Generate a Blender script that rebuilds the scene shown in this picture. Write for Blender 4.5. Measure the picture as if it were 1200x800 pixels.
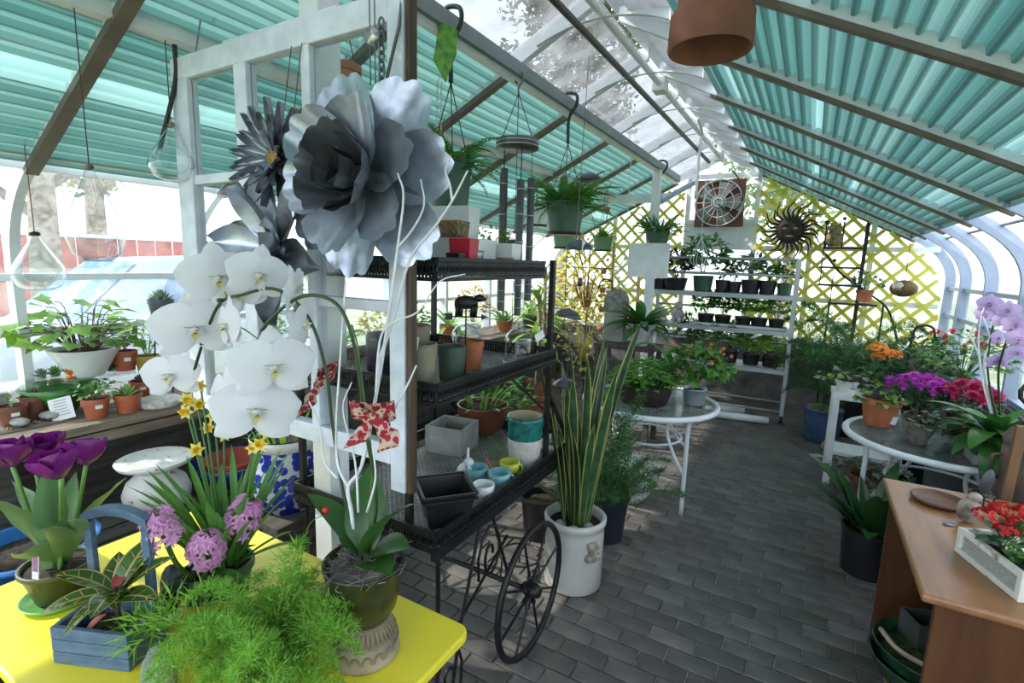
import bpy, math, random
from math import sin, cos, pi, radians, sqrt
from mathutils import Vector, Matrix, Euler
V = Vector
for _o in list(bpy.data.objects): bpy.data.objects.remove(_o)
scene = bpy.context.scene
col = scene.collection
random.seed(7)
rnd = random.uniform

# ---------------------------------------------------------------- camera
FPX, YAW, PITCH, ROLL, CAMH = 598.5, .5232, .15554, .02928, 1.65
_fw = V((-sin(YAW)*cos(PITCH), cos(YAW)*cos(PITCH), -sin(PITCH)))
_rt = V((cos(YAW), sin(YAW), 0)); _up = _rt.cross(_fw)
_r2 = _rt*cos(ROLL)+_up*sin(ROLL); _u2 = _up*cos(ROLL)-_rt*sin(ROLL)
CAM = V((0, 0, CAMH))
_cd = bpy.data.cameras.new('camera'); _co = bpy.data.objects.new('camera', _cd); col.objects.link(_co)
_cd.sensor_width = 36; _cd.lens = FPX/1200*36; _cd.clip_start = .02; _cd.clip_end = 200
_m = Matrix((_r2, _u2, -_fw)).transposed().to_4x4(); _m.translation = CAM
_co.matrix_world = _m
scene.camera = _co
# ---------------------------------------------------------------- sky, sun, exposure
w = bpy.data.worlds.new('world'); scene.world = w; w.use_nodes = True
_b = w.node_tree.nodes['Background']; _b.inputs[0].default_value = (.8, .895, 1, 1); _b.inputs[1].default_value = 2.6
_sd = bpy.data.lights.new('sun', 'SUN'); _sd.energy = 5.0; _sd.angle = radians(1.2); _sd.color = (1, .95, .86)
_so = bpy.data.objects.new('sun', _sd); col.objects.link(_so)
SUN = V((-.78, -.3, .65)).normalized()
_so.rotation_euler = SUN.to_track_quat('Z', 'Y').to_euler(); _so.location = (-8, -4, 12)
vs = scene.view_settings
vs.view_transform = 'Standard'; vs.look = 'None'; vs.gamma = 1; vs.use_curve_mapping = False; vs.exposure = .5
try:
    scene.cycles.transparent_max_bounces = 24; scene.cycles.max_bounces = 10; scene.cycles.caustics_refractive = False; scene.cycles.caustics_reflective = False
except Exception: pass

# ---------------------------------------------------------------- pixel -> place helpers (1200 x 800 frame)
def ray(x, y): return _fw*FPX + _r2*(x-600) - _u2*(y-400)
def Zp(x, y, z=0): d = ray(x, y); return CAM + d*((z-CAMH)/d.z)
def Yp(x, y, Y): d = ray(x, y); return CAM + d*(Y/d.y)
def Xp(x, y, X): d = ray(x, y); return CAM + d*(X/d.x)
def ps(P): return (V(P)-CAM).dot(_fw)/FPX          # metres per pixel at a place
def pj(P):
    d = V(P)-CAM; k = d.dot(_fw); return 600+FPX*d.dot(_r2)/k, 400-FPX*d.dot(_u2)/k, k

# ---------------------------------------------------------------- materials
MATS = {}
def mat(name, c, rough=.6, metal=0, var=.12, scale=8, c2=None, bump=0, bscale=60, spec=.5, trans=0, alpha=1, emit=0, objvar=0, stretch=None, coat=0):
    """principled material whose colour wanders between c and c2 with a noise texture"""
    if name in MATS: return MATS[name]
    m = bpy.data.materials.new(name); m.use_nodes = True; nt = m.node_tree; N = nt.nodes; L = nt.links
    b = N['Principled BSDF']; out = N['Material Output']
    b.inputs['Roughness'].default_value = rough; b.inputs['Metallic'].default_value = metal
    b.inputs['Specular IOR Level'].default_value = spec
    if coat: b.inputs['Coat Weight'].default_value = coat
    if c2 is None: c2 = tuple(max(0, v*(1-2*var)) for v in c); c = tuple(min(1, v*(1+var)) for v in c)
    tc = N.new('ShaderNodeTexCoord'); src = tc.outputs['Object']
    if stretch:
        mp = N.new('ShaderNodeMapping'); mp.inputs['Scale'].default_value = stretch; L.new(src, mp.inputs[0]); src = mp.outputs[0]
    no = N.new('ShaderNodeTexNoise'); no.inputs['Scale'].default_value = scale; no.inputs['Detail'].default_value = 4
    L.new(src, no.inputs['Vector'])
    rp = N.new('ShaderNodeValToRGB'); rp.color_ramp.elements[0].position = .33; rp.color_ramp.elements[1].position = .68
    rp.color_ramp.elements[0].color = (*c2, 1); rp.color_ramp.elements[1].color = (*c, 1)
    L.new(no.outputs[0], rp.inputs[0]); colour = rp.outputs[0]
    if objvar:
        oi = N.new('ShaderNodeObjectInfo'); hs = N.new('ShaderNodeHueSaturation'); mr = N.new('ShaderNodeMapRange')
        mr.inputs[3].default_value = 1-objvar; mr.inputs[4].default_value = 1+objvar
        L.new(oi.outputs['Random'], mr.inputs[0]); L.new(mr.outputs[0], hs.inputs['Value']); L.new(colour, hs.inputs['Color']); colour = hs.outputs[0]
    L.new(colour, b.inputs['Base Color'])
    if bump:
        n2 = N.new('ShaderNodeTexNoise'); n2.inputs['Scale'].default_value = bscale; n2.inputs['Detail'].default_value = 5
        L.new(src, n2.inputs['Vector'])
        bp = N.new('ShaderNodeBump'); bp.inputs['Strength'].default_value = bump; bp.inputs['Distance'].default_value = .01
        L.new(n2.outputs[0], bp.inputs['Height']); L.new(bp.outputs[0], b.inputs['Normal'])
    if emit:
        b.inputs['Emission Strength'].default_value = emit; L.new(colour, b.inputs['Emission Color'])
    if trans:      # thin translucent sheet or leaf: some light passes to the other side
        t = N.new('ShaderNodeBsdfTranslucent'); mx = N.new('ShaderNodeMixShader'); mx.inputs[0].default_value = trans
        L.new(colour, t.inputs[0]); L.new(b.outputs[0], mx.inputs[1]); L.new(t.outputs[0], mx.inputs[2]); L.new(mx.outputs[0], out.inputs[0])
    MATS[name] = m; return m

def glass(name, tint=(.95, .97, .97), gloss=.12, haze=0.0, hazecol=(.9, .92, .9), rough=.03, dirt=0):
    """thin glazing: clear view plus a fresnel reflection, and a dusty film where haze > 0"""
    if name in MATS: return MATS[name]
    m = bpy.data.materials.new(name); m.use_nodes = True; nt = m.node_tree; N = nt.nodes; L = nt.links
    N.remove(N['Principled BSDF']); out = N['Material Output']
    tr = N.new('ShaderNodeBsdfTransparent'); tr.inputs[0].default_value = (*tint, 1)
    gl = N.new('ShaderNodeBsdfGlossy'); gl.inputs['Roughness'].default_value = rough
    lw = N.new('ShaderNodeLayerWeight'); lw.inputs[0].default_value = .5
    pw = N.new('ShaderNodeMath'); pw.operation = 'POWER'; pw.inputs[1].default_value = 3.5 if gloss < 1 else 1.8; L.new(lw.outputs['Facing'], pw.inputs[0])
    mu = N.new('ShaderNodeMath'); mu.operation = 'MULTIPLY_ADD'; mu.inputs[1].default_value = .55 if gloss < 1 else .9; mu.inputs[2].default_value = .02+gloss*.03
    L.new(pw.outputs[0], mu.inputs[0])
    mx = N.new('ShaderNodeMixShader'); L.new(mu.outputs[0], mx.inputs[0]); L.new(tr.outputs[0], mx.inputs[1]); L.new(gl.outputs[0], mx.inputs[2])
    last = mx.outputs[0]
    if haze:
        tl = N.new('ShaderNodeBsdfTranslucent'); tl.inputs[0].default_value = (*hazecol, 1)
        df = N.new('ShaderNodeBsdfDiffuse'); df.inputs[0].default_value = (*hazecol, 1)
        m0 = N.new('ShaderNodeMixShader'); m0.inputs[0].default_value = .35; L.new(tl.outputs[0], m0.inputs[1]); L.new(df.outputs[0], m0.inputs[2])
        m2 = N.new('ShaderNodeMixShader'); L.new(last, m2.inputs[1]); L.new(m0.outputs[0], m2.inputs[2])
        if dirt:
            tc = N.new('ShaderNodeTexCoord'); no = N.new('ShaderNodeTexNoise'); no.inputs['Scale'].default_value = 6; no.inputs['Detail'].default_value = 6
            L.new(tc.outputs['Object'], no.inputs['Vector'])
            mr = N.new('ShaderNodeMapRange'); mr.inputs[1].default_value = .3; mr.inputs[2].default_value = .7; mr.inputs[3].default_value = haze*(1-dirt); mr.inputs[4].default_value = min(1, haze*(1+dirt))
            L.new(no.outputs[0], mr.inputs[0]); L.new(mr.outputs[0], m2.inputs[0])
        else: m2.inputs[0].default_value = haze
        last = m2.outputs[0]
    L.new(last, out.inputs[0]); MATS[name] = m; return m

# ---------------------------------------------------------------- mesh builder
Zax = V((0, 0, 1))
class MB:
    def __init__(s): s.v = []; s.f = []; s.m = []
    def add(s, vs_, fs, M=None, mi=0):
        o = len(s.v)
        s.v += [tuple(M @ V(p)) for p in vs_] if M else [tuple(p) for p in vs_]
        s.f += [tuple(i+o for i in f) for f in fs]; s.m += [mi]*len(fs); return s
    def box(s, c, d, M=None, mi=0):
        x, y, z = c; a, b, e = d[0]/2, d[1]/2, d[2]/2
        vs_ = [(x+i*a, y+j*b, z+k*e) for k in (-1, 1) for j in (-1, 1) for i in (-1, 1)]
        return s.add(vs_, [(0, 2, 3, 1), (4, 5, 7, 6), (0, 1, 5, 4), (2, 6, 7, 3), (0, 4, 6, 2), (1, 3, 7, 5)], M, mi)
    def bar(s, p, q, w_, h=None, up=Zax, mi=0):
        p, q = V(p), V(q); d = q-p; L = d.length; d.normalize(); h = w_ if h is None else h
        if abs(d.dot(up)) > .99: up = V((0, 1, 0))
        sx = d.cross(up).normalized(); sz = sx.cross(d)
        M = Matrix((d, sx, sz)).transposed().to_4x4(); M.translation = (p+q)/2
        return s.box((0, 0, 0), (L, w_, h), M, mi)
    def tube(s, pts, r, n=6, closed=False, cap=True, mi=0):
        pts = [V(p) for p in pts]; k = len(pts); o = len(s.v); u = None
        for i, p in enumerate(pts):
            a = pts[(i-1) % k] if closed or i > 0 else p; b = pts[(i+1) % k] if closed or i < k-1 else p
            d = b-a
            if d.length < 1e-9: d = V((0, 0, 1))
            d.normalize()
            if u is None: u = d.orthogonal().normalized()
            else:
                u = u-d*u.dot(d)
                u = u.normalized() if u.length > 1e-6 else d.orthogonal().normalized()
            t = d.cross(u); rr = r[i] if isinstance(r, (list, tuple)) else r
            for j in range(n): an = 2*pi*j/n; s.v.append(tuple(p+(u*cos(an)+t*sin(an))*rr))
        for i in range(k if closed else k-1):
            i2 = (i+1) % k
            for j in range(n): s.f.append((o+i*n+j, o+i*n+(j+1) % n, o+i2*n+(j+1) % n, o+i2*n+j)); s.m.append(mi)
        if cap and not closed:
            s.f.append(tuple(o+j for j in range(n))[::-1]); s.f.append(tuple(o+(k-1)*n+j for j in range(n))); s.m += [mi, mi]
        return s
    def lathe(s, prof, n=20, M=None, mi=0, wob=None):
        vs_ = []; fs = []
        for i, (r, z) in enumerate(prof):
            for j in range(n):
                a = 2*pi*j/n; rr = r*(1+(wob(a, i) if wob else 0)); vs_.append((rr*cos(a), rr*sin(a), z))
        for i in range(len(prof)-1):
            for j in range(n): fs.append((i*n+j, i*n+(j+1) % n, (i+1)*n+(j+1) % n, (i+1)*n+j))
        if prof[0][0] > .0015 and prof[0][1] <= prof[1][1] and prof[0] != prof[-1]: fs.append(tuple(range(n))[::-1])
        return s.add(vs_, fs, M, mi)
    def grid(s, rows, M=None, mi=0, mcol=None):
        n = len(rows[0]); vs_ = [p for r_ in rows for p in r_]; o = len(s.v)
        s.v += [tuple(M @ V(p)) for p in vs_] if M else [tuple(p) for p in vs_]
        for i in range(len(rows)-1):
            for j in range(n-1):
                s.f.append((o+i*n+j, o+i*n+j+1, o+(i+1)*n+j+1, o+(i+1)*n+j)); s.m.append(mcol[j] if mcol else mi)
        return s
    def ball(s, c, r, n=8, k=6, mi=0, M=None):
        r = r if isinstance(r, (tuple, list)) else (r, r, r); vs_ = []; fs = []
        for i in range(k+1):
            t = pi*i/k
            for j in range(n): a = 2*pi*j/n; vs_.append((c[0]+r[0]*sin(t)*cos(a), c[1]+r[1]*sin(t)*sin(a), c[2]-r[2]*cos(t)))
        for i in range(k):
            for j in range(n): fs.append((i*n+j, i*n+(j+1) % n, (i+1)*n+(j+1) % n, (i+1)*n+j))
        return s.add(vs_, fs, M, mi)
    def prism(s, poly, z0, z1, M=None, mi=0):
        n = len(poly); vs_ = [(x, y, z0) for x, y in poly]+[(x, y, z1) for x, y in poly]
        fs = [tuple(range(n))[::-1], tuple(range(n, 2*n))]+[(i, (i+1) % n, n+(i+1) % n, n+i) for i in range(n)]
        return s.add(vs_, fs, M, mi)
    def leaf(s, p, d, L, W, nrm=None, droop=.2, mi=0, n=2):
        """one small pointed leaf, folded a little along its middle rib"""
        d = V(d).normalized(); nrm = V(nrm) if nrm else Zax
        sd = d.cross(nrm)
        if sd.length < 1e-4: sd = d.orthogonal()
        sd.normalize(); nn = sd.cross(d); p = V(p); o = len(s.v)
        mid = p+d*L*.45+nn*L*.04; tip = p+d*L-nn*L*droop
        s.v += [tuple(p), tuple(mid+sd*W/2+nn*W*.12), tuple(tip), tuple(mid-sd*W/2+nn*W*.12), tuple(mid)]
        s.f += [(o, o+1, o+4), (o+1, o+2, o+4), (o, o+4, o+3), (o+4, o+2, o+3)]; s.m += [mi]*4
        return s
    def mesh(s, name, mats, smooth=False):
        me = bpy.data.meshes.new(name); me.from_pydata(s.v, [], s.f)
        for x in (mats if isinstance(mats, (list, tuple)) else [mats]): me.materials.append(x)
        if any(s.m): me.polygons.foreach_set('material_index', s.m)
        if smooth: me.polygons.foreach_set('use_smooth', [True]*len(s.f))
        me.update(); return me

def link(o, parent=None):
    col.objects.link(o)
    if parent: o.parent = parent
    return o
def obj(name, data, parent=None, loc=None, rot=None, scale=None, label=None):
    o = link(bpy.data.objects.new(name, data), parent)
    if loc is not None: o.location = loc
    if rot is not None: o.rotation_euler = rot
    if scale is not None: o.scale = scale if isinstance(scale, (tuple, list, Vector)) else (scale,)*3
    if label: o['label'] = label
    return o
def P(parent, name, mb, mats, smooth=False, label=None, bevel=0, **k):
    o = obj(name, mb.mesh(name, mats, smooth), parent, label=label, **k)
    if bevel:
        b = o.modifiers.new('bevel', 'BEVEL'); b.width = bevel; b.segments = 2; b.limit_method = 'ANGLE'
    return o
def T(name, label, cat, loc=(0, 0, 0), rz=0, group=None):
    o = link(bpy.data.objects.new(name, None)); o.location = loc; o.rotation_euler = (0, 0, rz); o.empty_display_size = .05
    o['label'] = label; o['category'] = cat
    if group: o['group'] = group
    return o
def tag(o, label, cat, group=None):
    o['label'] = label; o['category'] = cat
    if group: o['group'] = group
    return o
def struct(o): o['kind'] = 'structure'; return o
def stuff(o): o['kind'] = 'stuff'; return o
def spline(pts, n=6):
    """catmull-rom through the points"""
    pts = [V(p) for p in pts]; q = [pts[0]*2-pts[1]]+pts+[pts[-1]*2-pts[-2]]; out = []
    for i in range(1, len(q)-2):
        for k in range(n):
            t = k/n; a, b, c, d = q[i-1], q[i], q[i+1], q[i+2]
            out.append(.5*((2*b)+(c-a)*t+(2*a-5*b+4*c-d)*t*t+(3*b-a-3*c+d)*t**3))
    return out+[pts[-1]]
def circ(c, r, n=24, ax='z', a0=0, a1=2*pi):
    out = []
    for i in range(n):
        a = a0+(a1-a0)*i/(n if abs(a1-a0-2*pi) < 1e-6 else n-1)
        x, y = r*cos(a), r*sin(a)
        out.append(V(c)+V((x, y, 0) if ax == 'z' else (x, 0, y) if ax == 'y' else (0, x, y)))
    return out
def text_mesh(body, size, name='lettering'):
    cu = bpy.data.curves.new(name, 'FONT'); cu.body = body; cu.size = size; cu.align_x = 'CENTER'; cu.align_y = 'CENTER'; cu.resolution_u = 2
    o = bpy.data.objects.new(name, cu); col.objects.link(o)
    dg = bpy.context.evaluated_depsgraph_get(); me = bpy.data.meshes.new_from_object(o.evaluated_get(dg))
    bpy.data.objects.remove(o); bpy.data.curves.remove(cu); return me

# common materials
white_paint = mat('white_paint', (.78, .8, .82), .45, var=.05)
white_metal = mat('white_metal', (.72, .75, .8), .35, var=.04)
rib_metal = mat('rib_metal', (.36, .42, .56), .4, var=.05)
grey_metal = mat('grey_metal', (.2, .235, .25), .45, var=.08)
bronze = mat('bronze_strip', (.16, .125, .1), .5, var=.12)
black_iron = mat('black_iron', (.016, .016, .018), .45, metal=.3, var=.3)
plastic_black = mat('black_plastic', (.015, .015, .018), .35, var=.2)
terracotta = mat('terracotta', (.42, .135, .06), .8, var=.14, scale=12)
terra_dark = mat('terracotta_brown', (.2, .075, .045), .75, var=.15, scale=12)
terra_plastic = mat('terracotta_plastic', (.42, .11, .05), .45, var=.08)
green_plastic = mat('green_plastic', (.035, .1, .06), .4, var=.1)
pale_green_plastic = mat('sage_plastic', (.13, .26, .12), .4, var=.1)
soil = mat('soil', (.035, .022, .014), .95, var=.4, scale=60, bump=.8, bscale=80)
white_ceramic = mat('white_ceramic', (.75, .75, .76), .25, var=.04)
clear_glass = glass('clear_glass')
def wood(name, c, c2, scale=3, st=(1, 12, 12), rough=.55, bump=.15): return mat(name, c, rough, scale=scale, c2=c2, stretch=st, bump=bump, bscale=30)

# ================================================================ SETTING
RX, HW, EZ, ED, SL = -1.08, 2.4, 2.1, 1.98, .5      # ridge x, half width, teal edge height, teal edge half width, slope
XL, XR, YB, YF = RX-HW, RX+HW, 7.06, -1.64
def zr(d): return EZ+SL*(ED-abs(d))
RZ = zr(0)
YL = [.97+.87*k for k in range(-3, 8)]
YR = [-1.4, -.52, .36, 1.24, 2.1, 2.98, 3.87, 4.75, 5.6, 6.42, 7.06]
# --- floor: mortar bed and single paving bricks
mortar = mat('mortar_sand', (.34, .32, .29), .95, var=.25, scale=25, bump=.4)
brickm = mat('paver', (.155, .138, .128), .62, scale=5, c2=(.08, .073, .07), bump=.35, bscale=120, objvar=.3)
floor = struct(P(None, 'floor', MB().box(((XL+XR)/2, (YF+YB)/2, -.06), (XR-XL+.2, YB-YF+.2, .1)), mortar))
PX, PY, GAP = .203, .0985, .0065
def brick_into(mb, cx, cy, dz=0, w_=PX-GAP, d=PY-GAP):
    a, b = w_/2, d/2; c = .003
    vs_ = [(cx-a, cy-b, -.02), (cx+a, cy-b, -.02), (cx+a, cy+b, -.02), (cx-a, cy+b, -.02)]
    vs_ += [(cx-a, cy-b, -.004+dz), (cx+a, cy-b, -.004+dz), (cx+a, cy+b, -.004+dz), (cx-a, cy+b, -.004+dz)]
    vs_ += [(cx-a+c, cy-b+c, dz), (cx+a-c, cy-b+c, dz), (cx+a-c, cy+b-c, dz), (cx-a+c, cy+b-c, dz)]
    fs = [(8, 9, 10, 11)]
    for k in (0, 4): fs += [(k+i, k+(i+1) % 4, k+4+(i+1) % 4, k+4+i) for i in range(4)]
    mb.add(vs_, fs)
def chan(p):
    x, y = p; u, v, k = pj((x, y, 0))
    return u, v, k
cells = []
for r_ in range(int((YB-YF)/PY)):
    y = YF+.06+r_*PY
    for c_ in range(int((XR-XL)/PX)+1):
        x = XL+.06+c_*PX+(PX/2 if r_ % 2 else 0)
        if XL+.08 < x < XR-.08: cells.append((x, y))
def bkey(p):
    u, v, k = pj((p[0], p[1], 0))
    if k < .3 or not (-10 < u < 1215 and -10 < v < 812): return 99
    if u < 490: return 50+k              # behind the yellow table and the cart
    if v > 735 and u > 1010 or u > 1060: return 40+k   # behind the cabinet
    return k
cells.sort(key=bkey)
bvar = []
for i in range(4):
    mb = MB(); brick_into(mb, 0, 0); bvar.append(mb.mesh('brick', brickm))
for i, (x, y) in enumerate(cells[:300]):
    obj('brick', bvar[i % 4], floor, (x, y, rnd(-.0015, .0015)), (rnd(-.006, .006), rnd(-.004, .004), rnd(-.008, .008)))
mb = MB()
for (x, y) in cells[300:]: brick_into(mb, x, y, rnd(-.0015, .0015))
stuff(P(floor, 'brick_paving', mb, brickm))

# --- ground outside
lawn = mat('lawn', (.3, .34, .2), .9, var=.25, scale=3, bump=.3)
struct(P(None, 'ground', MB().box((0, 6, -.2), (90, 70, .1)), lawn))

# --- ceiling: ridge, rafters, strips, panes and corrugated teal sheets
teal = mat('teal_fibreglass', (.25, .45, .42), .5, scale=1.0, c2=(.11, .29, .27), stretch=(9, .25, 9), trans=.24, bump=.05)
teal_shade = mat('teal_fibreglass_shaded', (.15, .3, .275), .7, scale=1.0, c2=(.075, .19, .175), stretch=(9, .25, 9), trans=.16)  # valley flats: shade of the corrugation banding put into a darker teal
teal_edge = mat('teal_fibreglass_rib', (.2, .39, .36), .6, scale=1.0, c2=(.1, .26, .24), stretch=(9, .25, 9), trans=.2)  # corrugation slopes: half tone of the same painted shade banding
teal_new = mat('teal_fibreglass_unfaded', (.36, .6, .58), .5, scale=1.0, stretch=(9, .25, 9), trans=.3)
ceiling = struct(P(None, 'ceiling', MB().box((RX, (YF+YB)/2, RZ+.02), (.09, YB-YF, .08)), white_metal))
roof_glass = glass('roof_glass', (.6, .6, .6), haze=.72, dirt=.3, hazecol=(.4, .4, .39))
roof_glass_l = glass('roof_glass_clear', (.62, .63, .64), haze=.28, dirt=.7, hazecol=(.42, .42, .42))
wall_glass = glass('wall_glass', haze=.1, dirt=.6)
def arc_profile(off=0, n=10):
    """half profile from ridge to knee wall, distance d from the ridge plane and height z, pushed inwards by off"""
    pts = [(0, RZ), (ED, EZ)]
    # rounded eave
    P0, P1, P2 = V((ED, EZ)), V((HW+.0, EZ-.2)), V((HW, 1.55))
    for i in range(1, n+1):
        t = i/n; q = P0*(1-t)**2+P1*2*t*(1-t)+P2*t*t; pts.append((q.x, q.y))
    pts.append((HW, .76))
    if off:
        out = []
        for i, p in enumerate(pts):
            a = V(pts[max(0, i-1)]); b = V(pts[min(len(pts)-1, i+1)]); t = (b-a).normalized(); nrm = V((t.y, -t.x))
            if i == 0: out.append((0, RZ-off*1.12)); continue
            q = V(p)+nrm*off*(-1 if nrm.dot(V((-1, -1))) < 0 else 1); out.append((q.x, q.y))
        return out
    return pts
prof_o, prof_i = arc_profile(), arc_profile(.085)
def rib_mesh(side, i0, i1, th=.04):
    mb = MB(); n = i1-i0+1; vs_ = []
    for y in (-th/2, th/2):
        for pr in (prof_o, prof_i):
            vs_ += [(RX+side*pr[i][0], y, pr[i][1]) for i in range(i0, i1+1)]
    fs = []
    for i in range(n-1):
        a, b, c, d = i, n+i, 2*n+i, 3*n+i
        fs += [(a, a+1, b+1, b), (c, d, d+1, c+1), (a, c, c+1, a+1), (b, b+1, d+1, d)]
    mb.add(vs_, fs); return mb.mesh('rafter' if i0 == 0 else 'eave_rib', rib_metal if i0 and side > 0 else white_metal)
np_ = len(prof_o)
raft = {s: rib_mesh(s, 0, 1, .045) for s in (-1, 1)}; ribm = {s: rib_mesh(s, 1, np_-1) for s in (-1, 1)}
CT = {-1: .57, 1: .38}           # clear glazing reaches this far from the ridge
stripm = {}
for s in (-1, 1):
    mb = MB(); a, b = CT[s]-.02, ED+.03
    for o_, wd in ((-.035, .05 if s < 0 else .036),):
        mb.bar((RX+s*a, 0, zr(a)-.1), (RX+s*b, 0, zr(b)-.1), wd, .03)
    mb.bar((RX+s*a, 0, zr(a)-.085), (RX+s*b, 0, zr(b)-.085), .02, .02)
    stripm[s] = mb.mesh('rafter_strip', bronze)
def sheet_mesh(side, ly):
    pale = {random.randrange(2, 24) for _ in range(2)}
    mb = MB(); a, b = CT[side]+.02, ED; Ls = (b-a)*sqrt(1+SL*SL); ncor = int(Ls/.064); nx = ncor*6
    rows = []
    for y in (.008, ly-.008):
        row = []
        for i in range(nx+1):
            t = i/nx; d = a+(b-a)*t; h = (0, 0, .018, .022, .022, .018)[i % 6]
            row.append((RX+side*(d+h*.4), y, zr(d)-.078+h))
        rows.append(row)
    return mb.grid(rows, mcol=[3 if (i//6) in pale else (1, 2, 0, 0, 0, 2)[i % 6] for i in range(nx)]).mesh('corrugated_sheet', [teal, teal_shade, teal_edge, teal_new])
def pane_mesh(side, ly, d0, d1):
    mb = MB(); z0, z1 = zr(d0)-.02, zr(d1)-.02; y0, y1 = .024, ly-.024
    x0, x1 = RX+side*d0, RX+side*d1
    vs_ = [(x0, y0, z0), (x1, y0, z1), (x1, y1, z1), (x0, y1, z0)]
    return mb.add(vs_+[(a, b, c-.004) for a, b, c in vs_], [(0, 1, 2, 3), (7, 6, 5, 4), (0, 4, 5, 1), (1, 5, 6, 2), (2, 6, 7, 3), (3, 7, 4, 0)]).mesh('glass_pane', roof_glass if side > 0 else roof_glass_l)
sheets, panes, epanes = {}, {}, {}
def eave_pane(side, ly):
    mb = MB(); rows = []
    for y in (.02, ly-.02): rows.append([(RX+side*(prof_o[i][0]-.006), y, prof_o[i][1]-.006) for i in range(1, np_-1)])
    return mb.grid(rows).mesh('curved_glass_pane', wall_glass)
wall_left = struct(P(None, 'wall_left', MB().box((XL+.03, (YF+YB)/2, .37), (.1, YB-YF, .78)), mat('knee_wall', (.17, .165, .155), .85, var=.25, scale=6)))
wall_right = struct(P(None, 'wall_right', MB().box((XR-.03, (YF+YB)/2, .37), (.1, YB-YF, .78)), MATS['knee_wall']))
for s, ys, wl in ((-1, YL, wall_left), (1, YR, wall_right)):
    for k, y in enumerate(ys):
        obj('rafter', raft[s], ceiling, (0, y, 0)); obj('rafter_strip', stripm[s], ceiling, (0, y, 0)); obj('eave_rib', ribm[s], wl, (0, y, 0))
        if k == len(ys)-1: continue
        ly = round(ys[k+1]-y, 3); key = (s, ly)
        if key not in sheets:
            sheets[key] = sheet_mesh(s, ly); panes[key] = pane_mesh(s, ly, .05, CT[s]-.0); epanes[key] = eave_pane(s, ly)
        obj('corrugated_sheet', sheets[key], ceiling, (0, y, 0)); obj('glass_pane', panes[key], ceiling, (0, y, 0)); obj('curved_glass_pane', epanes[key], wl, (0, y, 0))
        pm = (s, ly, 'p')
        if pm not in panes: panes[pm] = MB().box((XL+.015 if s < 0 else XR-.015, ly/2, 1.16), (.005, ly-.045, .77)).mesh('window_pane', wall_glass)
        obj('window_pane', panes[pm], wl, (0, y, 0))
        # mullions between the ribs
        km = (s, ly, 'm')
        if km not in panes:
            mb = MB(); X = XL+.03 if s < 0 else XR-.03
            for z in (1.5, 1.22, .79): mb.box((X, ly/2, z), (.05, ly-.04, .035))
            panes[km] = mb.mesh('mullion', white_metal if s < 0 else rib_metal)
        obj('mullion', panes[km], wl, (0, y, 0))
# collar plates close under the ridge
mb = MB()
poly = []
for i in range(9): t = -1+2*i/8; poly.append((t*.36, zr(.36)-.03+.02*(1-t*t)))
for i in range(9): t = 1-2*i/8; poly.append((t*.36, zr(.36)-.085+.075*(1-t*t)))
M = Matrix(((1, 0, 0, RX), (0, 0, 1, 0), (0, 1, 0, 0), (0, 0, 0, 1)))
cm = mb.prism(poly, -.012, .012, M).mesh('collar_plate', white_metal)
for y in YL[1:]: obj('collar_plate', cm, ceiling, (0, y-.03, 0))
# lengthways members: ridge conduit, vent rod, white purlins, eave pipe
def along(name, x, z, r, m, y0=YF, y1=YB-.05, box=None):
    mb = MB()
    if box: mb.box((x, (y0+y1)/2, z), (box[0], y1-y0, box[1]))
    else: mb.tube([(x, y0, z), (x, y1, z)], r, 10)
    return P(ceiling, name, mb, m, smooth=not box)
along('ridge_conduit', -1.08, 2.93, .02, white_metal, y1=6.95)
along('vent_rod', -1.08, 2.765, .017, mat('dark_rod', (.06, .055, .045), .5), y1=6.0)
along('purlin', -2.21, 2.47, 0, white_paint, box=(.085, .06))
along('hanging_beam', -1.53, 2.70, 0, grey_metal, y1=6.6, box=(.055, .07))
along('beam_channel', -1.555, 2.655, 0, white_metal, y1=6.6, box=(.05, .02))
along('eave_pipe', .88, 2.07, .024, grey_metal)
along('eave_pipe', -3.04, 2.06, .02, white_metal)
P(ceiling, 'eave_plate', MB().box((-3.13, (YF+YB)/2, 2.035), (.05, YB-YF, .07)), white_paint)
for y in (3.9, 6.6): P(ceiling, 'junction_box', MB().box((-1.08, y, 2.925), (.09, .12, .09)), white_paint, bevel=.004)
along('eave_clip_rail', 1.08, 1.99, .012, grey_metal)
P(ceiling, 'conduit', MB().tube(spline([(-1.0, 4.9, 2.93), (-1.03, 5.25, 2.9), (-1.05, 5.3, 2.8), (-1.05, 5.3, 2.3)]), .014, 8), white_paint, True)
# --- posts, tie beam, frame of the gable
def post(x, y, z1, w_=.09, name='post'): return P(ceiling, name, MB().box((x, y, z1/2), (w_, w_, z1)), white_paint, bevel=.004)
post(-1.55, 1.30, 2.66, .095); post(-1.55, 5.72, 2.68, .085)
P(ceiling, 'tie_beam', MB().box((-2.0, 6.1, 2.42), (.95, .05, .1)), white_paint)
P(ceiling, 'strut', MB().bar((-1.56, 5.72, 2.3), (-1.3, 6.4, 2.62), .05, .05), rib_metal)
wall_back = struct(P(None, 'wall_back', MB().box(((XL+XR)/2, YB+.03, .37), (XR-XL, .08, .78)), MATS['knee_wall']))
gl = MB().grid([[(RX+s_*prof_o[i][0], YB+.03, prof_o[i][1]) for s_, i in [(-1, k) for k in range(np_-1, -1, -1)]+[(1, k) for k in range(np_)]], [(RX+s_*prof_o[i][0], YB+.03, .76) for s_, i in [(-1, k) for k in range(np_-1, -1, -1)]+[(1, k) for k in range(np_)]]])
P(wall_back, 'gable_glass', gl, wall_glass)
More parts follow.
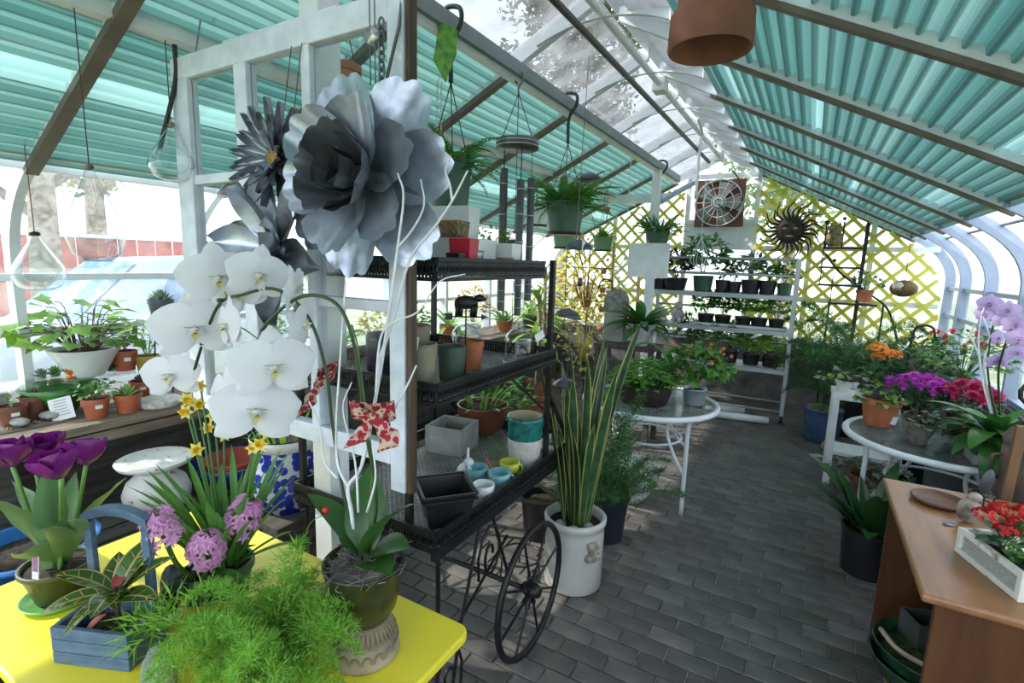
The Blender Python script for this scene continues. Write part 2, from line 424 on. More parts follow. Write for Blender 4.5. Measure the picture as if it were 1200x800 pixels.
for (x, z0, z1) in ((-3.0, .7, 2.1), (-2.45, .7, 2.35), (-1.9, .7, 2.6), (-1.48, .7, 2.8), (-.66, .7, 2.82), (-.05, .7, 2.5), (.55, .7, 2.25)):
    P(wall_back, 'gable_stud', MB().box((x, YB, (z0+z1)/2), (.055, .05, z1-z0)), white_paint)
for (x0, x1, z) in ((-3.3, 1.15, 1.9), (-3.4, 1.25, .78), (-1.5, -.64, 2.22), (-1.5, -.64, 2.78), (-3.35, 1.2, 1.3)):
    P(wall_back, 'gable_rail', MB().box(((x0+x1)/2, YB-.01, z), (x1-x0, .06, .055)), white_paint)
P(wall_back, 'white_panel', MB().box((-1.07, YB-.005, 2.05), (.78, .03, .3)), white_paint)
# --- yellow lattice, slat by slat
yel = mat('yellow_slat', (.82, .78, .14), .6, var=.06, scale=5, trans=.3)
def clip(poly, p, d):
    t0, t1 = -1e9, 1e9; n = len(poly)
    for i in range(n):
        a, b = V(poly[i]), V(poly[(i+1) % n]); e = b-a; nr = V((e.y, -e.x))      # outward for counter-clockwise
        dn = d.dot(nr); s_ = (a-p).dot(nr)
        if abs(dn) < 1e-9:
            if s_ < 0: return None
        elif dn > 0: t1 = min(t1, s_/dn)
        else: t0 = max(t0, s_/dn)
    return (p+d*t0, p+d*t1) if t1-t0 > .06 else None
def lattice(label, poly, pitch=.148, wd=.04):
    cx = sum(p[0] for p in poly)/len(poly); t = T('lattice_panel', label, 'lattice', (cx, YB-.07, poly[0][1]), group=None)
    for sg, yo in ((1, 0), (-1, .008)):
        d = V((1, sg)).normalized(); nrm = V((-d.y, d.x))
        for k in range(-40, 41):
            c = clip(poly, V((cx, 1.6))+nrm*(k*pitch), d)
            if c:
                a, b = c; P(t, 'slat', MB().bar((a.x-cx, yo, a.y-poly[0][1]), (b.x-cx, yo, b.y-poly[0][1]), .006, wd), yel)
    return t
lattice('yellow diamond lattice behind the sun face and ladder shelf', [(-.64, .82), (1.2, .82), (1.21, 1.35), (1.15, 1.62), (.98, 1.92), (.6, 2.14), (-.64, 2.76)])
lattice('yellow diamond lattice between the fan and the white post', [(-3.3, .82), (-1.52, .82), (-1.52, 2.7), (-2.9, 2.05), (-3.3, 1.7)])

# ================================================================ OUTSIDE
bark = mat('bark', (.3, .25, .2), .9, var=.3, scale=12, bump=.6)
leaf_pale = mat('leaf_pale', (.4, .42, .16), .7, var=.3, scale=2, trans=.4)
leaf_out = mat('leaf_outdoor', (.22, .32, .1), .7, var=.3, scale=2, trans=.4)
leaf_far = mat('leaf_conifer', (.16, .16, .08), .8, c2=(.05, .06, .03), scale=2, trans=.3)
def tree(label, x, y, h, r, n, m, seed, name='tree', trunk=.16):
    R = random.Random(seed); t = T(name, label, 'tree', (x, y, -.15))
    mb = MB(); mb.tube(spline([(0, 0, 0), (.1, 0, h*.3), (-.05, .1, h*.6), (0, 0, h*.9)]), [trunk*(1-i/26) for i in range(19)], 8)
    for k in range(7):
        a = R.uniform(0, 6.28); z0 = h*R.uniform(.35, .7); mb.tube([(0, 0, z0), (cos(a)*r*.4, sin(a)*r*.4, z0+r*.3), (cos(a)*r*.75, sin(a)*r*.75, z0+r*.45)], [trunk*.4, trunk*.25, .02], 5)
    P(t, 'trunk', mb, bark, True)
    mb = MB(); blobs = [(V((R.gauss(0, r*.4), R.gauss(0, r*.4), h*R.uniform(.45, 1.0))), r*R.uniform(.3, .55)) for _ in range(14)]
    for k in range(n):
        c, rr = R.choice(blobs); d = V((R.gauss(0, 1), R.gauss(0, 1), R.gauss(0, 1))).normalized()
        mb.leaf(c+d*rr*R.uniform(.6, 1), V((R.gauss(0, 1), R.gauss(0, 1), R.gauss(0, .6))), R.uniform(.14, .26), R.uniform(.08, .14), d)
    stuff(P(t, 'foliage', mb, m)); return t
tree('tall pale-leaved tree seen through the roof glass above the hanging beam', -5.8, 12.3, 8.6, 2.6, 9000, leaf_far, 1, trunk=.22)
tree('tall green tree standing beyond the red fence', -13.5, 5.2, 7.5, 2.2, 3600, leaf_out, 2, trunk=.25)
tree('bare-trunked tree behind the pale car', -9.6, 3.05, 6, 1.5, 2200, leaf_pale, 3, trunk=.24)
tree('leafy tree outside the back gable behind the fan', -.6, 14, 6.5, 2.2, 3600, leaf_out, 4)
tree('distant tree on the lawn seen through the curved glass wall', 9, 19, 4.6, 1.8, 2600, leaf_out, 5)
redm = mat('red_board', (.5, .12, .11), .8, var=.15)
t = T('board_fence', 'red board fence beyond the car', 'fence', (-11, 5, -.15))
for k in range(26): P(t, 'board', MB().box((rnd(-.01, .01), -4+k*.31, 1.0), (.03, .29, 2.0+rnd(-.02, .02))), redm)
P(t, 'rail', MB().box((.04, 0, 2.02), (.08, 8.1, .06)), white_paint)
# pale car parked along the left glass wall
carp = mat('car_paint', (.3, .36, .48), .6, var=.03, spec=.2); carw = mat('car_window', (.07, .2, .45), .4, var=.05, spec=.15)
t = T('car', 'pale silver blue car parked outside the glass wall behind the ivy', 'car', (-6.7, 3.1, -.15))
sec = [(-2.2, .35, .75, .5, .8), (-2.1, .3, .95, .5, .86), (-1.1, .28, 1.05, .5, .88), (-.35, .28, 1.68, .62, .88), (.9, .28, 1.74, .62, .88), (1.7, .28, 1.6, .66, .88), (2.15, .3, 1.0, .7, .86), (2.2, .4, .8, .7, .8)]
rows = []
for (y, z0, z1, tw, bw) in sec:
    zb = min(z1, 1.02)
    rows.append([(-bw, y, z0), (-bw, y, zb*.8), (-bw*.97, y, zb), (-(tw if z1 > 1.1 else bw*.9), y, z1), (0, y, z1+.04), (tw if z1 > 1.1 else bw*.9, y, z1), (bw*.97, y, zb), (bw, y, zb*.8), (bw, y, z0), (-bw, y, z0)])
mb = MB().grid(rows); mb.f += [tuple(range(9)), tuple(len(mb.v)-10+i for i in range(9))]; mb.m += [0, 0]
P(t, 'body', mb, carp, True)
P(t, 'side_window', MB().prism([(-.42, 1.06), (1.7, 1.06), (1.5, 1.52), (-.2, 1.56)], 0, .02, Matrix.Translation((.80, 0, 0)) @ Matrix(((0, 0, 1, 0), (1, 0, 0, 0), (0, 1, 0, 0), (0, 0, 0, 1))) @ Matrix.Rotation(0, 4, 'X')), carw)
P(t, 'windscreen', MB().grid([[(-.75, -1.06, 1.1), (.75, -1.06, 1.1)], [(-.56, -.4, 1.68), (.56, -.4, 1.68)]]), carw)
for y in (-1.35, 1.45):
    for x in (-.82, .82): P(t, 'wheel', MB().tube([(x-.09, y, .33), (x+.09, y, .33)], .33, 20), plastic_black, True)

# ================================================================ BENCHES ALONG THE LEFT WALL
old_wood = wood('weathered_wood', (.3, .23, .17), (.12, .09, .065), 3, (14, 1, 14), .8, .4)
grey_wood = wood('grey_wood', (.1, .09, .08), (.04, .035, .03), 3, (14, 1, 14), .85, .4)
BZ = .84
t = T('plank_bench', 'weathered wooden plank bench carrying the small terracotta pots', 'bench', (-3.14, 2.6, 0))
for k, x in enumerate((-.22, -.07, .08, .235)): P(t, 'plank', MB().box((x, 0, BZ-.02), (.142, 8.4, .04)), old_wood, bevel=.003)
P(t, 'edge_board', MB().box((.285, 0, BZ-.075), (.03, 8.4, .05)), old_wood, bevel=.003)
P(t, 'back_board', MB().box((.0, 0, .4), (.03, 8.4, .66)), grey_wood)
for y in (-3.6, -1.9, -.2, 1.6, 3.6): P(t, 'leg', MB().box((.2, y, BZ/2-.05), (.08, .08, BZ-.1)), grey_wood)
LZ = .45
t = T('slatted_bench', 'low grey slatted bench under the plank bench', 'bench', (-2.42, 1.0, 0))
for k in range(6): P(t, 'slat', MB().box((-.3+k*.12, 0, LZ-.015), (.105, 2.6, .03)), grey_wood, bevel=.002)
for y in (-1.1, 0, 1.1):
    for x in (-.28, .28): P(t, 'leg', MB().box((x, y, LZ/2-.015), (.07, .07, LZ-.03)), grey_wood)

# ================================================================ WHITE PARTITION OF OLD WINDOWS
FY = 1.18; fx0, fx1, fz0, fz1 = -2.24, -1.045, .91, 2.385
frm = mat('chalky_white_paint', (.72, .76, .86), .6, var=.07, scale=14, bump=.15)
brownf = wood('brown_frame', (.11, .06, .03), (.04, .025, .015), 4, (12, 12, 1))
t = T('window_partition', 'white wooden frame of old window sashes hung with the metal flowers', 'window frame', (0, FY, 0))
def fb(n, x0, x1, z0, z1, dy=.045, m=frm, y=0): return P(t, n, MB().box(((x0+x1)/2, y, (z0+z1)/2), (x1-x0, dy, z1-z0)), m, bevel=.004)
fb('stile', fx0, fx0+.105, 1.0, fz1-.08); fb('stile', fx1-.06, fx1, fz0, fz1)
fb('stile', -1.835, -1.765, 1.06, fz1-.08); fb('stile', -1.475, -1.435, 1.06, fz1-.08)
fb('top_rail', fx0, fx1-.06, fz1-.08, fz1); fb('bottom_rail', fx0+.105, fx1-.06, .995, 1.06)
for a, b in ((fx0+.105, -1.835), (-1.765, -1.475), (-1.435, fx1-.06)):
    for z in (1.5, 1.93): fb('muntin', a, b, z-.018, z+.018, .03)
    for z0, z1 in ((1.06, 1.482), (1.518, 1.912), (1.948, fz1-.08)): P(t, 'pane', MB().box(((a+b)/2, 0, (z0+z1)/2), (b-a, .004, z1-z0)), clear_glass)
fb('edge_strip', fx1+.004, fx1+.02, fz0, 2.56, .034, brownf)
fb('hanging_cleat', -1.95, -1.35, fz1, fz1+.03, .03, frm, .03)
for x in (-2.1, -1.2): P(t, 'hanger_wire', MB().tube([(x, 0, fz1), (x-.02, .05, 2.58)], .003, 5), grey_metal)

# ================================================================ IRON CART WITH THREE PERFORATED SHELVES
cx0, cx1 = -1.70, -.985
t = T('flower_cart', 'black iron cart with perforated shelves and spoked wheels', 'cart', (-1.22, 1.75, 0))
def L_(p): return (p[0]+1.22, p[1]-1.75, p[2])
deckm = mat('expanded_metal', (.34, .34, .33), .55, metal=.5, var=.2)
CZ = (.70, 1.205, 1.6); CY = ((1.24, 2.42), (1.24, 2.12), (1.24, 1.97))
for z, (y0, y1), nm in zip(CZ, CY, ('lower', 'middle', 'upper')):
    mb = MB(); W_ = cx1-cx0; Ly = y1-y0; p_ = .026
    for k in range(int((W_+Ly)/p_)+1):
        s_ = k*p_; a = (max(0, s_-Ly), min(s_, Ly)); b = (min(s_, W_), max(0, s_-W_))
        mb.bar(L_((cx0+a[0], y0+a[1], z)), L_((cx0+b[0], y0+b[1], z)), .006, .003)
        mb.bar(L_((cx1-a[0], y0+a[1], z)), L_((cx1-b[0], y0+b[1], z)), .006, .003)
    P(t, 'mesh_deck', mb, deckm)
    mb = MB(); hh = .05
    for (a, b) in (((cx0, y0), (cx1, y0)), ((cx1, y0), (cx1, y1)), ((cx1, y1), (cx0, y1)), ((cx0, y1), (cx0, y0))):
        for zz in (z-.012, z+hh): mb.bar(L_((*a, zz)), L_((*b, zz)), .01, .012)
        n = int((V(b)-V(a)).length/.014); A, B = V(a), V(b)
        for k in range(n):
            p, q = A.lerp(B, k/n), A.lerp(B, (k+1)/n)
            mb.bar(L_((*p, z-.01)), L_((*q, z+hh)), .003, .006); mb.bar(L_((*p, z+hh)), L_((*q, z-.01)), .003, .006)
            if k % 2: mb.bar(L_((*p, z+.02)), L_((*q, z+.02)), .003, .012)
    P(t, 'perforated_rim', mb, black_iron)
for x in (cx0+.02, cx1-.02):
    for y, xi in ((1.27, -.12 if x > -1.2 else 0), (2.09, 0)): P(t, 'upright', MB().bar(L_((x+xi, y, .7)), L_((x+xi, y, 1.66)), .022, .022), black_iron)
    P(t, 'brace', MB().bar(L_((x, 2.09, 1.05)), L_((x, 2.36, .74)), .02, .012), black_iron)
    P(t, 'brace', MB().bar(L_((x, 2.05, .98)), L_((x, 1.75, 1.18)), .008, .008), black_iron)
    P(t, 'corner_leg', MB().bar(L_((x, 2.4, .02)), L_((x, 2.4, .80)), .026, .026), black_iron)
    P(t, 'leg', MB().tube([L_((x, 1.28, .68)), L_((x, 1.28, .02))], .008, 6), black_iron)
    P(t, 'leg', MB().tube([L_((x, 1.55, .68)), L_((x, 1.42, .3)), L_((x, 1.36, .02))], .007, 6), black_iron)
    P(t, 'side_rail', MB().bar(L_((x+.01, 1.24, .665)), L_((x+.01, 2.44, .665)), .02, .03), black_iron)
    P(t, 'cross_brace', MB().tube([L_((x, 1.2, .2)), L_((x, 1.75, .5))], .006, 6), black_iron)
    P(t, 'cross_brace', MB().tube([L_((x, 1.62, .66)), L_((x, 1.78, .28))], .007, 6), black_iron)
    for (yc, zc, sg) in ((1.62, .48, 1), (1.34, .12, -1)):
        mb = MB().tube([L_((x, yc+sg*(.015+.005*k)*cos(k*.62), zc+(.015+.005*k)*1.6*sin(k*.62))) for k in range(17)], .006, 6)
        P(t, 'scroll', mb, black_iron, True)
P(t, 'axle', MB().tube([L_((-1.79, 1.76, .28)), L_((-.86, 1.76, .28))], .011, 8), black_iron, True)
wr = .272
mb = MB().tube(circ((0, 0, 0), wr, 40, 'x'), .0135, 8, closed=True)
wm = mb.mesh('wheel', black_iron, True)
mb = MB().lathe([(.001, -.04), (.022, -.04), (.03, -.02), (.03, .02), (.022, .04), (.001, .04)], 12, Matrix.Rotation(pi/2, 4, 'Y')); hm = mb.mesh('hub', black_iron, True)
sm = MB().tube([(0, 0, .02), (0, 0, .075), (0, 0, .08), (0, 0, wr)], [.011, .011, .006, .005], 6).mesh('spoke', black_iron)
for x in (-.885, -1.78):
    wo = obj('wheel', wm, t, L_((x, 1.76, wr+.0135)), (.1, 0, 0)); obj('hub', hm, wo)
    for k in range(8): obj('spoke', sm, wo, rot=(k*pi/4+.2, 0, 0))

# ================================================================ TABLES
yellow = mat('yellow_paint', (.84, .7, .045), .38, var=.03, scale=4, bump=.04)
t = T('yellow_table', 'bright yellow table with rounded corners holding the spring flowers', 'table', (-1.355, .695, 0))
def rrect(w_, d, r, n=5):
    out = []
    for cx_, cy_, a0 in ((w_/2-r, d/2-r, 0), (-w_/2+r, d/2-r, pi/2), (-w_/2+r, -d/2+r, pi), (w_/2-r, -d/2+r, 1.5*pi)):
        for k in range(n+1): a = a0+pi/2*k/n; out.append((cx_+r*cos(a), cy_+r*sin(a)))
    return out
P(t, 'table_top', MB().prism(rrect(1.29, .72, .035), .622, .65), yellow, bevel=.006)
P(t, 'apron', MB().box((0, 0, .58), (1.1, .55, .08)), yellow, bevel=.004)
for x in (-.52, .52):
    for y in (-.25, .25): P(t, 'leg', MB().box((x, y, .29), (.05, .05, .58)), yellow, bevel=.004)
speck_glass = glass('frosted_table_glass', (.75, .8, .8), .5, haze=.35, hazecol=(.55, .58, .58), rough=.12, dirt=.4)
def round_table(label, x, y, r, z, rot):
    t = T('glass_table', label, 'table', (x, y, 0), rot)
    P(t, 'glass_top', MB().lathe([(.001, z-.012), (r-.02, z-.012), (r-.02, z-.004), (.001, z-.004)], 40), speck_glass)
    P(t, 'rim', MB().tube(circ((0, 0, z-.015), r, 48), .02, 10, closed=True), white_metal, True)
    lm = MB().tube(spline([(r*.86, 0, 0), (r*.86, 0, .4), (r*.86, 0, z-.1), (r*.9, 0, z-.03)]), .014, 8).mesh('leg', white_metal, True)
    bm_ = MB().tube(spline([(r*.86, 0, .28), (r*.62, 0, .38), (r*.45, 0, .52), (r*.5, 0, z-.05)]), .011, 8).mesh('curved_brace', white_metal, True)
    for k in range(4): obj('leg', lm, t, rot=(0, 0, k*pi/2)); obj('curved_brace', bm_, t, rot=(0, 0, k*pi/2))
    P(t, 'brace_ring', MB().tube(circ((0, 0, .44), r*.52, 30), .009, 6, closed=True), white_metal, True)
    return t
TZ = .7
round_table('round white-rimmed glass table holding the shamrock basket and begonia', -.92, 3.6, .46, TZ, radians(-35))
round_table('round white-rimmed glass table crowded with chrysanthemums and ivy', .75, 3.72, .47, TZ, radians(25))
# pine cabinet
pine = wood('pine', (.36, .165, .075), (.23, .1, .04), 2.2, (9, 1, 9), .32, .05); pine_shade = wood('pine_upright_shaded', (.13, .05, .018), (.075, .028, .01), 2.2, (9, 9, 1), .4, .05)  # second pine: upright grain, side and back panel shade put into its colour
kx0, kx1, ky0, ky1, KZ = .375, .93, 1.74, 2.66, .76
t = T('pine_cabinet', 'open orange pine cabinet with a worn top beside the brick aisle', 'cabinet', (kx0, ky0, 0))
kw, kd = kx1-kx0, ky1-ky0
P(t, 'top', MB().box((kw/2-.005, kd/2, KZ-.0125), (kw+.02, kd+.03, .025)), pine, bevel=.008)
P(t, 'side_panel', MB().box((kw/2+.01, .012, (KZ-.025)/2), (kw-.02, .024, KZ-.025)), pine_shade, bevel=.002)
P(t, 'side_panel', MB().box((kw/2+.01, kd-.012, (KZ-.025)/2), (kw-.02, .024, KZ-.025)), pine_shade, bevel=.002)
P(t, 'back_panel', MB().box((kw-.01, kd/2, .38), (.016, kd-.05, .68)), pine_shade)
P(t, 'shelf', MB().box((kw/2+.01, kd/2, .06), (kw-.05, kd-.05, .022)), pine, bevel=.002)
P(t, 'apron', MB().box((.05, kd/2, KZ-.06), (.018, kd-.05, .07)), pine, bevel=.002)
SHZ = .071
# steel display rack on castors against the back gable
rk = mat('rack_steel', (.4, .43, .46), .4, metal=.4, var=.06); rack_shelf = mat('rack_shelf', (.62, .65, .66), .5, var=.06)
rx0, rx1, ry0, ry1 = -1.66, -.13, 6.1, 6.56
t = T('display_rack', 'tall grey steel display rack on castors holding trays of seedlings', 'rack', ((rx0+rx1)/2, 6.33, 0))
def R_(x, y, z): return (x-(rx0+rx1)/2, y-6.33, z)
for x in (rx0, rx1):
    for y in (ry0, ry1):
        P(t, 'upright', MB().box(R_(x, y, .92), (.04, .04, 1.68)), rk, bevel=.003)
        P(t, 'castor', MB().tube([R_(x-.015, y, .04), R_(x+.015, y, .04)], .04, 14), plastic_black, True)
for z in (1.37, .99, .575):
    P(t, 'shelf', MB().box(R_((rx0+rx1)/2, 6.33, z-.015), (rx1-rx0, ry1-ry0, .025)), rack_shelf, bevel=.003)
    P(t, 'shelf_lip', MB().box(R_((rx0+rx1)/2, ry0-.012, z-.02), (rx1-rx0+.04, .02, .045)), rk)
for z in (1.75, 1.58, .12):
    for y in (ry0, ry1): P(t, 'rail', MB().tube([R_(rx0, y, z), R_(rx1, y, z)], .014, 8), rk, True)
for z in (1.18, .78): P(t, 'rail', MB().tube([R_(rx0, ry1, z), R_(rx1, ry1, z)], .012, 8), rk, True)

# ================================================================ PLANT AND POT BUILDERS
def lv(name, c, c2=None, rough=.4, tr=.25, sc=9): return mat(name, c, rough, c2=c2, var=.22, scale=sc, trans=tr)
g_mid = lv('leaf_green', (.09, .24, .04)); g_dark = lv('leaf_dark', (.025, .085, .025)); g_light = lv('leaf_light', (.2, .4, .06))
g_lime = lv('leaf_lime', (.24, .46, .05)); g_grey = lv('leaf_grey', (.2, .28, .22), rough=.6); g_fern = lv('leaf_fern', (.1, .27, .05))
g_blue = lv('leaf_bluegreen', (.12, .24, .13), rough=.5); g_purple = lv('leaf_purple', (.07, .025, .045)); g_yellow = lv('leaf_yellow', (.62, .56, .16))
g_cream = lv('leaf_cream', (.55, .58, .4)); g_orange = lv('leaf_orange', (.55, .3, .06)); g_plume = lv('leaf_plume', (.06, .17, .045)); g_aspar = lv('leaf_asparagus', (.23, .47, .06), tr=.35)
stem_g = mat('stem_green', (.08, .18, .04), .5); stem_b = mat('stem_brown', (.08, .05, .03), .7)
wire_m = mat('wire', (.2, .2, .2), .4, metal=.7)
_bc = {}
def blade(L, W, mats, droop=.6, fold=.18, shape='lance', rows=8, name='leaf', wavy=0, key=None):
    """leaf surface along +x, bending down by droop radians; outer strips take the second material"""
    two = isinstance(mats, (list, tuple)) and len(mats) > 1
    k = (round(L, 4), round(W, 4), tuple(m.name for m in mats) if two else mats.name, droop, fold, shape, wavy, key)
    if k in _bc: return _bc[k]
    mb = MB(); rs = []; x = z = 0; cols = (-1, -.8, 0, .8, 1) if two else (-1, -.5, 0, .5, 1)
    for i in range(rows+1):
        t = i/rows; a = -droop*t
        if i: x += cos(a)*L/rows; z += sin(a)*L/rows
        if shape == 'lance': w_ = sin(pi*min(1, t*.97+.03))**.85
        elif shape == 'strap': w_ = min(1, .55+t*1.2)*(1 if t < .72 else max(0.02, 1-((t-.72)/.28)**1.8))
        elif shape == 'tulip': w_ = (.45+.55*sin(pi*min(1, t*1.25)*.5 if t < .4 else pi/2))*(1 if t < .45 else max(.02, 1-((t-.45)/.55)**1.7))
        elif shape == 'heart': w_ = max(.02, (1-t)**.6*(.55+1.0*min(1, t*4))*.78)
        else: w_ = max(.03, sqrt(max(0, 1-(2*t-1)**2)))                    # round
        row = []
        for c in cols:
            row.append((x-sin(a)*0, c*W/2*w_, z+abs(c)*W*fold*w_+(wavy*sin(t*14+c*2)*W*abs(c) if wavy else 0)))
        rs.append(row)
    mb.grid(rs, mcol=([1, 0, 0, 1] if two else None))
    me = mb.mesh(name, mats, True); _bc[k] = me; return me
def put(t, me, loc, az, el, roll=0, s=1, name='leaf'): return obj(name, me, t, loc, (roll, -el, az), s)
def frond_mesh(L, m, droop=1.2, n=16, pl=.16, pw=.3, seed=0, ang=1.15):
    R = random.Random(seed); mb = MB(); pts = []; x = z = 0
    for i in range(n+1):
        t = i/n; a = -droop*t
        if i: x += cos(a)*L/n; z += sin(a)*L/n
        pts.append((V((x, 0, z)), a, t))
    mb.tube([p for p, a, t in pts], [L*.007*(1-.7*t) for p, a, t in pts], 4)
    for p, a, t in pts[1:]:
        l_ = L*pl*(1.0-.75*t**2)*(.55+.45*min(1, t*5))
        for s_ in (-1, 1):
            d = V((cos(a)*cos(ang), s_*sin(ang), sin(a)*cos(ang)+R.uniform(-.15, .2)))
            mb.leaf(p, d, l_*R.uniform(.85, 1.1), l_*pw, V((0, 0, 1)), .2)
    return mb.mesh('frond', m)
def plume_mesh(L, m, droop=.8, n=26, seed=0, nd=12, nl=.06, spread=.5):
    """feathery asparagus frond: side twigs covered in needles"""
    R = random.Random(seed); mb = MB(); pts = []; x = y = z = 0; yaw = 0
    for i in range(n+1):
        t = i/n; a = -droop*t*t
        yaw += R.uniform(-.05, .05)
        if i: x += cos(a)*L/n; z += sin(a)*L/n; y += yaw*L/n
        pts.append((V((x, y, z)), t))
    mb.tube([p for p, t in pts], [L*.006*(1-.8*t) for p, t in pts], 4)
    for p, t in pts[2:]:
        rad = L*.16*spread*2*sin(pi*min(1, t*.85+.12))
        for k in range(nd):
            d = V((R.uniform(-.1, .9), R.gauss(0, .8), R.gauss(0, .55))).normalized(); q = p+d*rad*R.uniform(0, 1)
            e = (d+V((R.gauss(0, .5), R.gauss(0, .5), R.gauss(0, .5)))).normalized(); l_ = nl*R.uniform(.7, 1.3)
            s_ = e.cross(V((R.gauss(0, 1), R.gauss(0, 1), R.gauss(0, 1)))).normalized()*l_*.06
            o = len(mb.v); mb.v += [tuple(q-s_), tuple(q+s_), tuple(q+e*l_)]; mb.f.append((o, o+1, o+2)); mb.m.append(0)
    return mb.mesh('frond', m)
def bush(t, c, r, n, L, m, seed=0, name='foliage', W=.55, stems=True, up=.4, dome=True):
    """many small leaves over a mound; r = (rx, ry, rz)"""
    R = random.Random(seed); mb = MB(); c = V(c)
    for k in range(n):
        while True:
            d = V((R.gauss(0, 1), R.gauss(0, 1), R.gauss(0, 1))).normalized()
            if not dome or d.z > -.25: break
        q = R.uniform(.45, 1)**.6; p = c+V((d.x*r[0], d.y*r[1], d.z*r[2]))*q
        e = V((d.x+R.gauss(0, .5), d.y+R.gauss(0, .5), d.z*.3+up*R.uniform(-.6, 1)))
        mb.leaf(p, e, L*R.uniform(.7, 1.25), L*W*R.uniform(.8, 1.2), d+V((0, 0, .6)), R.uniform(.05, .35))
        if stems and k % 9 == 0: mb.tube([c+V((d.x*r[0]*.1, d.y*r[1]*.1, -r[2]*.6)), c+V((d.x*r[0]*.4, d.y*r[1]*.4, d.z*r[2]*.4)), p], .0025 if r[0] < .3 else .005, 3, cap=False)
    o = P(t, name, mb, m); return stuff(o)
def pot_parts(t, R, H, style='std', m=terracotta, soilm=soil, fill=.86, base=None, sl=True, n=24):
    b = base if base else {'std': .72, 'cyl': .9, 'bowl': .5, 'cone': .45, 'bucket': .78}.get(style, .72)
    if style == 'std': pr = [(R*b, 0), (R*.93, H*.78), (R*1.0, H*.78), (R*1.0, H), (R*.9, H), (R*.86, H*.8)]
    elif style == 'bowl': pr = [(R*b, 0), (R*.78, H*.25), (R*.95, H*.65), (R, H), (R*.94, H), (R*.88, H*.7)]
    elif style == 'bucket': pr = [(R*b, 0), (R*.96, H*.93), (R, H*.94), (R, H), (R*.93, H), (R*.9, H*.8)]
    elif style == 'cone': pr = [(R*b, 0), (R*.98, H*.95), (R, H), (R*.93, H), (R*.88, H*.8)]
    else: pr = [(R*b, 0), (R*.97, H*.06), (R, H*.5), (R, H), (R*.9, H), (R*.88, H*.75)]
    pr = [(max(.001, R*b*.3), 0)]+pr
    zi = H*.75; pr += [(R*.5, zi*.2+H*.3)] if not sl else []
    mb = MB().lathe(pr, n); o = P(t, 'pot', mb, m, True)
    md = o.modifiers.new('edges', 'EDGE_SPLIT'); md.split_angle = radians(40)
    if sl: P(t, 'soil', MB().lathe([(.001, H*fill-.01), (R*.88, H*fill-.012), (R*.87, H*fill), (R*.4, H*fill+R*.06), (.001, H*fill+R*.08)], 14, wob=lambda a, i: .02*sin(a*5+i)), soilm, True)
    return H*fill
def stand(px, py, z): p = Zp(px, py, z); return p, ps(p)
def potted(px, py, z, wpx, hpx, label, plant=None, style='std', m=terracotta, cat='potted plant', name='potted_plant', group=None, at=None, rz=0, fill=.86, sticker=False):
    p = V(at) if at else Zp(px, py, z); k = ps(p); R = wpx*k/2; H = hpx*k
    t = T(name, label, cat, p, rz, group); zs = pot_parts(t, R, H, style, m, fill=fill)
    if sticker:
        a = math.atan2(-p.y, -p.x)-rz
        P(t, 'price_sticker', MB().box((R*.9, 0, H*.62), (.002, R*.5, H*.18), Matrix.Rotation(a+.2, 4, 'Z')), white_paint)
    if plant: plant(t, R, zs)
    return t
def rosette(n, L, W, mats, el=(.3, 1.2), droop=.7, shape='lance', fold=.15, seed=1, z=0, spread=.15, var=.25, wavy=0):
    def f(t, R, zs):
        Rn = random.Random(seed); ms = [blade(L*q, W*q, mats, droop*d, fold, shape, wavy=wavy) for q, d in ((1, 1), (.85, .7), (1.1, 1.2))]
        for k in range(n):
            a = k*2.4+Rn.uniform(-.3, .3); u = k/max(1, n-1); e = el[0]+(el[1]-el[0])*u+Rn.uniform(-.1, .1)
            put(t, ms[k % 3], (cos(a)*R*spread, sin(a)*R*spread, zs-.005+z), a, e, Rn.uniform(-.2, .2), Rn.uniform(1-var, 1+var*.5))
    return f
def fernp(n, L, m=None, el=(.1, 1.2), droop=1.3, pl=.16, pw=.3, seed=1, nn=16):
    def f(t, R, zs):
        Rn = random.Random(seed); ms = [frond_mesh(L*q, m or g_fern, droop*d, nn, pl, pw, seed+i) for i, (q, d) in enumerate(((1, 1), (.8, .7), (1.15, 1.2), (.65, .5)))]
        for k in range(n):
            a = k*2.4+Rn.uniform(-.4, .4); e = el[0]+(el[1]-el[0])*(k/max(1, n-1))**.8
            put(t, ms[k % 4], (cos(a)*R*.35, sin(a)*R*.35, zs), a, e, Rn.uniform(-.4, .4), Rn.uniform(.8, 1.1), 'frond')
    return f
def bushp(rx, rz, n, L, m, seed=1, W=.55, up=.4, zoff=0):
    if seed >= 51 and seed <= 75: rx, rz, L, n = rx*1.25, rz*1.6, L*1.5, int(n*1.3)
    def f(t, R, zs): bush(t, (0, 0, zs+rz*.75+zoff), (rx, rx, rz), n, L, m, seed, W=W, up=up)
    return f
def many(*fs):
    def f(t, R, zs):
        for g in fs: g(t, R, zs)
    return f
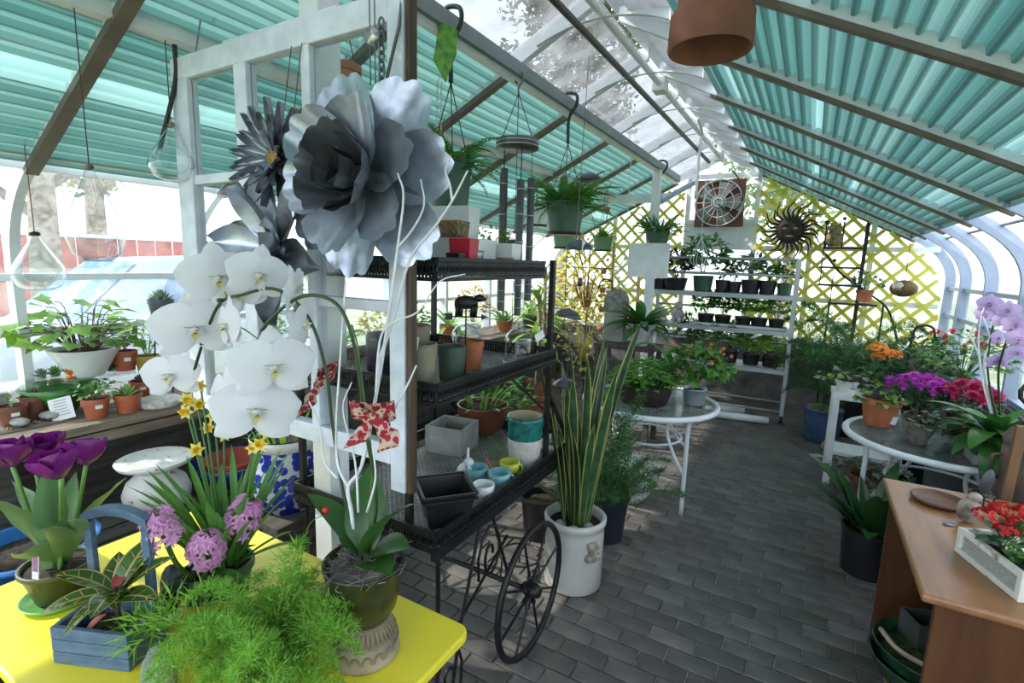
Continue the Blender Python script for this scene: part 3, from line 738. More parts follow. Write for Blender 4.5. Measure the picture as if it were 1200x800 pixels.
# lobed ivy leaf
def ivy_leaf(s, m):
    k = ('ivy', s, m.name)
    if k in _bc: return _bc[k]
    pts = [(0, 0), (.12, .2), (-.08, .42), (.25, .38), (.42, .62), (.58, .34), (1, 0)]
    full = pts+[(x, -y) for x, y in pts[-2:0:-1]]
    mb = MB(); n = len(full); vs_ = [(.35*s, 0, -.03*s)]+[(x*s, y*s, .09*s*abs(y)-.12*s*x*x) for x, y in full]
    mb.add(vs_, [(0, 1+i, 1+(i+1) % n) for i in range(n)]); _bc[k] = mb.mesh('leaf', m, True); return _bc[k]
def ivyp(n, reach, size, m, up=.3, seed=3, trail=.0, mats2=None):
    """trailing ivy: thin stems, each with single lobed leaves"""
    def f(t, R, zs):
        Rn = random.Random(seed); mb = MB()
        for k in range(n):
            a = Rn.uniform(0, 6.28); rr = reach*sqrt(Rn.uniform(.12, 1)); h = up*Rn.uniform(.25, 1)*(1-.5*(rr/reach)**2)-trail*(rr/reach)**2*Rn.uniform(.3, 1)
            p = V((cos(a)*rr, sin(a)*rr, zs+h)); mb.tube(spline([(cos(a)*R*.25, sin(a)*R*.25, zs-.01), (cos(a)*rr*.6, sin(a)*rr*.6, zs+max(h, 0)*.8+.02), p], 3), .0022, 4, cap=False)
            put(t, ivy_leaf(size*(1 if k % 3 else .75), mats2 if mats2 and k % 2 else m), p, a+Rn.uniform(-.9, .9), Rn.uniform(-.7, .5), Rn.uniform(-.6, .6))
        P(t, 'stems', mb, stem_b)
    return f
def succulent(n, L, W, m, layers=3, seed=1, z=0):
    """fleshy pointed leaves in a tight rosette"""
    k = ('suc', L, W, m.name)
    if k not in _bc:
        mb = MB(); rs = []
        for i in range(6):
            tt = i/5; w_ = W/2*max(.03, sin(pi*min(1, tt*.8+.18))); rs.append([(tt*L, w_*cos(q), w_*.45*sin(q)+tt*tt*L*.25) for q in (0, pi/3, 2*pi/3, pi, 4*pi/3, 5*pi/3, 2*pi)])
        _bc[k] = mb.grid(rs).mesh('leaf', m, True)
    me = _bc[k]
    def f(t, R, zs):
        Rn = random.Random(seed)
        for j in range(n):
            u = j/n; put(t, me, (0, 0, zs+z+.02*u*L/.05), j*2.4, .15+1.1*u, 0, 1-.45*u)
    return f
def poms(pts, r, m, seed=1, petals=34, name='flower', core=None):
    """round daisy heads at the given local points"""
    k = ('pom', r, m.name)
    if k not in _bc:
        R = random.Random(seed); mb = MB()
        for j in range(petals):
            u = (j+.5)/petals; e = .1+1.35*u; a = j*2.4
            mb.leaf((0, 0, r*.1*u), (cos(a)*cos(e), sin(a)*cos(e), sin(e)), r*(1.05-.4*u), r*.3, (0, 0, 1), .1)
        mb.ball((0, 0, 0), r*.3, 6, 4, mi=1); _bc[k] = mb.mesh(name, [m, core or m])
    me = _bc[k]
    def f(t, R, zs):
        Rn = random.Random(seed)
        for p in pts: obj(name, me, t, p, (Rn.uniform(-.5, .5), Rn.uniform(-.5, .5), Rn.uniform(0, 6)), Rn.uniform(.8, 1.15))
    return f
def cluster(t, c, r, n, s, m, seed=1, name='flower_cluster', core=None):
    """a head of tiny four-petalled flowers"""
    R = random.Random(seed); mb = MB(); c = V(c)
    for k in range(n):
        d = V((R.gauss(0, 1), R.gauss(0, 1), abs(R.gauss(0, .8)))).normalized(); p = c+V((d.x*r[0], d.y*r[1], d.z*r[2]))
        u = d.orthogonal().normalized(); v_ = d.cross(u)
        for j in range(4):
            a = j*pi/2+k; mb.leaf(p, u*cos(a)+v_*sin(a)+d*.35, s, s*.75, d, .05)
        if core: mb.ball(p+d*s*.12, s*.16, 5, 3, mi=1)
    return P(t, name, mb, [m, core or m])
def chain(pts, parent, r=.003, name='chain', m=None): return P(parent, name, MB().tube(pts, r, 5), m or wire_m)
# phalaenopsis blossom
def orchid_meshes(m, lipm, s):
    def pet(L, W, cup, blunt):
        mb = MB(); rs = []
        for i in range(8):
            t = i/7; w_ = W/2*max(.06, sin(pi*min(1, (t*.93+.07)**blunt))**.6)
            rs.append([(t*L, c*w_, cup*(t*t*.5+abs(c)**2*.25)*L+.01*L*sin(c*6+t*4)) for c in (-1, -.6, -.2, .2, .6, 1)])
        return mb.grid(rs).mesh('petal', m, True)
    big, sep = pet(s*.52, s*.62, -.16, .72), pet(s*.5, s*.34, -.12, .9)
    mb = MB()
    mb.ball((0, 0, s*.06), (s*.05, s*.06, s*.07), 8, 5)
    for a in (-.9, .9): mb.leaf((0, 0, s*.05), (.25, sin(a), .6), s*.16, s*.13, (1, 0, 0), 0, mi=1)
    for a in (-.5, .5): mb.leaf((0, 0, s*.05), (-.3, sin(a)*.9, .7), s*.17, s*.12, (1, 0, .2), .1, mi=0)
    mb.leaf((0, 0, s*.06), (-.75, 0, .65), s*.16, s*.12, (1, 0, .4), .3, mi=1); mb.ball((-s*.03, 0, s*.1), s*.04, 6, 4, mi=2)
    return big, sep, mb.mesh('flower', [m, lipm, mat('lip_throat', (.5, .35, .03), .5)], True)
def orchid_flower(t, ms, loc, facing, roll=0, s=1):
    """local z of the blossom looks along facing, local x is its upward direction"""
    big, sep, lip = ms; f = V(facing).normalized(); up = (Zax-f*Zax.dot(f)).normalized(); M = Matrix((up, f.cross(up), f)).transposed() @ Matrix.Rotation(roll, 3, 'Z')
    o = obj('flower', lip, t, loc, M.to_euler(), s)
    for a, me in ((0, sep), (2.2, sep), (-2.2, sep), (1.35, big), (-1.35, big)): obj('petal', me, o, (0, 0, -.002 if me is sep else .004), (0, 0, a))
    return o

# ================================================================ YELLOW TABLE: SPRING FLOWERS
YT = .65
# --- tulips
tul = lv('tulip_purple', (.13, .008, .18), (.26, .02, .2), .35, .25); tul_leaf = lv('tulip_leaf', (.16, .3, .12), (.09, .2, .09), .45, .3, 5)
p = Zp(72, 700, YT); t = T('tulip_pot', 'purple tulips in a brown pot on a green saucer', 'potted plant', p)
P(t, 'saucer', MB().lathe([(.06, 0), (.085, .004), (.092, .016), (.088, .016), (.08, .008), (.001, .006)], 28), mat('green_saucer', (.12, .35, .08), .35), True)
pb = P(t, 'pot', MB().lathe([(.055, .008), (.082, .1), (.088, .1), (.088, .112), (.08, .112), (.078, .1)], 28), mat('olive_brown_plastic', (.07, .075, .03), .45), True)
P(t, 'soil', MB().lathe([(.001, .104), (.05, .106), (.08, .1)], 16), mat('speckled_soil', (.03, .02, .014), .95, c2=(.4, .38, .35), scale=110, bump=.6), True)
MATS['speckled_soil'].node_tree.nodes['Color Ramp'].color_ramp.elements[0].position = .3; MATS['speckled_soil'].node_tree.nodes['Color Ramp'].color_ramp.elements[1].position = .37
pm_ = blade(.08, .062, tul, -1.35, .22, 'round', key='tul')
def L2(x, y, Y): q = Yp(x, y, Y)-p; return q
for i, (hx, hy, Y, lean) in enumerate(((15, 533, .46, 0), (40, 527, .52, .3), (72, 546, .47, -.2), (101, 531, .56, .2), (58, 522, .57, .1))):
    h = L2(hx, hy+14, Y); mb = MB().tube(spline([(h.x*.12, h.y*.12, .1), (h.x*.5, h.y*.5, h.z*.5), h]), .0055, 7); P(t, 'stem', mb, lv('tulip_stem', (.2, .38, .1)), True)
    f = obj('flower', MB().ball((0, 0, .012), (.014, .014, .012), 8, 5).mesh('flower', tul, True), t, h, (lean*.6, lean, i))
    for k in range(8): put(f, pm_, (cos(k*pi/4)*.006, sin(k*pi/4)*.006, .002), k*pi/4, .62 if k % 2 else .3, 0, .95 if k % 2 else 1.05, 'petal')
for (bx, by, tx, ty, Yt, W_) in ((50, 660, 5, 575, .38, .07), (60, 665, 52, 545, .5, .06), (85, 660, 84, 560, .6, .055), (95, 660, 131, 560, .6, .06), (70, 670, 20, 640, .38, .075), (90, 665, 112, 590, .46, .06), (65, 660, 30, 560, .6, .05), (80, 655, 75, 600, .4, .065)):
    tip = L2(tx, ty, Yt); d = tip-V((0, 0, .1)); L = d.length*1.05; az = math.atan2(d.y, d.x); el = math.asin(max(-1, min(1, d.z/d.length)))
    put(t, blade(round(L, 2), W_*1.3, tul_leaf, .35, .22, 'tulip', wavy=.04), (cos(az)*.015, sin(az)*.015, .1), az, el+.15, rnd(-.4, .4))
P(t, 'plant_label', MB().box((0, 0, .045), (.017, .0015, .08), Matrix.Translation(L2(40, 668, .44)-V((0, 0, .03))) @ Matrix.Rotation(.5, 4, 'Z') @ Matrix.Rotation(.12, 4, 'Y')), [white_paint])
P(t, 'label_picture', MB().box((0, -.0015, .05), (.013, .001, .045), Matrix.Translation(L2(40, 668, .44)-V((0, 0, .03))) @ Matrix.Rotation(.5, 4, 'Z') @ Matrix.Rotation(.12, 4, 'Y')), mat('label_print', (.45, .2, .05), .5, c2=(.2, .1, .4), scale=50))
# --- blue trug with croton
bw = wood('blue_wood', (.1, .17, .26), (.055, .1, .17), 5, (3, 12, 12), .6, .3)
a, b = Zp(63, 777, YT), Zp(152, 788, YT); ang = math.atan2(b.y-a.y, b.x-a.x); W_ = (b-a).length; D_ = .125
t = T('wooden_trug', 'blue wooden trug basket with an arched handle', 'basket', a, ang); Hh = .098
for k in range(3): P(t, 'front_board', MB().box((W_/2, .006, Hh*(k+.5)/3), (W_, .012, Hh/3-.0018)), bw, bevel=.0015); P(t, 'back_board', MB().box((W_/2, D_-.006, Hh*(k+.5)/3), (W_, .012, Hh/3-.0018)), bw, bevel=.0015)
for x in (.006, W_-.006): P(t, 'end_board', MB().box((x, D_/2, Hh/2), (.012, D_-.024, Hh)), bw, bevel=.0015)
P(t, 'base_board', MB().box((W_/2, D_/2, .006), (W_-.024, D_-.024, .01)), bw)
for x in (.022, W_-.022): P(t, 'handle_post', MB().box((x, D_-.02, .165), (.02, .016, .31)), bw, bevel=.002)
ar = [(W_/2+(W_/2-.012)*c_, .318+.026*(1-c_*c_)) for c_ in [k/6-1 for k in range(13)]]
P(t, 'handle', MB().grid([[(x, D_-.032, z) for x, z in ar], [(x, D_-.008, z) for x, z in ar], [(x, D_-.008, z+.022) for x, z in ar], [(x, D_-.032, z+.022) for x, z in ar], [(x, D_-.032, z) for x, z in ar]]), bw)
crg = lv('croton_green', (.03, .09, .03), (.07, .16, .04), .25); crr = lv('croton_vein', (.55, .5, .14), (.45, .3, .1), .3)
c = a+Matrix.Rotation(ang, 3, 'Z') @ V((W_*.58, D_*.5, .012)); t = T('croton', 'croton with dark yellow-veined leaves planted in the blue trug', 'plant', c)
P(t, 'soil', MB().box((0, 0, .03), (W_*.6, D_*.55, .06), Matrix.Rotation(ang, 4, 'Z')), soil)
P(t, 'stem', MB().tube([(0, 0, .05), (0, .005, .11), (.004, 0, .16)], .006, 6), stem_b, True)
def croton_leaf(L, W):
    mb = MB(); mb2 = blade(L, W, [crg, crr], .5, .1, 'lance', key='croton'); return mb2
def veined(L, W):
    k = ('vein', L, W)
    if k in _bc: return _bc[k]
    mb = MB(); rs = []; cols = (-1, -.88, -.1, .1, .88, 1); x = z = 0
    for i in range(11):
        tt = i/10; al = -.6*tt
        if i: x += cos(al)*L/10; z += sin(al)*L/10
        w_ = sin(pi*min(1, tt*.96+.04))**.8; rs.append([(x, c_*W/2*w_, z+abs(c_)*W*.12*w_) for c_ in cols])
    mb.grid(rs, mcol=[1, 0, 1, 0, 1])
    for i in range(2, 9, 2):
        for s_ in (-1, 1):
            q = V(rs[i][2 if s_ < 0 else 3]); e = V(rs[min(10, i+1)][1 if s_ < 0 else 4]); mb.bar(q+V((0, 0, .001)), q.lerp(e, .85)+V((0, 0, .0012)), .0022, .0006, mi=1)
    _bc[k] = mb.mesh('leaf', [crg, crr], True); return _bc[k]
for (az, el, L, W) in ((3.3, .2, .17, .055), (3.6, .55, .14, .048), (2.7, 1.0, .13, .055), (1.7, 1.15, .14, .06), (.6, .95, .15, .055), (.1, .6, .14, .05), (-.6, .5, .12, .045), (-1.3, .1, .11, .035), (-2.2, .15, .13, .045), (.9, 1.3, .14, .05), (-.2, 1.1, .12, .045)):
    put(t, veined(L, W), (0, 0, rnd(.1, .15)), az, el, rnd(-.3, .3), 1.18)
put(t, blade(.07, .035, lv('croton_red', (.45, .08, .07)), .6, .1, 'lance'), (.0, -.02, .1), -2.0, -.4); put(t, blade(.06, .03, MATS['croton_red'], .6, .1, 'lance'), (.0, 0, .15), 2.2, .9)
# --- dark scoop and grey garden ornament
p = Zp(200, 722, YT); t = T('garden_scoop', 'dark grey metal scoop propped up between the trug and the fern', 'tool', p, .45)
dm = mat('dark_grey_metal', (.06, .065, .075), .4, metal=.5)
P(t, 'blade', MB().grid([[(c_*.034*w_, -.012*(1-c_*c_)*w_+.02*z, z*.135+.01) for c_ in (-1, -.6, 0, .6, 1)] for z, w_ in ((0, .35), (.12, .75), (.35, .95), (.6, 1), (.8, .85), (.93, .55), (1, .12))]), dm, True)
P(t, 'handle', MB().tube([(-.005, -.01, .005), (-.03, -.02, .045), (-.055, -.03, .09)], [.008, .006, .009], 8), old_wood, True)
cem = mat('cement', (.3, .3, .29), .9, var=.2, scale=14, bump=.5, bscale=40)
p = Zp(186, 812, YT); t = T('stone_goose', 'pale grey stone bird ornament half hidden by the feathery fern', 'ornament', p, .6)
P(t, 'body', MB().lathe([(.028, 0), (.034, .02), (.036, .05), (.03, .085), (.02, .1), (.016, .11), (.001, .118)], 16, wob=lambda a_, i: .12*cos(a_)), cem, True)
P(t, 'head', MB().ball((.008, 0, .108), (.022, .014, .013), 10, 6), cem, True)
# --- hyacinths
pink = lv('hyacinth_pink', (.78, .42, .68), (.66, .3, .56), .5, .35)
p = Zp(236, 700, YT); t = T('hyacinth_pot', 'pink hyacinths in a small green pot', 'potted plant', p); zs = pot_parts(t, .06, .085, 'std', green_plastic)
fl = MB()
for k in range(6):
    a_ = k*pi/3; fl.leaf((0, 0, .006), (cos(a_), sin(a_), .35), .023, .0095, (0, 0, 1), .3)
fl.tube([(0, 0, -.012), (0, 0, .004)], .0035, 5); 
for i, (hx, hy, Y, hl) in enumerate(((190, 622, .62, .13), (286, 604, .8, .1), (242, 642, .7, .08))):
    h = Yp(hx, hy, Y)-p; base = V((h.x*.2, h.y*.2, zs)); P(t, 'stem', MB().tube(spline([base, (h.x*.7, h.y*.7, h.z*.6), h]), .007, 6), stem_g, True)
    mb = MB(); axis = (h-V((h.x*.5, h.y*.5, h.z*.3))).normalized(); M0 = axis.to_track_quat('Z', 'Y').to_matrix().to_4x4()
    R = random.Random(i)
    for k in range(44):
        u = R.random(); a_ = k*2.4; rr = .018+.016*sin(pi*min(1, u*.85+.15)); M = Matrix.Translation(h) @ M0 @ Matrix.Translation((cos(a_)*rr, sin(a_)*rr, (u-.5)*hl)) @ Matrix.Rotation(a_, 4, 'Z') @ Matrix.Rotation(1.25-u*.7, 4, 'Y')
        mb.add(fl.v, fl.f, M)
    stuff(P(t, 'flower_spike', mb, pink))
rosette(6, .17, .026, g_mid, (.6, 1.1), .7, 'strap', .2, 5)(t, .06, zs)
# --- daffodils
dy, dt = lv('daffodil_petal', (.88, .8, .25), (.85, .72, .12)), lv('daffodil_trumpet', (.88, .6, .03), (.82, .5, .02))
mb = MB()
for k in range(6):
    a_ = k*pi/3; mb.leaf((0, 0, 0), (cos(a_), sin(a_), .12), .021, .013, (0, 0, 1), .1)
mb.lathe([(.004, 0), (.006, .006), (.0065, .011), (.009, .014), (.007, .012), (.001, .004)], 10, mi=1); dafm = mb.mesh('flower', [dy, dt])
p = Zp(268, 692, YT); t = T('daffodil_pot', 'small yellow daffodils in a green pot', 'potted plant', p); zs = pot_parts(t, .075, .1, 'std', green_plastic)
for (hx, hy, Y) in ((220, 467, .78), (231, 473, .82), (219, 482, .76), (235, 452, .86), (229, 526, .74), (251, 486, .84), (304, 522, .8), (311, 506, .86), (297, 525, .9), (262, 510, .9), (243, 500, .9)):
    h = Yp(hx, hy, Y)-p; P(t, 'stem', MB().tube(spline([(h.x*.15, h.y*.15, zs), (h.x*.6, h.y*.6, h.z*.65), h]), .003, 5), stem_g)
    q = V((.8, -.55, .1)).normalized(); q = (q+V((rnd(-.4, .4), rnd(-.4, .4), rnd(-.2, .4)))).normalized(); obj('flower', dafm, t, h+q*.006, q.to_track_quat('Z', 'Y').to_euler(), 1.15)
dl = lv('daffodil_leaf', (.15, .36, .06), (.09, .25, .05)); R = random.Random(4)
for k in range(62):
    az = R.uniform(0, 6.28); L = R.choice((.3, .35, .26)); put(t, blade(L, .02, dl, .45, .2, 'strap'), (cos(az)*R.uniform(0, .055), sin(az)*R.uniform(0, .055), zs-.005), az, R.uniform(1.05, 1.5), R.uniform(-.5, .5))
for (tx, ty, L) in ((330, 560, .3), (350, 600, .25), (365, 612, .24), (305, 545, .3)):
    d = Yp(tx, ty, .86)-p-V((0, 0, zs)); put(t, blade(L, .028, dl, .3, .2, 'strap'), (.03, .01, zs), math.atan2(d.y, d.x), math.asin(d.z/d.length)+.12)
# --- feathery asparagus fern
p = Zp(322, 803, YT); t = T('asparagus_fern', 'feathery light green asparagus fern spilling over its dark pot', 'potted plant', p); zs = pot_parts(t, .075, .09, 'bucket', plastic_black)
pls = [plume_mesh(L, g_aspar, dr, 30, i, 22, .021, sp) for i, (L, dr, sp) in enumerate(((.25, 1.5, .6), (.21, 1.0, .65), (.28, 1.9, .5), (.17, .8, .75)))]
R = random.Random(11)
for k in range(50):
    az = k*2.4+R.uniform(-.3, .3); u = k/49; put(t, pls[k % 4], (cos(az)*.03, sin(az)*.03, zs), az, .1+1.25*u, R.uniform(-.5, .5), R.uniform(.72, .98), 'frond')
for (tx, ty, Y, s_) in ((130, 752, .5, 1.15), (350, 628, .8, 1.2)):
    d = Yp(tx, ty, Y)-p-V((0, 0, zs)); put(t, pls[1], (0, 0, zs), math.atan2(d.y, d.x), math.asin(d.z/d.length)+.35, 0, d.length/.21, 'frond')
P(t, 'bead', MB().ball(Yp(381, 598, .8)-p, .0085, 10, 6), mat('red_bead', (.6, .02, .02), .25), True, label='small red bead on a thin green wire')
P(t, 'bead_wire', MB().tube(spline([(0, 0, zs), (Yp(345, 700, .75)-p), (Yp(360, 620, .8)-p), (Yp(381, 602, .8)-p)]), .0012, 4), stem_g)
# --- carved stone pedestal and the white orchid
p = Zp(428, 762, YT); orx = p.copy()
stm = mat('carved_stone', (.36, .3, .2), .8, c2=(.16, .125, .08), scale=16, bump=.4, bscale=50)
t = T('stone_pedestal', 'round carved stone pedestal under the white orchid pot', 'pedestal', p)
P(t, 'body', MB().lathe([(.083, 0), (.088, .008), (.086, .018), (.083, .022), (.08, .05), (.075, .054), (.07, .058), (.062, .09), (.066, .096), (.064, .1), (.001, .1)], 48), stm, True)
gm = MB().bar((.0815, 0, .06), (.0655, 0, .09), .004, .004).mesh('flute', stm); am = MB().tube([(.083, .011*cos(q), .024+.02*sin(q)) for q in [pi*k/8 for k in range(9)]], .0028, 5).mesh('arch_relief', stm)
for k in range(40): obj('flute', gm, t, (-.004, 0, 0), (0, 0, k*2*pi/40))
for k in range(18): obj('arch_relief', am, t, rot=(0, 0, k*2*pi/18))
p = V((orx.x, orx.y, YT+.1)); t = T('white_orchid', 'white moth orchid with arching stems in a dark olive glazed pot', 'potted plant', p)
P(t, 'pot', MB().lathe([(.03, 0), (.06, .003), (.078, .03), (.09, .08), (.095, .14), (.1, .148), (.098, .155), (.092, .15), (.086, .12), (.001, .11)], 36), mat('olive_glaze', (.035, .04, .014), .3, var=.3, scale=20), True)
R = random.Random(3); mb = MB()
for k in range(150):
    q = V((R.gauss(0, .04), R.gauss(0, .04), .145+R.uniform(0, .025))); mb.tube(spline([q+V((R.gauss(0, .02), R.gauss(0, .02), R.gauss(0, .008))) for _ in range(4)], 3), .0011, 3, cap=False)
mb.lathe([(.088, .135), (.06, .15), (.001, .155)], 16)
stuff(P(t, 'moss', mb, mat('spanish_moss', (.22, .2, .17), .9, var=.3)))
ol_w = 1.35
ol = lv('orchid_leaf', (.055, .15, .03), (.03, .09, .02), .3, .15, 4)
for (tx, ty, Y, L, W) in ((345, 545, .8, .23, .065), (505, 555, .9, .24, .07), (495, 632, .85, .16, .085), (400, 600, .95, .18, .06), (485, 680, .78, .13, .07), (440, 520, .95, .24, .075)):
    d = Yp(tx, ty, Y)-p-V((0, 0, .15)); put(t, blade(L, W*ol_w, ol, .75, .12, 'lance'), (0, 0, .15), math.atan2(d.y, d.x), math.asin(d.z/d.length)+.35, rnd(-.3, .3))
def chainpts(pts): return [Yp(x, y, Y)-p for x, y, Y in pts]
dg = mat('dark_stem', (.03, .055, .015), .4)
S1 = spline([V((.005, 0, .15))]+chainpts(((441, 590, .86), (428, 500, .84), (418, 420, .82), (405, 372, .8), (385, 350, .79), (355, 347, .78), (325, 366, .77), (305, 392, .76), (300, 430, .76), (300, 470, .76))))
S2 = spline([V((-.01, .01, .15))]+chainpts(((405, 590, .88), (390, 500, .88), (383, 440, .87), (368, 385, .86), (345, 352, .84), (318, 338, .82), (285, 345, .8), (258, 355, .8), (240, 395, .8), (226, 440, .8), (222, 465, .8))))
for S in (S1, S2): P(t, 'stem', MB().tube(S, .0042, 7), dg, True)
P(t, 'stake', MB().tube([V((0, .01, .15))]+chainpts(((437, 540, .87), (418, 400, .84), (412, 380, .82))), .002, 5), stem_g)
for (x, y, Y) in ((258, 352, .79), (309, 388, .755), (237, 402, .79)): P(t, 'clip', MB().lathe([(.004, -.006), (.009, -.004), (.009, .004), (.004, .006)], 8, Matrix.Translation(Yp(x, y, Y)-p)), plastic_black)
wp = lv('orchid_white', (.82, .82, .84), (.74, .74, .78), .45, .3, 12); wl = lv('orchid_lip', (.75, .72, .5), (.55, .5, .12), .4)
W3 = orchid_meshes(wp, wl, .1)
for (x, y, Y, d_, yaw, ro) in ((255, 325, .78, 84, .1, .1), (303, 322, .8, 72, .25, -.2), (346, 338, .8, 60, 1.2, .4), (228, 385, .77, 92, 0, .05), (200, 440, .76, 68, -.5, .1), (268, 382, .74, 72, -1.25, .2), (264, 462, .74, 74, -1.15, .3), (320, 430, .74, 96, .15, 0), (300, 482, .72, 98, .1, -.15), (280, 345, .84, 60, -.3, .5), (355, 380, .84, 52, .8, 1)):
    q = Yp(x, y, Y); f = (CAM-q).normalized(); f = Matrix.Rotation(yaw, 3, 'Z') @ f+V((0, 0, -.12)); s_ = d_*ps(q)/.1
    orchid_flower(t, W3, q-p, f, ro, s_)
    st = min(S1+S2, key=lambda e: (e-(q-p)).length); P(t, 'flower_stalk', MB().tube(spline([st, st.lerp(q-p, .5)+V((0, 0, .01)), q-p-f.normalized()*.008]), .0018, 5), lv('stalk', (.2, .3, .08)))
# ribbon bows
rib = bpy.data.materials.new('heart_ribbon'); rib.use_nodes = True; N = rib.node_tree.nodes; Lk = rib.node_tree.links; MATS['heart_ribbon'] = rib
vo = N.new('ShaderNodeTexVoronoi'); vo.inputs['Scale'].default_value = 75; tc = N.new('ShaderNodeTexCoord'); Lk.new(tc.outputs['Object'], vo.inputs['Vector'])
rp = N.new('ShaderNodeValToRGB'); rp.color_ramp.interpolation = 'CONSTANT'; rp.color_ramp.elements[0].color = (.32, .012, .03, 1); rp.color_ramp.elements[1].position = .56; rp.color_ramp.elements[1].color = (.5, .38, .3, 1)
Lk.new(vo.outputs['Distance'], rp.inputs[0]); Lk.new(rp.outputs[0], N['Principled BSDF'].inputs['Base Color']); N['Principled BSDF'].inputs['Roughness'].default_value = .8
def bow(label, x, y, Y, s, parts, rz):
    q = Yp(x, y, Y); t = T('ribbon_bow', label, 'bow', q, rz)
    def rb(name, pts, w0, w1):
        pts = spline(pts, 6); n = len(pts); rows = []
        for i, c_ in enumerate(pts):
            w_ = w0+(w1-w0)*min(1, i/n*1.5)
            rows.append([V(c_)*s+V((0, -.008*sin(k*1.6), k*w_*s*.5)) if name == 'loop' else V(c_)*s+V((k*w_*s*.5, -.006*sin(i*.9+k), k*.15*w_*s)) for k in (-1, 0, 1)])
        P(t, name, MB().grid(rows), rib, True)
    if 'l' in parts: rb('loop', [(0, 0, 0), (-.5, -.3, .25), (-1.0, -.1, .3), (-.8, .3, .1), (0, .1, 0)], .25, 1.05)
    rb('loop', [(0, 0, 0), (.5, -.3, .2), (1.0, -.1, .35), (.8, .3, .1), (0, .1, 0)], .25, 1.05)
    rb('tail', [(0, -.05, -.05), (-.35, -.15, -.5), (-.6, -.1, -1.0), (-.85, -.1, -1.45)], .35, 1.0)
    if 'l' in parts: rb('tail', [(0, -.05, -.05), (.4, -.15, -.45), (.75, -.1, -.95), (.7, -.15, -1.6)], .35, .95)
    P(t, 'knot', MB().ball((0, -.05*s, 0), (.14*s, .14*s, .17*s), 8, 6), rib, True)
bow('red and cream heart ribbon bow facing out on the orchid stem', 437, 486, .82, .05, 'lr', .55)
bow('narrow heart ribbon bow seen edge-on at the back orchid stem', 372, 445, .88, .055, 'r', 1.5)
# white painted branch
t = T('white_branch', 'white painted bare branch standing in the orchid pot', 'branch', p+V((0, 0, .12)))
wb = mat('white_branch_paint', (.72, .73, .76), .6, var=.08); o0 = p+V((0, 0, .12))
for pts, r0 in (([(418, 655, .84), (412, 600, .84), (408, 570, .84), (424, 545, .85), (440, 470, .86), (445, 420, .88)], .006), ([(408, 570, .84), (396, 545, .84), (394, 500, .84), (398, 430, .82), (405, 330, .8)], .004),
                ([(424, 545, .85), (445, 440, .88), (458, 350, .9), (466, 290, .92), (473, 230, .92), (466, 203, .92)], .0045), ([(445, 420, .88), (462, 370, .92), (480, 305, .95), (510, 265, .97), (530, 235, .97), (548, 200, .97)], .0045),
                ([(466, 290, .92), (484, 268, .93), (497, 240, .93), (493, 210, .93)], .003), ([(530, 235, .97), (527, 215, .97), (522, 200, .97), (527, 188, .97)], .003), ([(450, 505, .86), (462, 480, .87), (478, 450, .88), (488, 428, .88)], .0035),
                ([(395, 560, .84), (380, 540, .84), (375, 500, .83), (362, 470, .82)], .0035), ([(440, 470, .86), (445, 400, .86), (460, 378, .87), (490, 365, .9), (515, 330, .92), (545, 321, .94)], .003), ([(430, 600, .84), (440, 560, .84), (436, 520, .84)], .003), ([(420, 600, .83), (416, 540, .84), (402, 480, .84), (412, 448, .84)], .003)):
    pp = spline([Yp(*q)-o0 for q in pts], 4); P(t, 'twig', MB().tube(pp, [r0*(1-.55*i/len(pp)) for i in range(len(pp))], 6), wb, True)

# ================================================================ GALVANISED METAL FLOWERS ON THE PARTITION
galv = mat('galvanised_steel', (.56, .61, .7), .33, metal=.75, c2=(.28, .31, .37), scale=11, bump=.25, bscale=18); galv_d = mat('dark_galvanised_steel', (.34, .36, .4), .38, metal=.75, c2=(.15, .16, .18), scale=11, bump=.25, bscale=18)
def mpetal(L, W, lobes, cup, curl, m, blunt=.8, seed=0):
    mb = MB(); rs = []; nc = 13 if lobes > 1 else 7; R = random.Random(seed)
    for i in range(9):
        t_ = i/8; row = []
        for j in range(nc):
            c_ = -1+2*j/(nc-1); w_ = W/2*(.28+.72*sin(pi/2*min(1, t_*1.3)))*(1 if lobes > 1 or t_ < .55 else max(.15, cos((t_-.55)/.45*pi/2)**.7))
            ln = L*(1+(.07*abs(cos(pi*lobes*(c_+1)/2+pi/2))-.2*c_*c_ if lobes > 1 else 0)); crease = .022*L*abs(cos(pi*lobes*(c_+1)/2)) if lobes > 1 else .04*L*abs(c_)
            row.append((t_*ln, c_*w_, cup*L*(c_*c_)*.35+curl*L*t_*t_+crease*t_))
        rs.append(row)
    o = mb.grid(rs).mesh('petal', m, True); return o
def metal_flower(label, c, f, rings, centre, name='metal_flower', tilt=0):
    f = V(f).normalized(); t = T(name, label, 'metal flower', c); up = (Zax-f*Zax.dot(f)).normalized(); M = Matrix((up, f.cross(up), f)).transposed().to_4x4()
    for (n, L, W, lobes, cup, curl, el, r0, m, a0, zo) in rings:
        ms = [mpetal(L*q, W, lobes, cup, curl, m) for q in (1, .93)]
        for k in range(n):
            a_ = a0+2*pi*k/n+rnd(-.06, .06); e = el+rnd(-.08, .08)
            Mo = M @ Matrix.Rotation(a_, 4, 'Z') @ Matrix.Translation((r0, 0, zo+(.004 if k % 2 else 0))) @ Matrix.Rotation(-e, 4, 'Y') @ Matrix.Rotation(rnd(-.15, .15), 4, 'X')
            o = obj('petal', ms[k % 2], t); o.matrix_local = Mo
    if centre:
        r_, m = centre; mb = MB().ball((0, 0, 0), (r_, r_, r_*.6), 12, 6)
        o = P(t, 'centre', mb, m, True); o.matrix_local = M @ Matrix.Translation((0, 0, .01))
    return t
c = Yp(432, 212, 1.06)
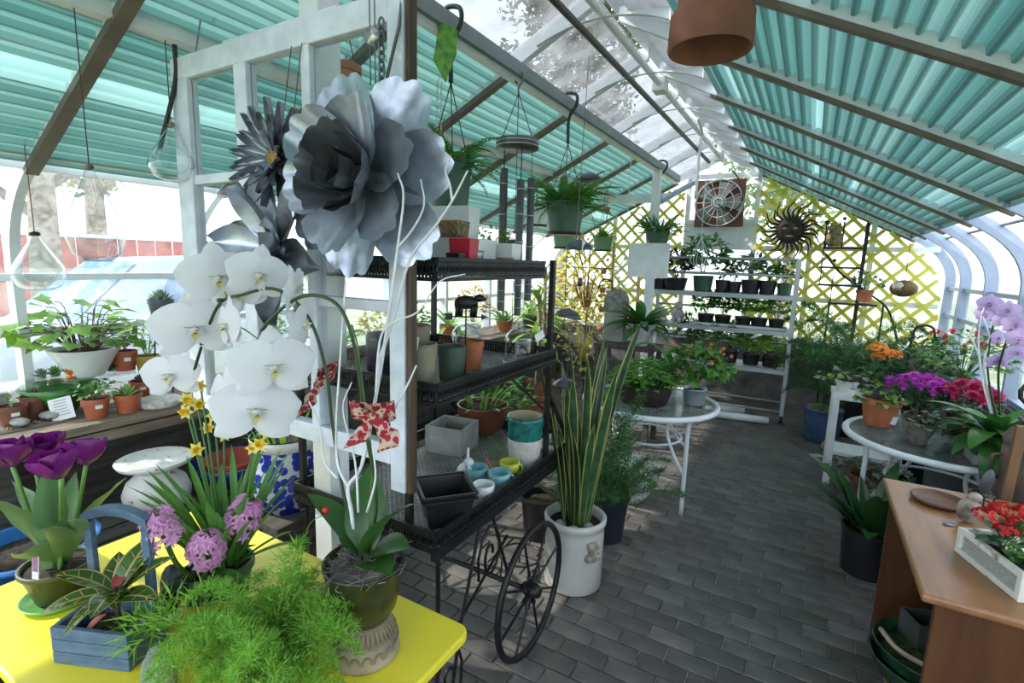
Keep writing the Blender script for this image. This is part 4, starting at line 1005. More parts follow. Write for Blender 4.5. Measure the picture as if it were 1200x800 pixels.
rose = metal_flower('large galvanised metal rose with scalloped petals on the white frame', c, (.14, -1, .03), [(7, .255, .185, 3, .25, -.05, .1, .02, galv, .3, 0), (6, .205, .165, 3, .45, .1, .38, .02, galv, .8, .012), (5, .155, .14, 3, .7, .3, .7, .02, galv_d, .1, .03), (4, .11, .115, 3, .9, .4, .95, .015, galv_d, .6, .045), (3, .075, .09, 2, 1, .4, 1.2, .01, galv_d, .2, .05)], (.03, galv_d))
chain([(.02, .04, .24), (.03, .09, .42), (.03, .12, .6)], rose, .005)
c = Yp(327, 186, 1.08)
ds = metal_flower('galvanised metal daisy with many narrow petals and a brass centre', c, (.1, -1, .05), [(18, .165, .036, 1, .3, .1, .1, .01, galv_d, 0, 0), (16, .125, .034, 1, .3, .1, .3, .01, galv_d, .15, .008), (12, .085, .028, 1, .3, .1, .55, .01, galv, .3, .014)], (.042, mat('brass_centre', (.4, .26, .08), .5, metal=.5, bump=.8, bscale=120)))
for dx in (-.02, .03): chain([(dx, .03, .1), (dx, .075, .36)], ds, .0015, 'hanging_wire', stem_b)
c = Yp(332, 293, 1.04)
metal_flower('dark galvanised metal magnolia with broad smooth petals beside the orchid', c, (-.1, -1, .2), [(6, .25, .13, 1, .35, -.08, .25, .02, galv_d, .35, 0), (4, .2, .12, 1, .5, .1, .55, .015, galv, .1, .015)], (.03, galv_d))

# ================================================================ ON THE CART
C0, C1, C2 = CZ
def lump(name, label, cat, p, mb, m, smooth=True, group=None, rz=0): o = P(None, name, mb, m, smooth, loc=p, rot=(0, 0, rz)); return tag(o, label, cat, group)
def hollow_square(w_, h, th, m, t, taper=1.0):
    for (x, y, a, b) in ((0, 1, w_, th), (0, -1, w_, th), (1, 0, th, w_-2*th), (-1, 0, th, w_-2*th)): pass
# square stone planter
a, b, c_ = Zp(502, 521, C0), Zp(540, 537, C0), Zp(573, 512, C0); ang = math.atan2(c_.y-b.y, c_.x-b.x)
def box_planter(name, label, corner, ang, w_, d, h, th, m, cat='planter', soilz=None, taper=0, group=None):
    t = T(name, label, cat, corner, ang, group); k = taper
    def ring(z, o, i): return [(-o, -o, z), (w_+o, -o, z), (w_+o, d+o, z), (-o, d+o, z)]
    mb = MB(); r = [ring(0, -k, 0), ring(h, 0, 0), ring(h, -th, 0), ring(th, -th-k, 0)]
    vs_ = sum(r, []); fs = [(3, 2, 1, 0)]
    for q in range(3): fs += [(q*4+i, q*4+(i+1) % 4, q*4+4+(i+1) % 4, q*4+4+i) for i in range(4)]
    fs.append((12, 13, 14, 15)); mb.add(vs_, fs); P(t, 'body', mb, m, bevel=.002)
    if soilz: P(t, 'soil', MB().box((w_/2, d/2, soilz), (w_-2*th-2*k, d-2*th-2*k, .01)), soil)
    return t
conc = mat('grey_concrete', (.32, .32, .3), .9, var=.12, scale=10, bump=.4, bscale=60)
W_ = .2
box_planter('stone_planter', 'square grey concrete planter on the lower cart shelf', b+V((0, 0, .003)), ang, W_, W_, .135, .012, conc, soilz=.06)
bo = V((-1.07, 1.285, C0+.003))
t = box_planter('nursery_pot', 'shiny black square nursery pots nested on the lower cart shelf', bo+V((0, 0, 0)), radians(50), .185, .185, .13, .005, plastic_black, 'pot', taper=.025)
mb = MB()
for z in (.112, .131):
    for i in range(4):
        q = [(-.004, -.004), (.189, -.004), (.189, .189), (-.004, .189)]; mb.bar((*q[i], z), (*q[(i+1) % 4], z), .008, .007)
P(t, 'rim', mb, plastic_black)
# glazed pots
tealg = mat('teal_glaze', (.02, .16, .15), .25, var=.25, scale=25); cream = mat('cream_clay', (.5, .4, .28), .7)
def simple_pot(name, label, p, R, H, m, style='cyl', inner=None, rib=0, group=None, base=None, cat='pot'):
    t = T(name, label, cat, p, 0, group); b_ = base or .88
    pr = [(.001, 0), (R*b_, 0), (R*(b_+.06), H*.1), (R*.99, H*.85), (R, H), (R*.92, H)]
    P(t, 'body', MB().lathe(pr, 48 if rib else 26, wob=(lambda a_, i: rib*cos(a_*24) if 2 <= i <= 4 else 0) if rib else None), m, True)
    P(t, 'lining', MB().lathe([(R*.92, H), (R*.88, H*.9), (R*.84, H*.55), (.001, H*.54)], 24), inner or m, True)
    return t
q = Zp(614, 543, C0); kk = ps(q)
simple_pot('textured_pot', 'white woven-texture pot holding up the teal pot', q+V((0, 0, .003)), 20*kk, 32*kk, mat('white_textured', (.55, .54, .5), .6, bump=.8, bscale=90), base=.82)
simple_pot('teal_pot', 'teal banded pot with cream inside, stacked in the white pot', q+V((0, 0, .003+30*kk)), 21*kk, 28*kk, tealg, inner=cream, base=.9)
def cup(label, px, py, w_, h, m, hz):
    p = Zp(px, py, C0)+V((0, 0, .003)); k = ps(p); t = T('cup', label, 'cup', p, hz); R, H = w_*k/2, h*k
    P(t, 'bowl', MB().lathe([(.001, 0), (R*.62, 0), (R*.7, H*.05), (R*.9, H*.4), (R, H), (R*.93, H), (R*.8, H*.4), (.001, H*.12)], 24), m, True)
    P(t, 'handle', MB().tube([(R*.9+R*.35*sin(v_), 0, H*.55+H*.28*cos(v_)) for v_ in [pi*i/8 for i in range(9)]], R*.1, 6), m, True)
bluec = mat('pale_blue_glaze', (.18, .42, .48), .25); ylc = mat('lime_yellow_glaze', (.5, .52, .05), .25)
cup('pale blue glazed cup beside the white bunny', 559, 563, 26, 17, bluec, .3); cup('pale blue glazed cup beside the white ribbed pot', 585, 570, 27, 18, bluec, .5); cup('lime yellow glazed cup beside the stacked pots', 597, 557, 24, 17, ylc, .4)
q = Zp(566, 588, C0)+V((0, 0, .003)); simple_pot('ribbed_pot', 'small white ribbed pot by the black nursery pots', q, 13*ps(q), 22*ps(q), white_ceramic, rib=.02, base=.75)
q = Zp(544, 560, C0)+V((0, 0, .003)); k = ps(q); t = T('bunny_figurine', 'tiny white ceramic bunny with upright ears', 'figurine', q, .6)
P(t, 'body', MB().ball((0, 0, 9*k), (9*k, 7*k, 9*k), 12, 8).ball((5*k, 0, 19*k), (6*k, 5*k, 5.5*k), 10, 8), white_ceramic, True)
for s_ in (-1, 1): P(t, 'ear', MB().ball((4*k, s_*3*k, 28*k), (1.8*k, 2*k, 8*k), 8, 6), white_ceramic, True)
q = Zp(648, 527, C0)+V((0, 0, .003)); k = ps(q); t = T('ceramic_wreath', 'white ceramic ring figurine with little birds at the cart corner', 'figurine', q)
P(t, 'ring', MB().tube(circ((0, 0, 5*k), 13*k, 20), 4*k, 8, closed=True), white_ceramic, True)
for a_ in (0, 2.2, 4.1): P(t, 'bird', MB().ball((cos(a_)*12*k, sin(a_)*12*k, 11*k), (5*k, 3.5*k, 4*k), 8, 6).ball((cos(a_)*12*k+4*k, sin(a_)*12*k, 14*k), 2.4*k, 6, 5), white_ceramic, True)
brz = mat('brown_glaze', (.16, .05, .025), .3, var=.2)
q = V((-1.5, 2.3, C0+.003))
potted(0, 0, 0, 60, 34, 'spiky light green bromeliads in a brown glazed bowl on the cart', many(rosette(22, .17, .016, g_light, (.5, 1.35), .5, 'strap', .2, 8, spread=.5), bushp(.05, .03, 12, .03, lv('bromeliad_red', (.5, .04, .06)), 4)), 'bowl', brz, at=q, name='bromeliad_bowl', cat='potted plant')
# middle shelf
q = Zp(500, 462, C1)+V((0, 0, .003)); q = V((-1.14, 1.35, C1+.003)); simple_pot('clay_pot', 'tall beige clay pot on the middle cart shelf', q, .055, .155, mat('beige_clay', (.28, .25, .17), .7), base=.72)
q = V((-1.12, 1.5, C1+.003)); simple_pot('fluted_pot', 'dark green fluted pot on the middle cart shelf', q, .05, .13, mat('green_stoneware', (.06, .09, .07), .55), rib=.03, base=.85)
q = V((-1.17, 1.7, C1+.003)); t = T('flower_pot', 'empty terracotta pot on the middle cart shelf', 'pot', q); pot_parts(t, .05, .12, 'std', terracotta)
q = V((-1.38, 1.42, C1+.003)); simple_pot('navy_pot', 'dark navy pot behind the white sash on the cart', q, .07, .16, mat('navy_glaze', (.012, .016, .05), .3))
q = V((-1.42, 1.62, C1+.003)); simple_pot('large_clay_pot', 'large beige clay pot standing behind the fluted pot', q, .08, .17, MATS['beige_clay'], base=.7)
q = V((-1.135, 1.292, C1+.17)); t = tag(P(None, 'price_tag', MB().box((0, 0, 0), (.085, .002, .05)), white_paint, loc=q+V((0, -.02, 0)), rot=(-.15, .1, .15)), 'white card with a handwritten price on the pots behind the sash', 'sign')
lt = text_mesh('$70', .03); lt.materials.append(mat('blue_ink', (.03, .08, .4), .6)); obj('lettering', lt, t, (-.01, -.0015, 0), (pi/2, 0, 0))
jar = glass('cloche_glass', (.93, .95, .94), 1.2, rough=.02)
def cloche(label, q, R, H):
    t = T('glass_cloche', label, 'cloche', q); pr = [(R*1.04, .002), (R, .01), (R*.99, H*.62)]+[(R*.99*cos(v_), H*.62+H*.38*sin(v_)) for v_ in [pi/2*i/8 for i in range(1, 8)]]+[(.004, H)]
    P(t, 'dome', MB().lathe(pr, 28), jar, True); P(t, 'foot_rim', MB().tube(circ((0, 0, .006), R*1.02, 28), .004, 6, closed=True), jar, True); P(t, 'knob', MB().ball((0, 0, H+.012), .012, 10, 8), jar, True)
cloche('clear glass cloche with a paper tag on the middle cart shelf', V((-1.08, 1.93, C1+.003)), .062, .155); cloche('clear glass cloche behind the terracotta pot on the cart', V((-1.36, 1.93, C1+.003)), .07, .15)
tag(P(None, 'paper_tag', MB().box((0, 0, 0), (.002, .05, .035)), white_paint, loc=(-1.005, 1.985, C1+.125), rot=(.5, 0, -.4)), 'white paper tag leaning on the glass cloche', 'tag')
tag(P(None, 'price_card', MB().box((0, 0, 0), (.07, .002, .055)).box((0, -.0015, .008), (.05, .0008, .004), mi=1).box((0, -.0015, -.004), (.05, .0008, .003), mi=1).box((.004, -.0015, -.016), (.025, .0008, .006), mi=1), [white_paint, mat('grey_print', (.25, .27, .3), .6)], loc=Zp(698, 503, .79)+V((0, 0, 0)), rot=(0, .55, .45)), 'white printed price card hanging at the end of the cart', 'tag')
# upper shelf
zt = C2+.003
def tub(name, label, x, y, w_, d, h, m, rz=0, cat='box'): return box_planter(name, label, V((x, y, zt)), rz, w_, d, h, .006, m, cat, taper=.006)
tub('red_box', 'red box on the upper cart shelf', -1.08, 1.42, .08, .08, .12, mat('red_card', (.6, .02, .05), .4), .2)
tub('black_box', 'narrow black box in front of the red box on the cart', -1.05, 1.365, .05, .05, .07, plastic_black, .2)
tub('basin', 'white plastic basin at the back of the upper cart shelf', -1.42, 1.6, .3, .2, .13, white_ceramic, .1, 'basin')
wk = mat('wicker', (.3, .2, .11), .8, var=.3, scale=60, bump=1, bscale=120)
t = tub('wicker_basket', 'small brown wicker basket stacked in the white basin', -1.3, 1.58, .13, .1, .06, wk, .1, 'basket'); t.location.z = zt+.135
t = tub('storage_tub', 'white plastic tub stacked behind the wicker basket', -1.42, 1.72, .2, .1, .13, white_ceramic, .1, 'tub'); t.location.z = zt+.135
q = V((-1.17, 1.66, zt)); simple_pot('tin_bucket', 'ribbed silver tin bucket on the upper cart shelf', q, .065, .085, mat('tin', (.45, .46, .48), .3, metal=.9), base=.85, cat='bucket')
q = V((-1.07, 1.78, zt)); t = T('flower_pot', 'small terracotta pot beside the tin bucket on the upper shelf', 'pot', q); pot_parts(t, .035, .06, 'std', terracotta)
t = tub('window_box', 'white window box on the end of the upper cart shelf', -1.32, 1.84, .24, .09, .12, white_ceramic, .05, 'planter')
bush(t, (.12, .045, .14), (.1, .05, .05), 60, .035, g_light, 21)
t = tub('patterned_cup', 'small blue patterned box next to the black box', -1.13, 1.32, .05, .05, .045, mat('blue_pattern', (.05, .25, .32), .4, c2=(.4, .5, .5), scale=60), .1)
# weather vane animal hung below the upper shelf
q = Xp(546, 372, -1.12); k = ps(q); t = T('weather_vane', 'black iron bear weather vane standing on the middle shelf', 'ornament', V((q.x, q.y, C1+.003)), radians(35)); hz = q.z-C1
P(t, 'rod', MB().tube([(0, 0, 0), (0, 0, hz+.03)], .003, 6).lathe([(.03, 0), (.03, .004), (.004, .008)], 14), black_iron)
P(t, 'arrow', MB().tube([(-.06, 0, hz), (.06, 0, hz)], .003, 6).prism([(.058, -.012), (.085, 0), (.058, .012)], -.002, .002, Matrix.Translation((0, 0, hz)) @ Matrix.Rotation(pi/2, 4, 'X')).prism([(-.085, -.012), (-.05, -.012), (-.05, .012), (-.085, .012), (-.075, 0)], -.002, .002, Matrix.Translation((0, 0, hz)) @ Matrix.Rotation(pi/2, 4, 'X')), black_iron)
mb = MB().ball((0, 0, hz+.055), (.045, .016, .026), 14, 8).ball((.05, 0, hz+.072), (.02, .012, .015), 10, 6).ball((.068, 0, hz+.068), (.01, .008, .008), 8, 5)
for x in (-.035, -.02, .022, .034): mb.tube([(x, 0, hz+.05), (x+.002, 0, hz+.025), (x, 0, hz+.003)], [.011, .008, .008], 6)
P(t, 'bear', mb, black_iron, True)

# ================================================================ HANGING THINGS
HB = 2.67
hook_m = mat('dark_green_tape', (.012, .03, .022), .5)
def hanger(t, top, zr_, R, n=3, m=None, off=0):
    for k in range(n): a_ = off+2*pi*k/n; P(t, 'hanger_wire', MB().tube([(cos(a_)*R, sin(a_)*R, zr_), (top[0], top[1], top[2])], .0028, 5), m or plastic_black)
def basket(label, px, py_top, py_bot, wpx, X, potm, plant, hookz=HB, hook=True, saucer=True, name='hanging_basket'):
    b_ = Xp(px, py_bot, X); k = ps(b_); H = (py_bot-py_top)*k; R = wpx*k/2
    t = T(name, label, 'hanging basket', b_); zs = pot_parts(t, R, H, 'bucket', potm, base=.8)
    if saucer: P(t, 'saucer', MB().lathe([(R*.7, -.012), (R*.86, -.012), (R*.88, .006), (R*.8, .004)], 24), plastic_black, True)
    dz = hookz-b_.z; hanger(t, (0, 0, dz-.22), H*.98, R*.96)
    P(t, 'hook', MB().tube(spline([(0, 0, dz-.22), (0, 0, dz-.06), (0.05, 0, dz+.02), (.045, 0, dz+.085), (-.03, 0, dz+.1), (-.05, 0, dz+.03)]), .011 if hook else .004, 7), hook_m if hook else wire_m, True)
    plant(t, R, zs); return t
basket('hanging fern in a dark green basket beside the metal rose', 527, 192, 246, 52, -1.52, green_plastic, fernp(46, .24, g_fern, (-.1, 1.4), 1.2, .2, .4, 2))
basket('hanging fern in a dark green basket hanging between the wind chime and the umbrella chain', 661, 238, 273, 46, -1.52, green_plastic, fernp(60, .31, g_fern, (-.1, 1.4), .9, .2, .4, 3))
basket('hanging staghorn-like fern in a green basket by the white board', 769, 272, 290, 28, -1.52, green_plastic, fernp(44, .32, g_mid, (.2, 1.4), .8, .2, .4, 4))
basket('light green hanging basket with a small grassy plant', 706, 278, 293, 24, -2.1, pale_green_plastic, rosette(34, .22, .028, g_light, (.3, 1.4), .8, 'strap', .15, 6), hookz=2.5, hook=False)
basket('pale green hanging basket half hidden behind the larger fern basket', 660, 274, 290, 26, -2.15, pale_green_plastic, rosette(18, .14, .02, g_light, (.5, 1.4), .6, 'strap', .15, 9), hookz=2.5, hook=False)
basket('pale grassy hanging basket in a white pot behind the chime tubes', 628, 244, 264, 30, -2.3, white_ceramic, rosette(22, .16, .02, g_light, (.4, 1.4), .7, 'strap', .15, 12), hookz=2.42, hook=False)
# fern care card on the hook
q = Xp(522, 60, -1.5); t = tag(P(None, 'plant_card', MB().prism([(-.04, .12), (.045, .1), (.05, 0), (.015, -.13), (-.05, -.05)], -.001, .001), mat('fern_print', (.03, .12, .02), .4, c2=(.15, .4, .03), scale=30), loc=q, rot=(pi/2, .1, .9)), 'glossy green fern care card hanging from the hook', 'plant card')
# bead strings and cords on the left purlin
for (x, y0, y1, X, nm, lb) in ((110, 0, 50, -2.4, 'a', ''),): pass
q = Xp(513, 30, -1.9); t = T('bead_string', 'string of pearly beads looped beside the partition', 'beads', V((q.x, q.y, 1.9)))
mb = MB()
for k in range(48): mb.ball((.0, 0, .75-k*.0155), .0062, 6, 4); mb.ball((.0, .035, .73-k*.0155), .0062, 6, 4)
stuff(P(t, 'beads', mb, mat('pearl', (.7, .68, .62), .3), True))
# wind chime
q = Xp(606, 175, -1.52); k = ps(q); t = T('wind_chime', 'large wind chime with grey banded tubes under the beam', 'wind chime', q)
chm = mat('chime_grey', (.1, .1, .108), .45, metal=.2); chb = mat('chime_band', (.6, .6, .62), .3, metal=.6)
R = 25*k
P(t, 'top_disc', MB().lathe([(.001, 0), (R, 0), (R, .045), (R*.92, .055), (.001, .055)], 28), chm, True)
for z in (.012, .034): P(t, 'band', MB().tube(circ((0, 0, z), R+.001, 28), .0025, 5, closed=True), chb)
for a_ in (0, 2.1, 4.2): P(t, 'cord', MB().tube([(cos(a_)*R*.8, sin(a_)*R*.8, .05), (0, 0, .3)], .0025, 4), plastic_black)
P(t, 'hook', MB().tube(spline([(0, 0, .3), (0, 0, .33), (.03, .0, .38), (0, 0, .42), (-.03, 0, .38), (-.01, 0, .35)]), .006, 6), wire_m, True); P(t, 'hook', MB().tube([(0, 0, .42), (0, 0, 2.67-q.z)], .005, 6), wire_m)
for i, (px, y0, y1) in enumerate(((587, 207, 352), (600, 210, 372), (613, 195, 366), (626, 203, 362), (606, 212, 340))):
    a_ = i*2*pi/5+.5; pt = V((cos(a_)*R*.72, sin(a_)*R*.72, 0)); ztop = -(y0-175)*k; zb = -(y1-175)*k
    rr = .021; c_ = P(t, 'tube', MB().tube([(0, 0, zb), (0, 0, ztop)], rr, 14), chm, loc=pt)
    for f_ in (.08, .3, .55, .78, .86, .94): P(c_, 'band', MB().tube(circ((0, 0, ztop+(zb-ztop)*f_), rr+.001, 14), .0028, 4, closed=True), chb)
    P(t, 'cord', MB().tube([pt+V((0, 0, 0)), pt+V((0, 0, ztop))], .0018, 4), plastic_black)
P(t, 'striker', MB().lathe([(.001, 0), (R*.42, 0), (R*.42, .03), (.001, .03)], 20, Matrix.Translation((0, 0, -(285-175)*k))), chm, True)
P(t, 'striker_cord', MB().tube([(0, 0, 0), (0, 0, -(440-175)*k)], .0018, 4), plastic_black)
P(t, 'wind_sail', MB().prism([(-.02, -.06), (.02, -.05), (.028, .03), (0, .06), (-.025, .03)], -.005, .005, Matrix.Translation((0, 0, -(432-175)*k)) @ Matrix.Rotation(pi/2, 4, 'X') @ Matrix.Rotation(.5, 4, 'Y')), chm)
# chain of umbrella-shaped cups
q = V((-1.02, 2.42, 2.62)); t = T('umbrella_chain', 'hanging chain of dark metal umbrella cups beside the snake plant', 'garden chain', q)
cupm = mat('umbrella_metal', (.09, .1, .125), .4, metal=.6)
um = MB().lathe([(.068, -.03), (.06, -.012), (.035, .006), (.006, .014), (.001, .02)], 24, wob=lambda a_, i: .04*abs(sin(a_*4)) if i == 0 else 0).mesh('umbrella_cup', cupm, True)
P(t, 'wire', MB().tube([(0, 0, 0), (-.02, 0, -.8), (-.03, -.02, -1.68)], .002, 4), wire_m)
for i, (px, py, s_) in enumerate(((690, 205, .9), (681, 284, 1), (671, 365, 1), (668, 447, 1))):
    z = Xp(px, py, -1.02).z; y = Xp(px, py, -1.02).y; obj('umbrella_cup', um, t, (0-.01*i, y-q.y, z-q.z), (rnd(-.15, .15), rnd(-.15, .15), 0), s_)
for (px, py) in ((680, 330), (671, 415), (668, 470)):
    c_ = Xp(px, py, -1.02)-q; P(t, 'weight', MB().lathe([(.001, -.025), (.012, -.02), (.014, 0), (.008, .018), (.001, .024)], 12, Matrix.Translation(c_)), cupm, True)
c_ = Xp(677, 481, -1.02)-q; P(t, 'leaf_pendant', MB().ball(c_, (.006, .022, .035), 10, 8), cupm, True)
c_ = Xp(684, 288, -.99)-q; P(t, 'paper_tag', MB().box(c_, (.002, .04, .05)), white_paint, label='white paper tag')
# terracotta pot hanging upside down
q = Yp(833, 40, 1.25); k = ps(q); R = 48*k; t = T('bell_pot', 'large terracotta pot hanging upside down from the roof', 'pot', q)
P(t, 'pot', MB().lathe([(R*.97, -.035), (R, -.03), (R*.98, .035), (R*.86, .04), (R*.7, .2), (.03, .2), (.03, .19), (R*.64, .188), (R*.8, .02), (R*.9, -.03), (R*.97, -.035)], 40), terra_dark, True).modifiers.new('e', 'EDGE_SPLIT').split_angle = radians(35)
P(t, 'cord', MB().tube([(0, 0, .19), (0, 0, zr(q.x-RX)-.1-q.z)], .004, 6), stem_b)
# clear glass teardrop terrariums
tg = glass('terrarium_glass', (.93, .96, .96), 1.5, rough=.02)
def teardrop(label, px, ptop, pbot, wpx, X, cordtop, name='glass_teardrop', cap=old_wood):
    b_ = Xp(px, pbot, X); k = ps(b_); H = (pbot-ptop)*k; R = wpx*k/2; t = T(name, label, 'terrarium', b_)
    pr = [(R*.45, 0), (R*.8, H*.08), (R, H*.27), (R*.93, H*.42), (R*.6, H*.65), (R*.25, H*.88), (R*.12, H)]
    n = 30; mb = MB().lathe(pr, n); face = math.atan2(-b_.y, -b_.x)
    keep = [f for f in mb.f if not (len(f) == 4 and all((V(mb.v[i])-V((cos(face)*R, sin(face)*R, H*.33))).length < R*.62 for i in f))]; mb.f = keep; mb.m = [0]*len(keep)
    P(t, 'glass_body', mb, tg, True); P(t, 'opening_rim', MB().tube([V((cos(face)*R*.86, sin(face)*R*.86, H*.33))+V((-sin(face), cos(face), 0))*R*.58*cos(v_)+V((0, 0, 1))*R*.58*sin(v_)+V((cos(face), sin(face), 0))*R*.1*(-cos(v_)**2) for v_ in [2*pi*i/24 for i in range(24)]], .003, 5, closed=True), tg, True)
    P(t, 'cap', MB().tube([(-.012, 0, H), (.012, 0, H)], .01, 8) if cap is old_wood else MB().lathe([(.02, H-.005), (.02, H+.01), (.005, H+.014)], 12), cap, True)
    P(t, 'cord', MB().tube([(0, 0, H), (0, 0, cordtop-b_.z)], .002, 4), stem_b)
    return t
teardrop('clear glass teardrop terrarium hanging above the ivy bowl at the window', 115, 200, 306, 58, -2.21, 2.45)
teardrop('smaller glass teardrop terrarium with a black cap hanging at the window', 48, 276, 340, 50, -2.95, 2.12, cap=plastic_black)
teardrop('round glass terrarium hanging beside the partition post', 205, 150, 212, 52, -2.21, 2.45)
# sunlit terracotta pot hanging behind the partition, a small fan pulley and chain
q = Yp(402, 118, 1.75); k = ps(q); t = T('hanging_pot', 'terracotta pot hanging behind the partition near the beam', 'hanging pot', q); pot_parts(t, .085, .15, 'std', terracotta); hanger(t, (0, 0, .42), .145, .08)
q = Yp(711, 252, 5.6); 
t = T('pot_string', 'string of tiny terracotta pots hanging near the back plants', 'hanging pots', V((q.x, q.y, 2.45)))
P(t, 'cord', MB().tube([(0, 0, 0), (0, 0, -1.35)], .003, 4), stem_b)
mb = MB().lathe([(.022, -.05), (.034, 0), (.03, 0), (.02, -.04)], 14); pmesh = mb.mesh('little_pot', terracotta, True)
for py in (243, 315, 337, 360, 383): obj('little_pot', pmesh, t, (0, 0, Yp(711, py, 5.6).z-2.45), scale=1.15)
# wire basket ornaments
for (px, py, Y, lb) in ((820, 300, 5.9, 'white wire basket hanging in front of the display rack'), (731, 322, 5.2, 'white wire teardrop hanging beside the stone block')):
    q = Yp(px, py, Y); t = T('wire_ornament', lb, 'ornament', q); k = ps(q)
    for a_ in range(6):
        P(t, 'wire', MB().tube(spline([(0, 0, 22*k), (cos(a_*pi/3)*6*k, sin(a_*pi/3)*6*k, 8*k), (cos(a_*pi/3)*10*k, sin(a_*pi/3)*10*k, -6*k), (0, 0, -14*k)]), .004, 5), white_metal, True)
    P(t, 'cord', MB().tube([(0, 0, 22*k), (0, 0, 2.72-q.z)], .004, 5), white_metal)

# ================================================================ LEFT BENCH
t = T('glass_shelf', 'clear glass shelf raised above the plank bench', 'shelf', (-3.28, 1.12, 0))
P(t, 'glass', MB().box((0, 0, .985), (.24, .95, .008)), clear_glass)
for y in (-.3, .36): P(t, 'support', MB().box((-.04, y, BZ+.07), (.1, .06, .139)), cem)
GZ = .99
box_ok = None
gb = mat('green_bowl_glaze', (.06, .24, .05), .3, var=.2)
q = V((-3.2, 1.02, BZ)); t = T('green_bowl', 'flared green bowl standing under the glass shelf', 'bowl', q)
P(t, 'body', MB().lathe([(.001, 0), (.06, 0), (.07, .01), (.12, .08), (.165, .135), (.158, .135), (.11, .08), (.001, .02)], 32), gb, True)
q = Zp(86, 434, GZ+.001); q = V((-3.27, q.y, GZ)); k = ps(q)
t = T('ivy_bowl', 'ivy growing in a wide white bowl on the glass shelf', 'potted plant', q); zs = pot_parts(t, .155, .145, 'cone', white_ceramic, base=.5)
ivyp(74, .25, .085, g_lime, .3, 5, .02, g_light)(t, .15, zs)
def bpot(px, py, w_, h, label, plant, m=terra_plastic, z=BZ, X=None, sticker=True, style='std', name='potted_succulent'):
    q = Zp(px, py, z)
    if X is not None: q = V((X, Xp(px, py, X).y, z))
    return potted(px, py, z, w_, h, label, plant, style, m, name=name, at=q, sticker=sticker)
suc_g = mat('succulent_green', (.13, .28, .09), .45, var=.2); suc_b = mat('succulent_blue', (.2, .3, .22), .5, var=.2); suc_p = mat('succulent_purple', (.14, .07, .1), .5, var=.3); suc_br = mat('succulent_brown', (.16, .09, .07), .7, var=.3)
bpot(16, 497, 29, 23, 'dark terracotta pot with gravel and a small sprout by the pebble beetle', bushp(.03, .03, 14, .03, g_mid, 2), terra_dark)
bpot(42, 489, 25, 27, 'dark terracotta pot with a brown clumping succulent', succulent(14, .05, .035, suc_br), terra_dark, sticker=False)
bpot(114, 488, 28, 23, 'bushy jade succulent in a small terracotta pot', many(succulent(16, .07, .03, suc_g, z=.03), bushp(.09, .06, 60, .04, suc_g, 7, W=.6)))
bpot(151, 482, 28, 22, 'pale green star-shaped succulent in a terracotta pot', succulent(24, .065, .024, mat('succulent_lime', (.3, .45, .14), .45)), sticker=False)
bpot(166, 465, 23, 20, 'dark purple rosette succulent in a terracotta pot', succulent(18, .05, .03, suc_p))
bpot(147, 428, 26, 23, 'leafy jade plant in a terracotta pot on the glass shelf', many(bushp(.05, .09, 24, .05, g_mid, 9), succulent(8, .07, .03, suc_g, z=.04)), z=GZ, X=-3.25)
bpot(174, 431, 26, 22, 'trailing green plant in a mustard yellow pot', bushp(.09, .1, 90, .03, g_lime, 12), mat('mustard_glaze', (.4, .27, .05), .4), z=GZ-.03, X=-3.2, sticker=False)
MATS and None
for (px, py, sz, m_, lb) in ((41, 440, .05, suc_b, 'small grey-blue rosette succulent lying on the glass shelf edge'), (64, 440, .055, suc_g, 'green rosette succulent under the orange lily candle'), (108, 437, .06, mat('succulent_pink', (.5, .36, .36), .5), 'pale pink rosette succulent on the glass shelf'), (131, 434, .06, suc_b, 'grey-green rosette succulent beside the pale pink one')):
    q = Zp(px, py, GZ); q = V((max(-3.36, q.x), q.y, GZ)); t = T('succulent_rosette', lb, 'succulent', q); succulent(16, sz, sz*.5, m_)(t, .02, .004); P(t, 'base', MB().lathe([(.001, 0), (sz*.4, 0), (sz*.3, .01), (.001, .014)], 10), m_)
q = Zp(70, 436, GZ); q = V((-3.24, q.y-.02, GZ)); t = T('lily_candle', 'orange lily-shaped candle holder on the glass shelf', 'candle holder', q)
for k in range(9): put(t, blade(.055, .034, mat('orange_glaze', (.75, .2, .02), .3), -.9, .2, 'lance', name='petal'), (0, 0, .012), k*2*pi/9, .35+.2*(k % 2), name='petal')
P(t, 'base', MB().lathe([(.001, 0), (.02, 0), (.024, .012), (.001, .014)], 14), MATS['orange_glaze'], True)
stone_m = mat('river_stone', (.4, .39, .37), .7, var=.2, scale=20)
for (px, py, lb) in ((24, 500, 'pale pebble beetle with wire legs beside the gravel pot'), (59, 492, 'grey pebble beetle with wire legs beside the paper card')):
    q = Zp(px, py, BZ); k = ps(q); t = T('pebble_beetle', lb, 'ornament', q, rnd(0, 1)); P(t, 'pebble', MB().ball((0, 0, 6*k), (11*k, 8*k, 5*k), 14, 8), stone_m, True)
    for s_ in (-1, 1):
        for x in (-6, 0, 6): P(t, 'leg', MB().tube([(x*k, s_*5*k, 4*k), (x*k, s_*10*k, 5*k), (x*k, s_*12*k, 0)], .0015, 4), black_iron)
q = Zp(76, 492, BZ); k = ps(q); t = tag(P(None, 'paper_card', MB().box((0, 0, 13*k), (22*k, .002, 26*k)), white_paint, loc=q+V((0, 0, .003)), rot=(-.25, -.22, .95)), 'white handwritten paper card leaning among the succulents', 'sign')
for i in range(6): P(t, 'writing', MB().box((rnd(-1, 1)*k, -.002, (23-3.4*i)*k), (rnd(11, 17)*k, .0008, .8*k)), mat('pencil_grey', (.3, .3, .32), .8))
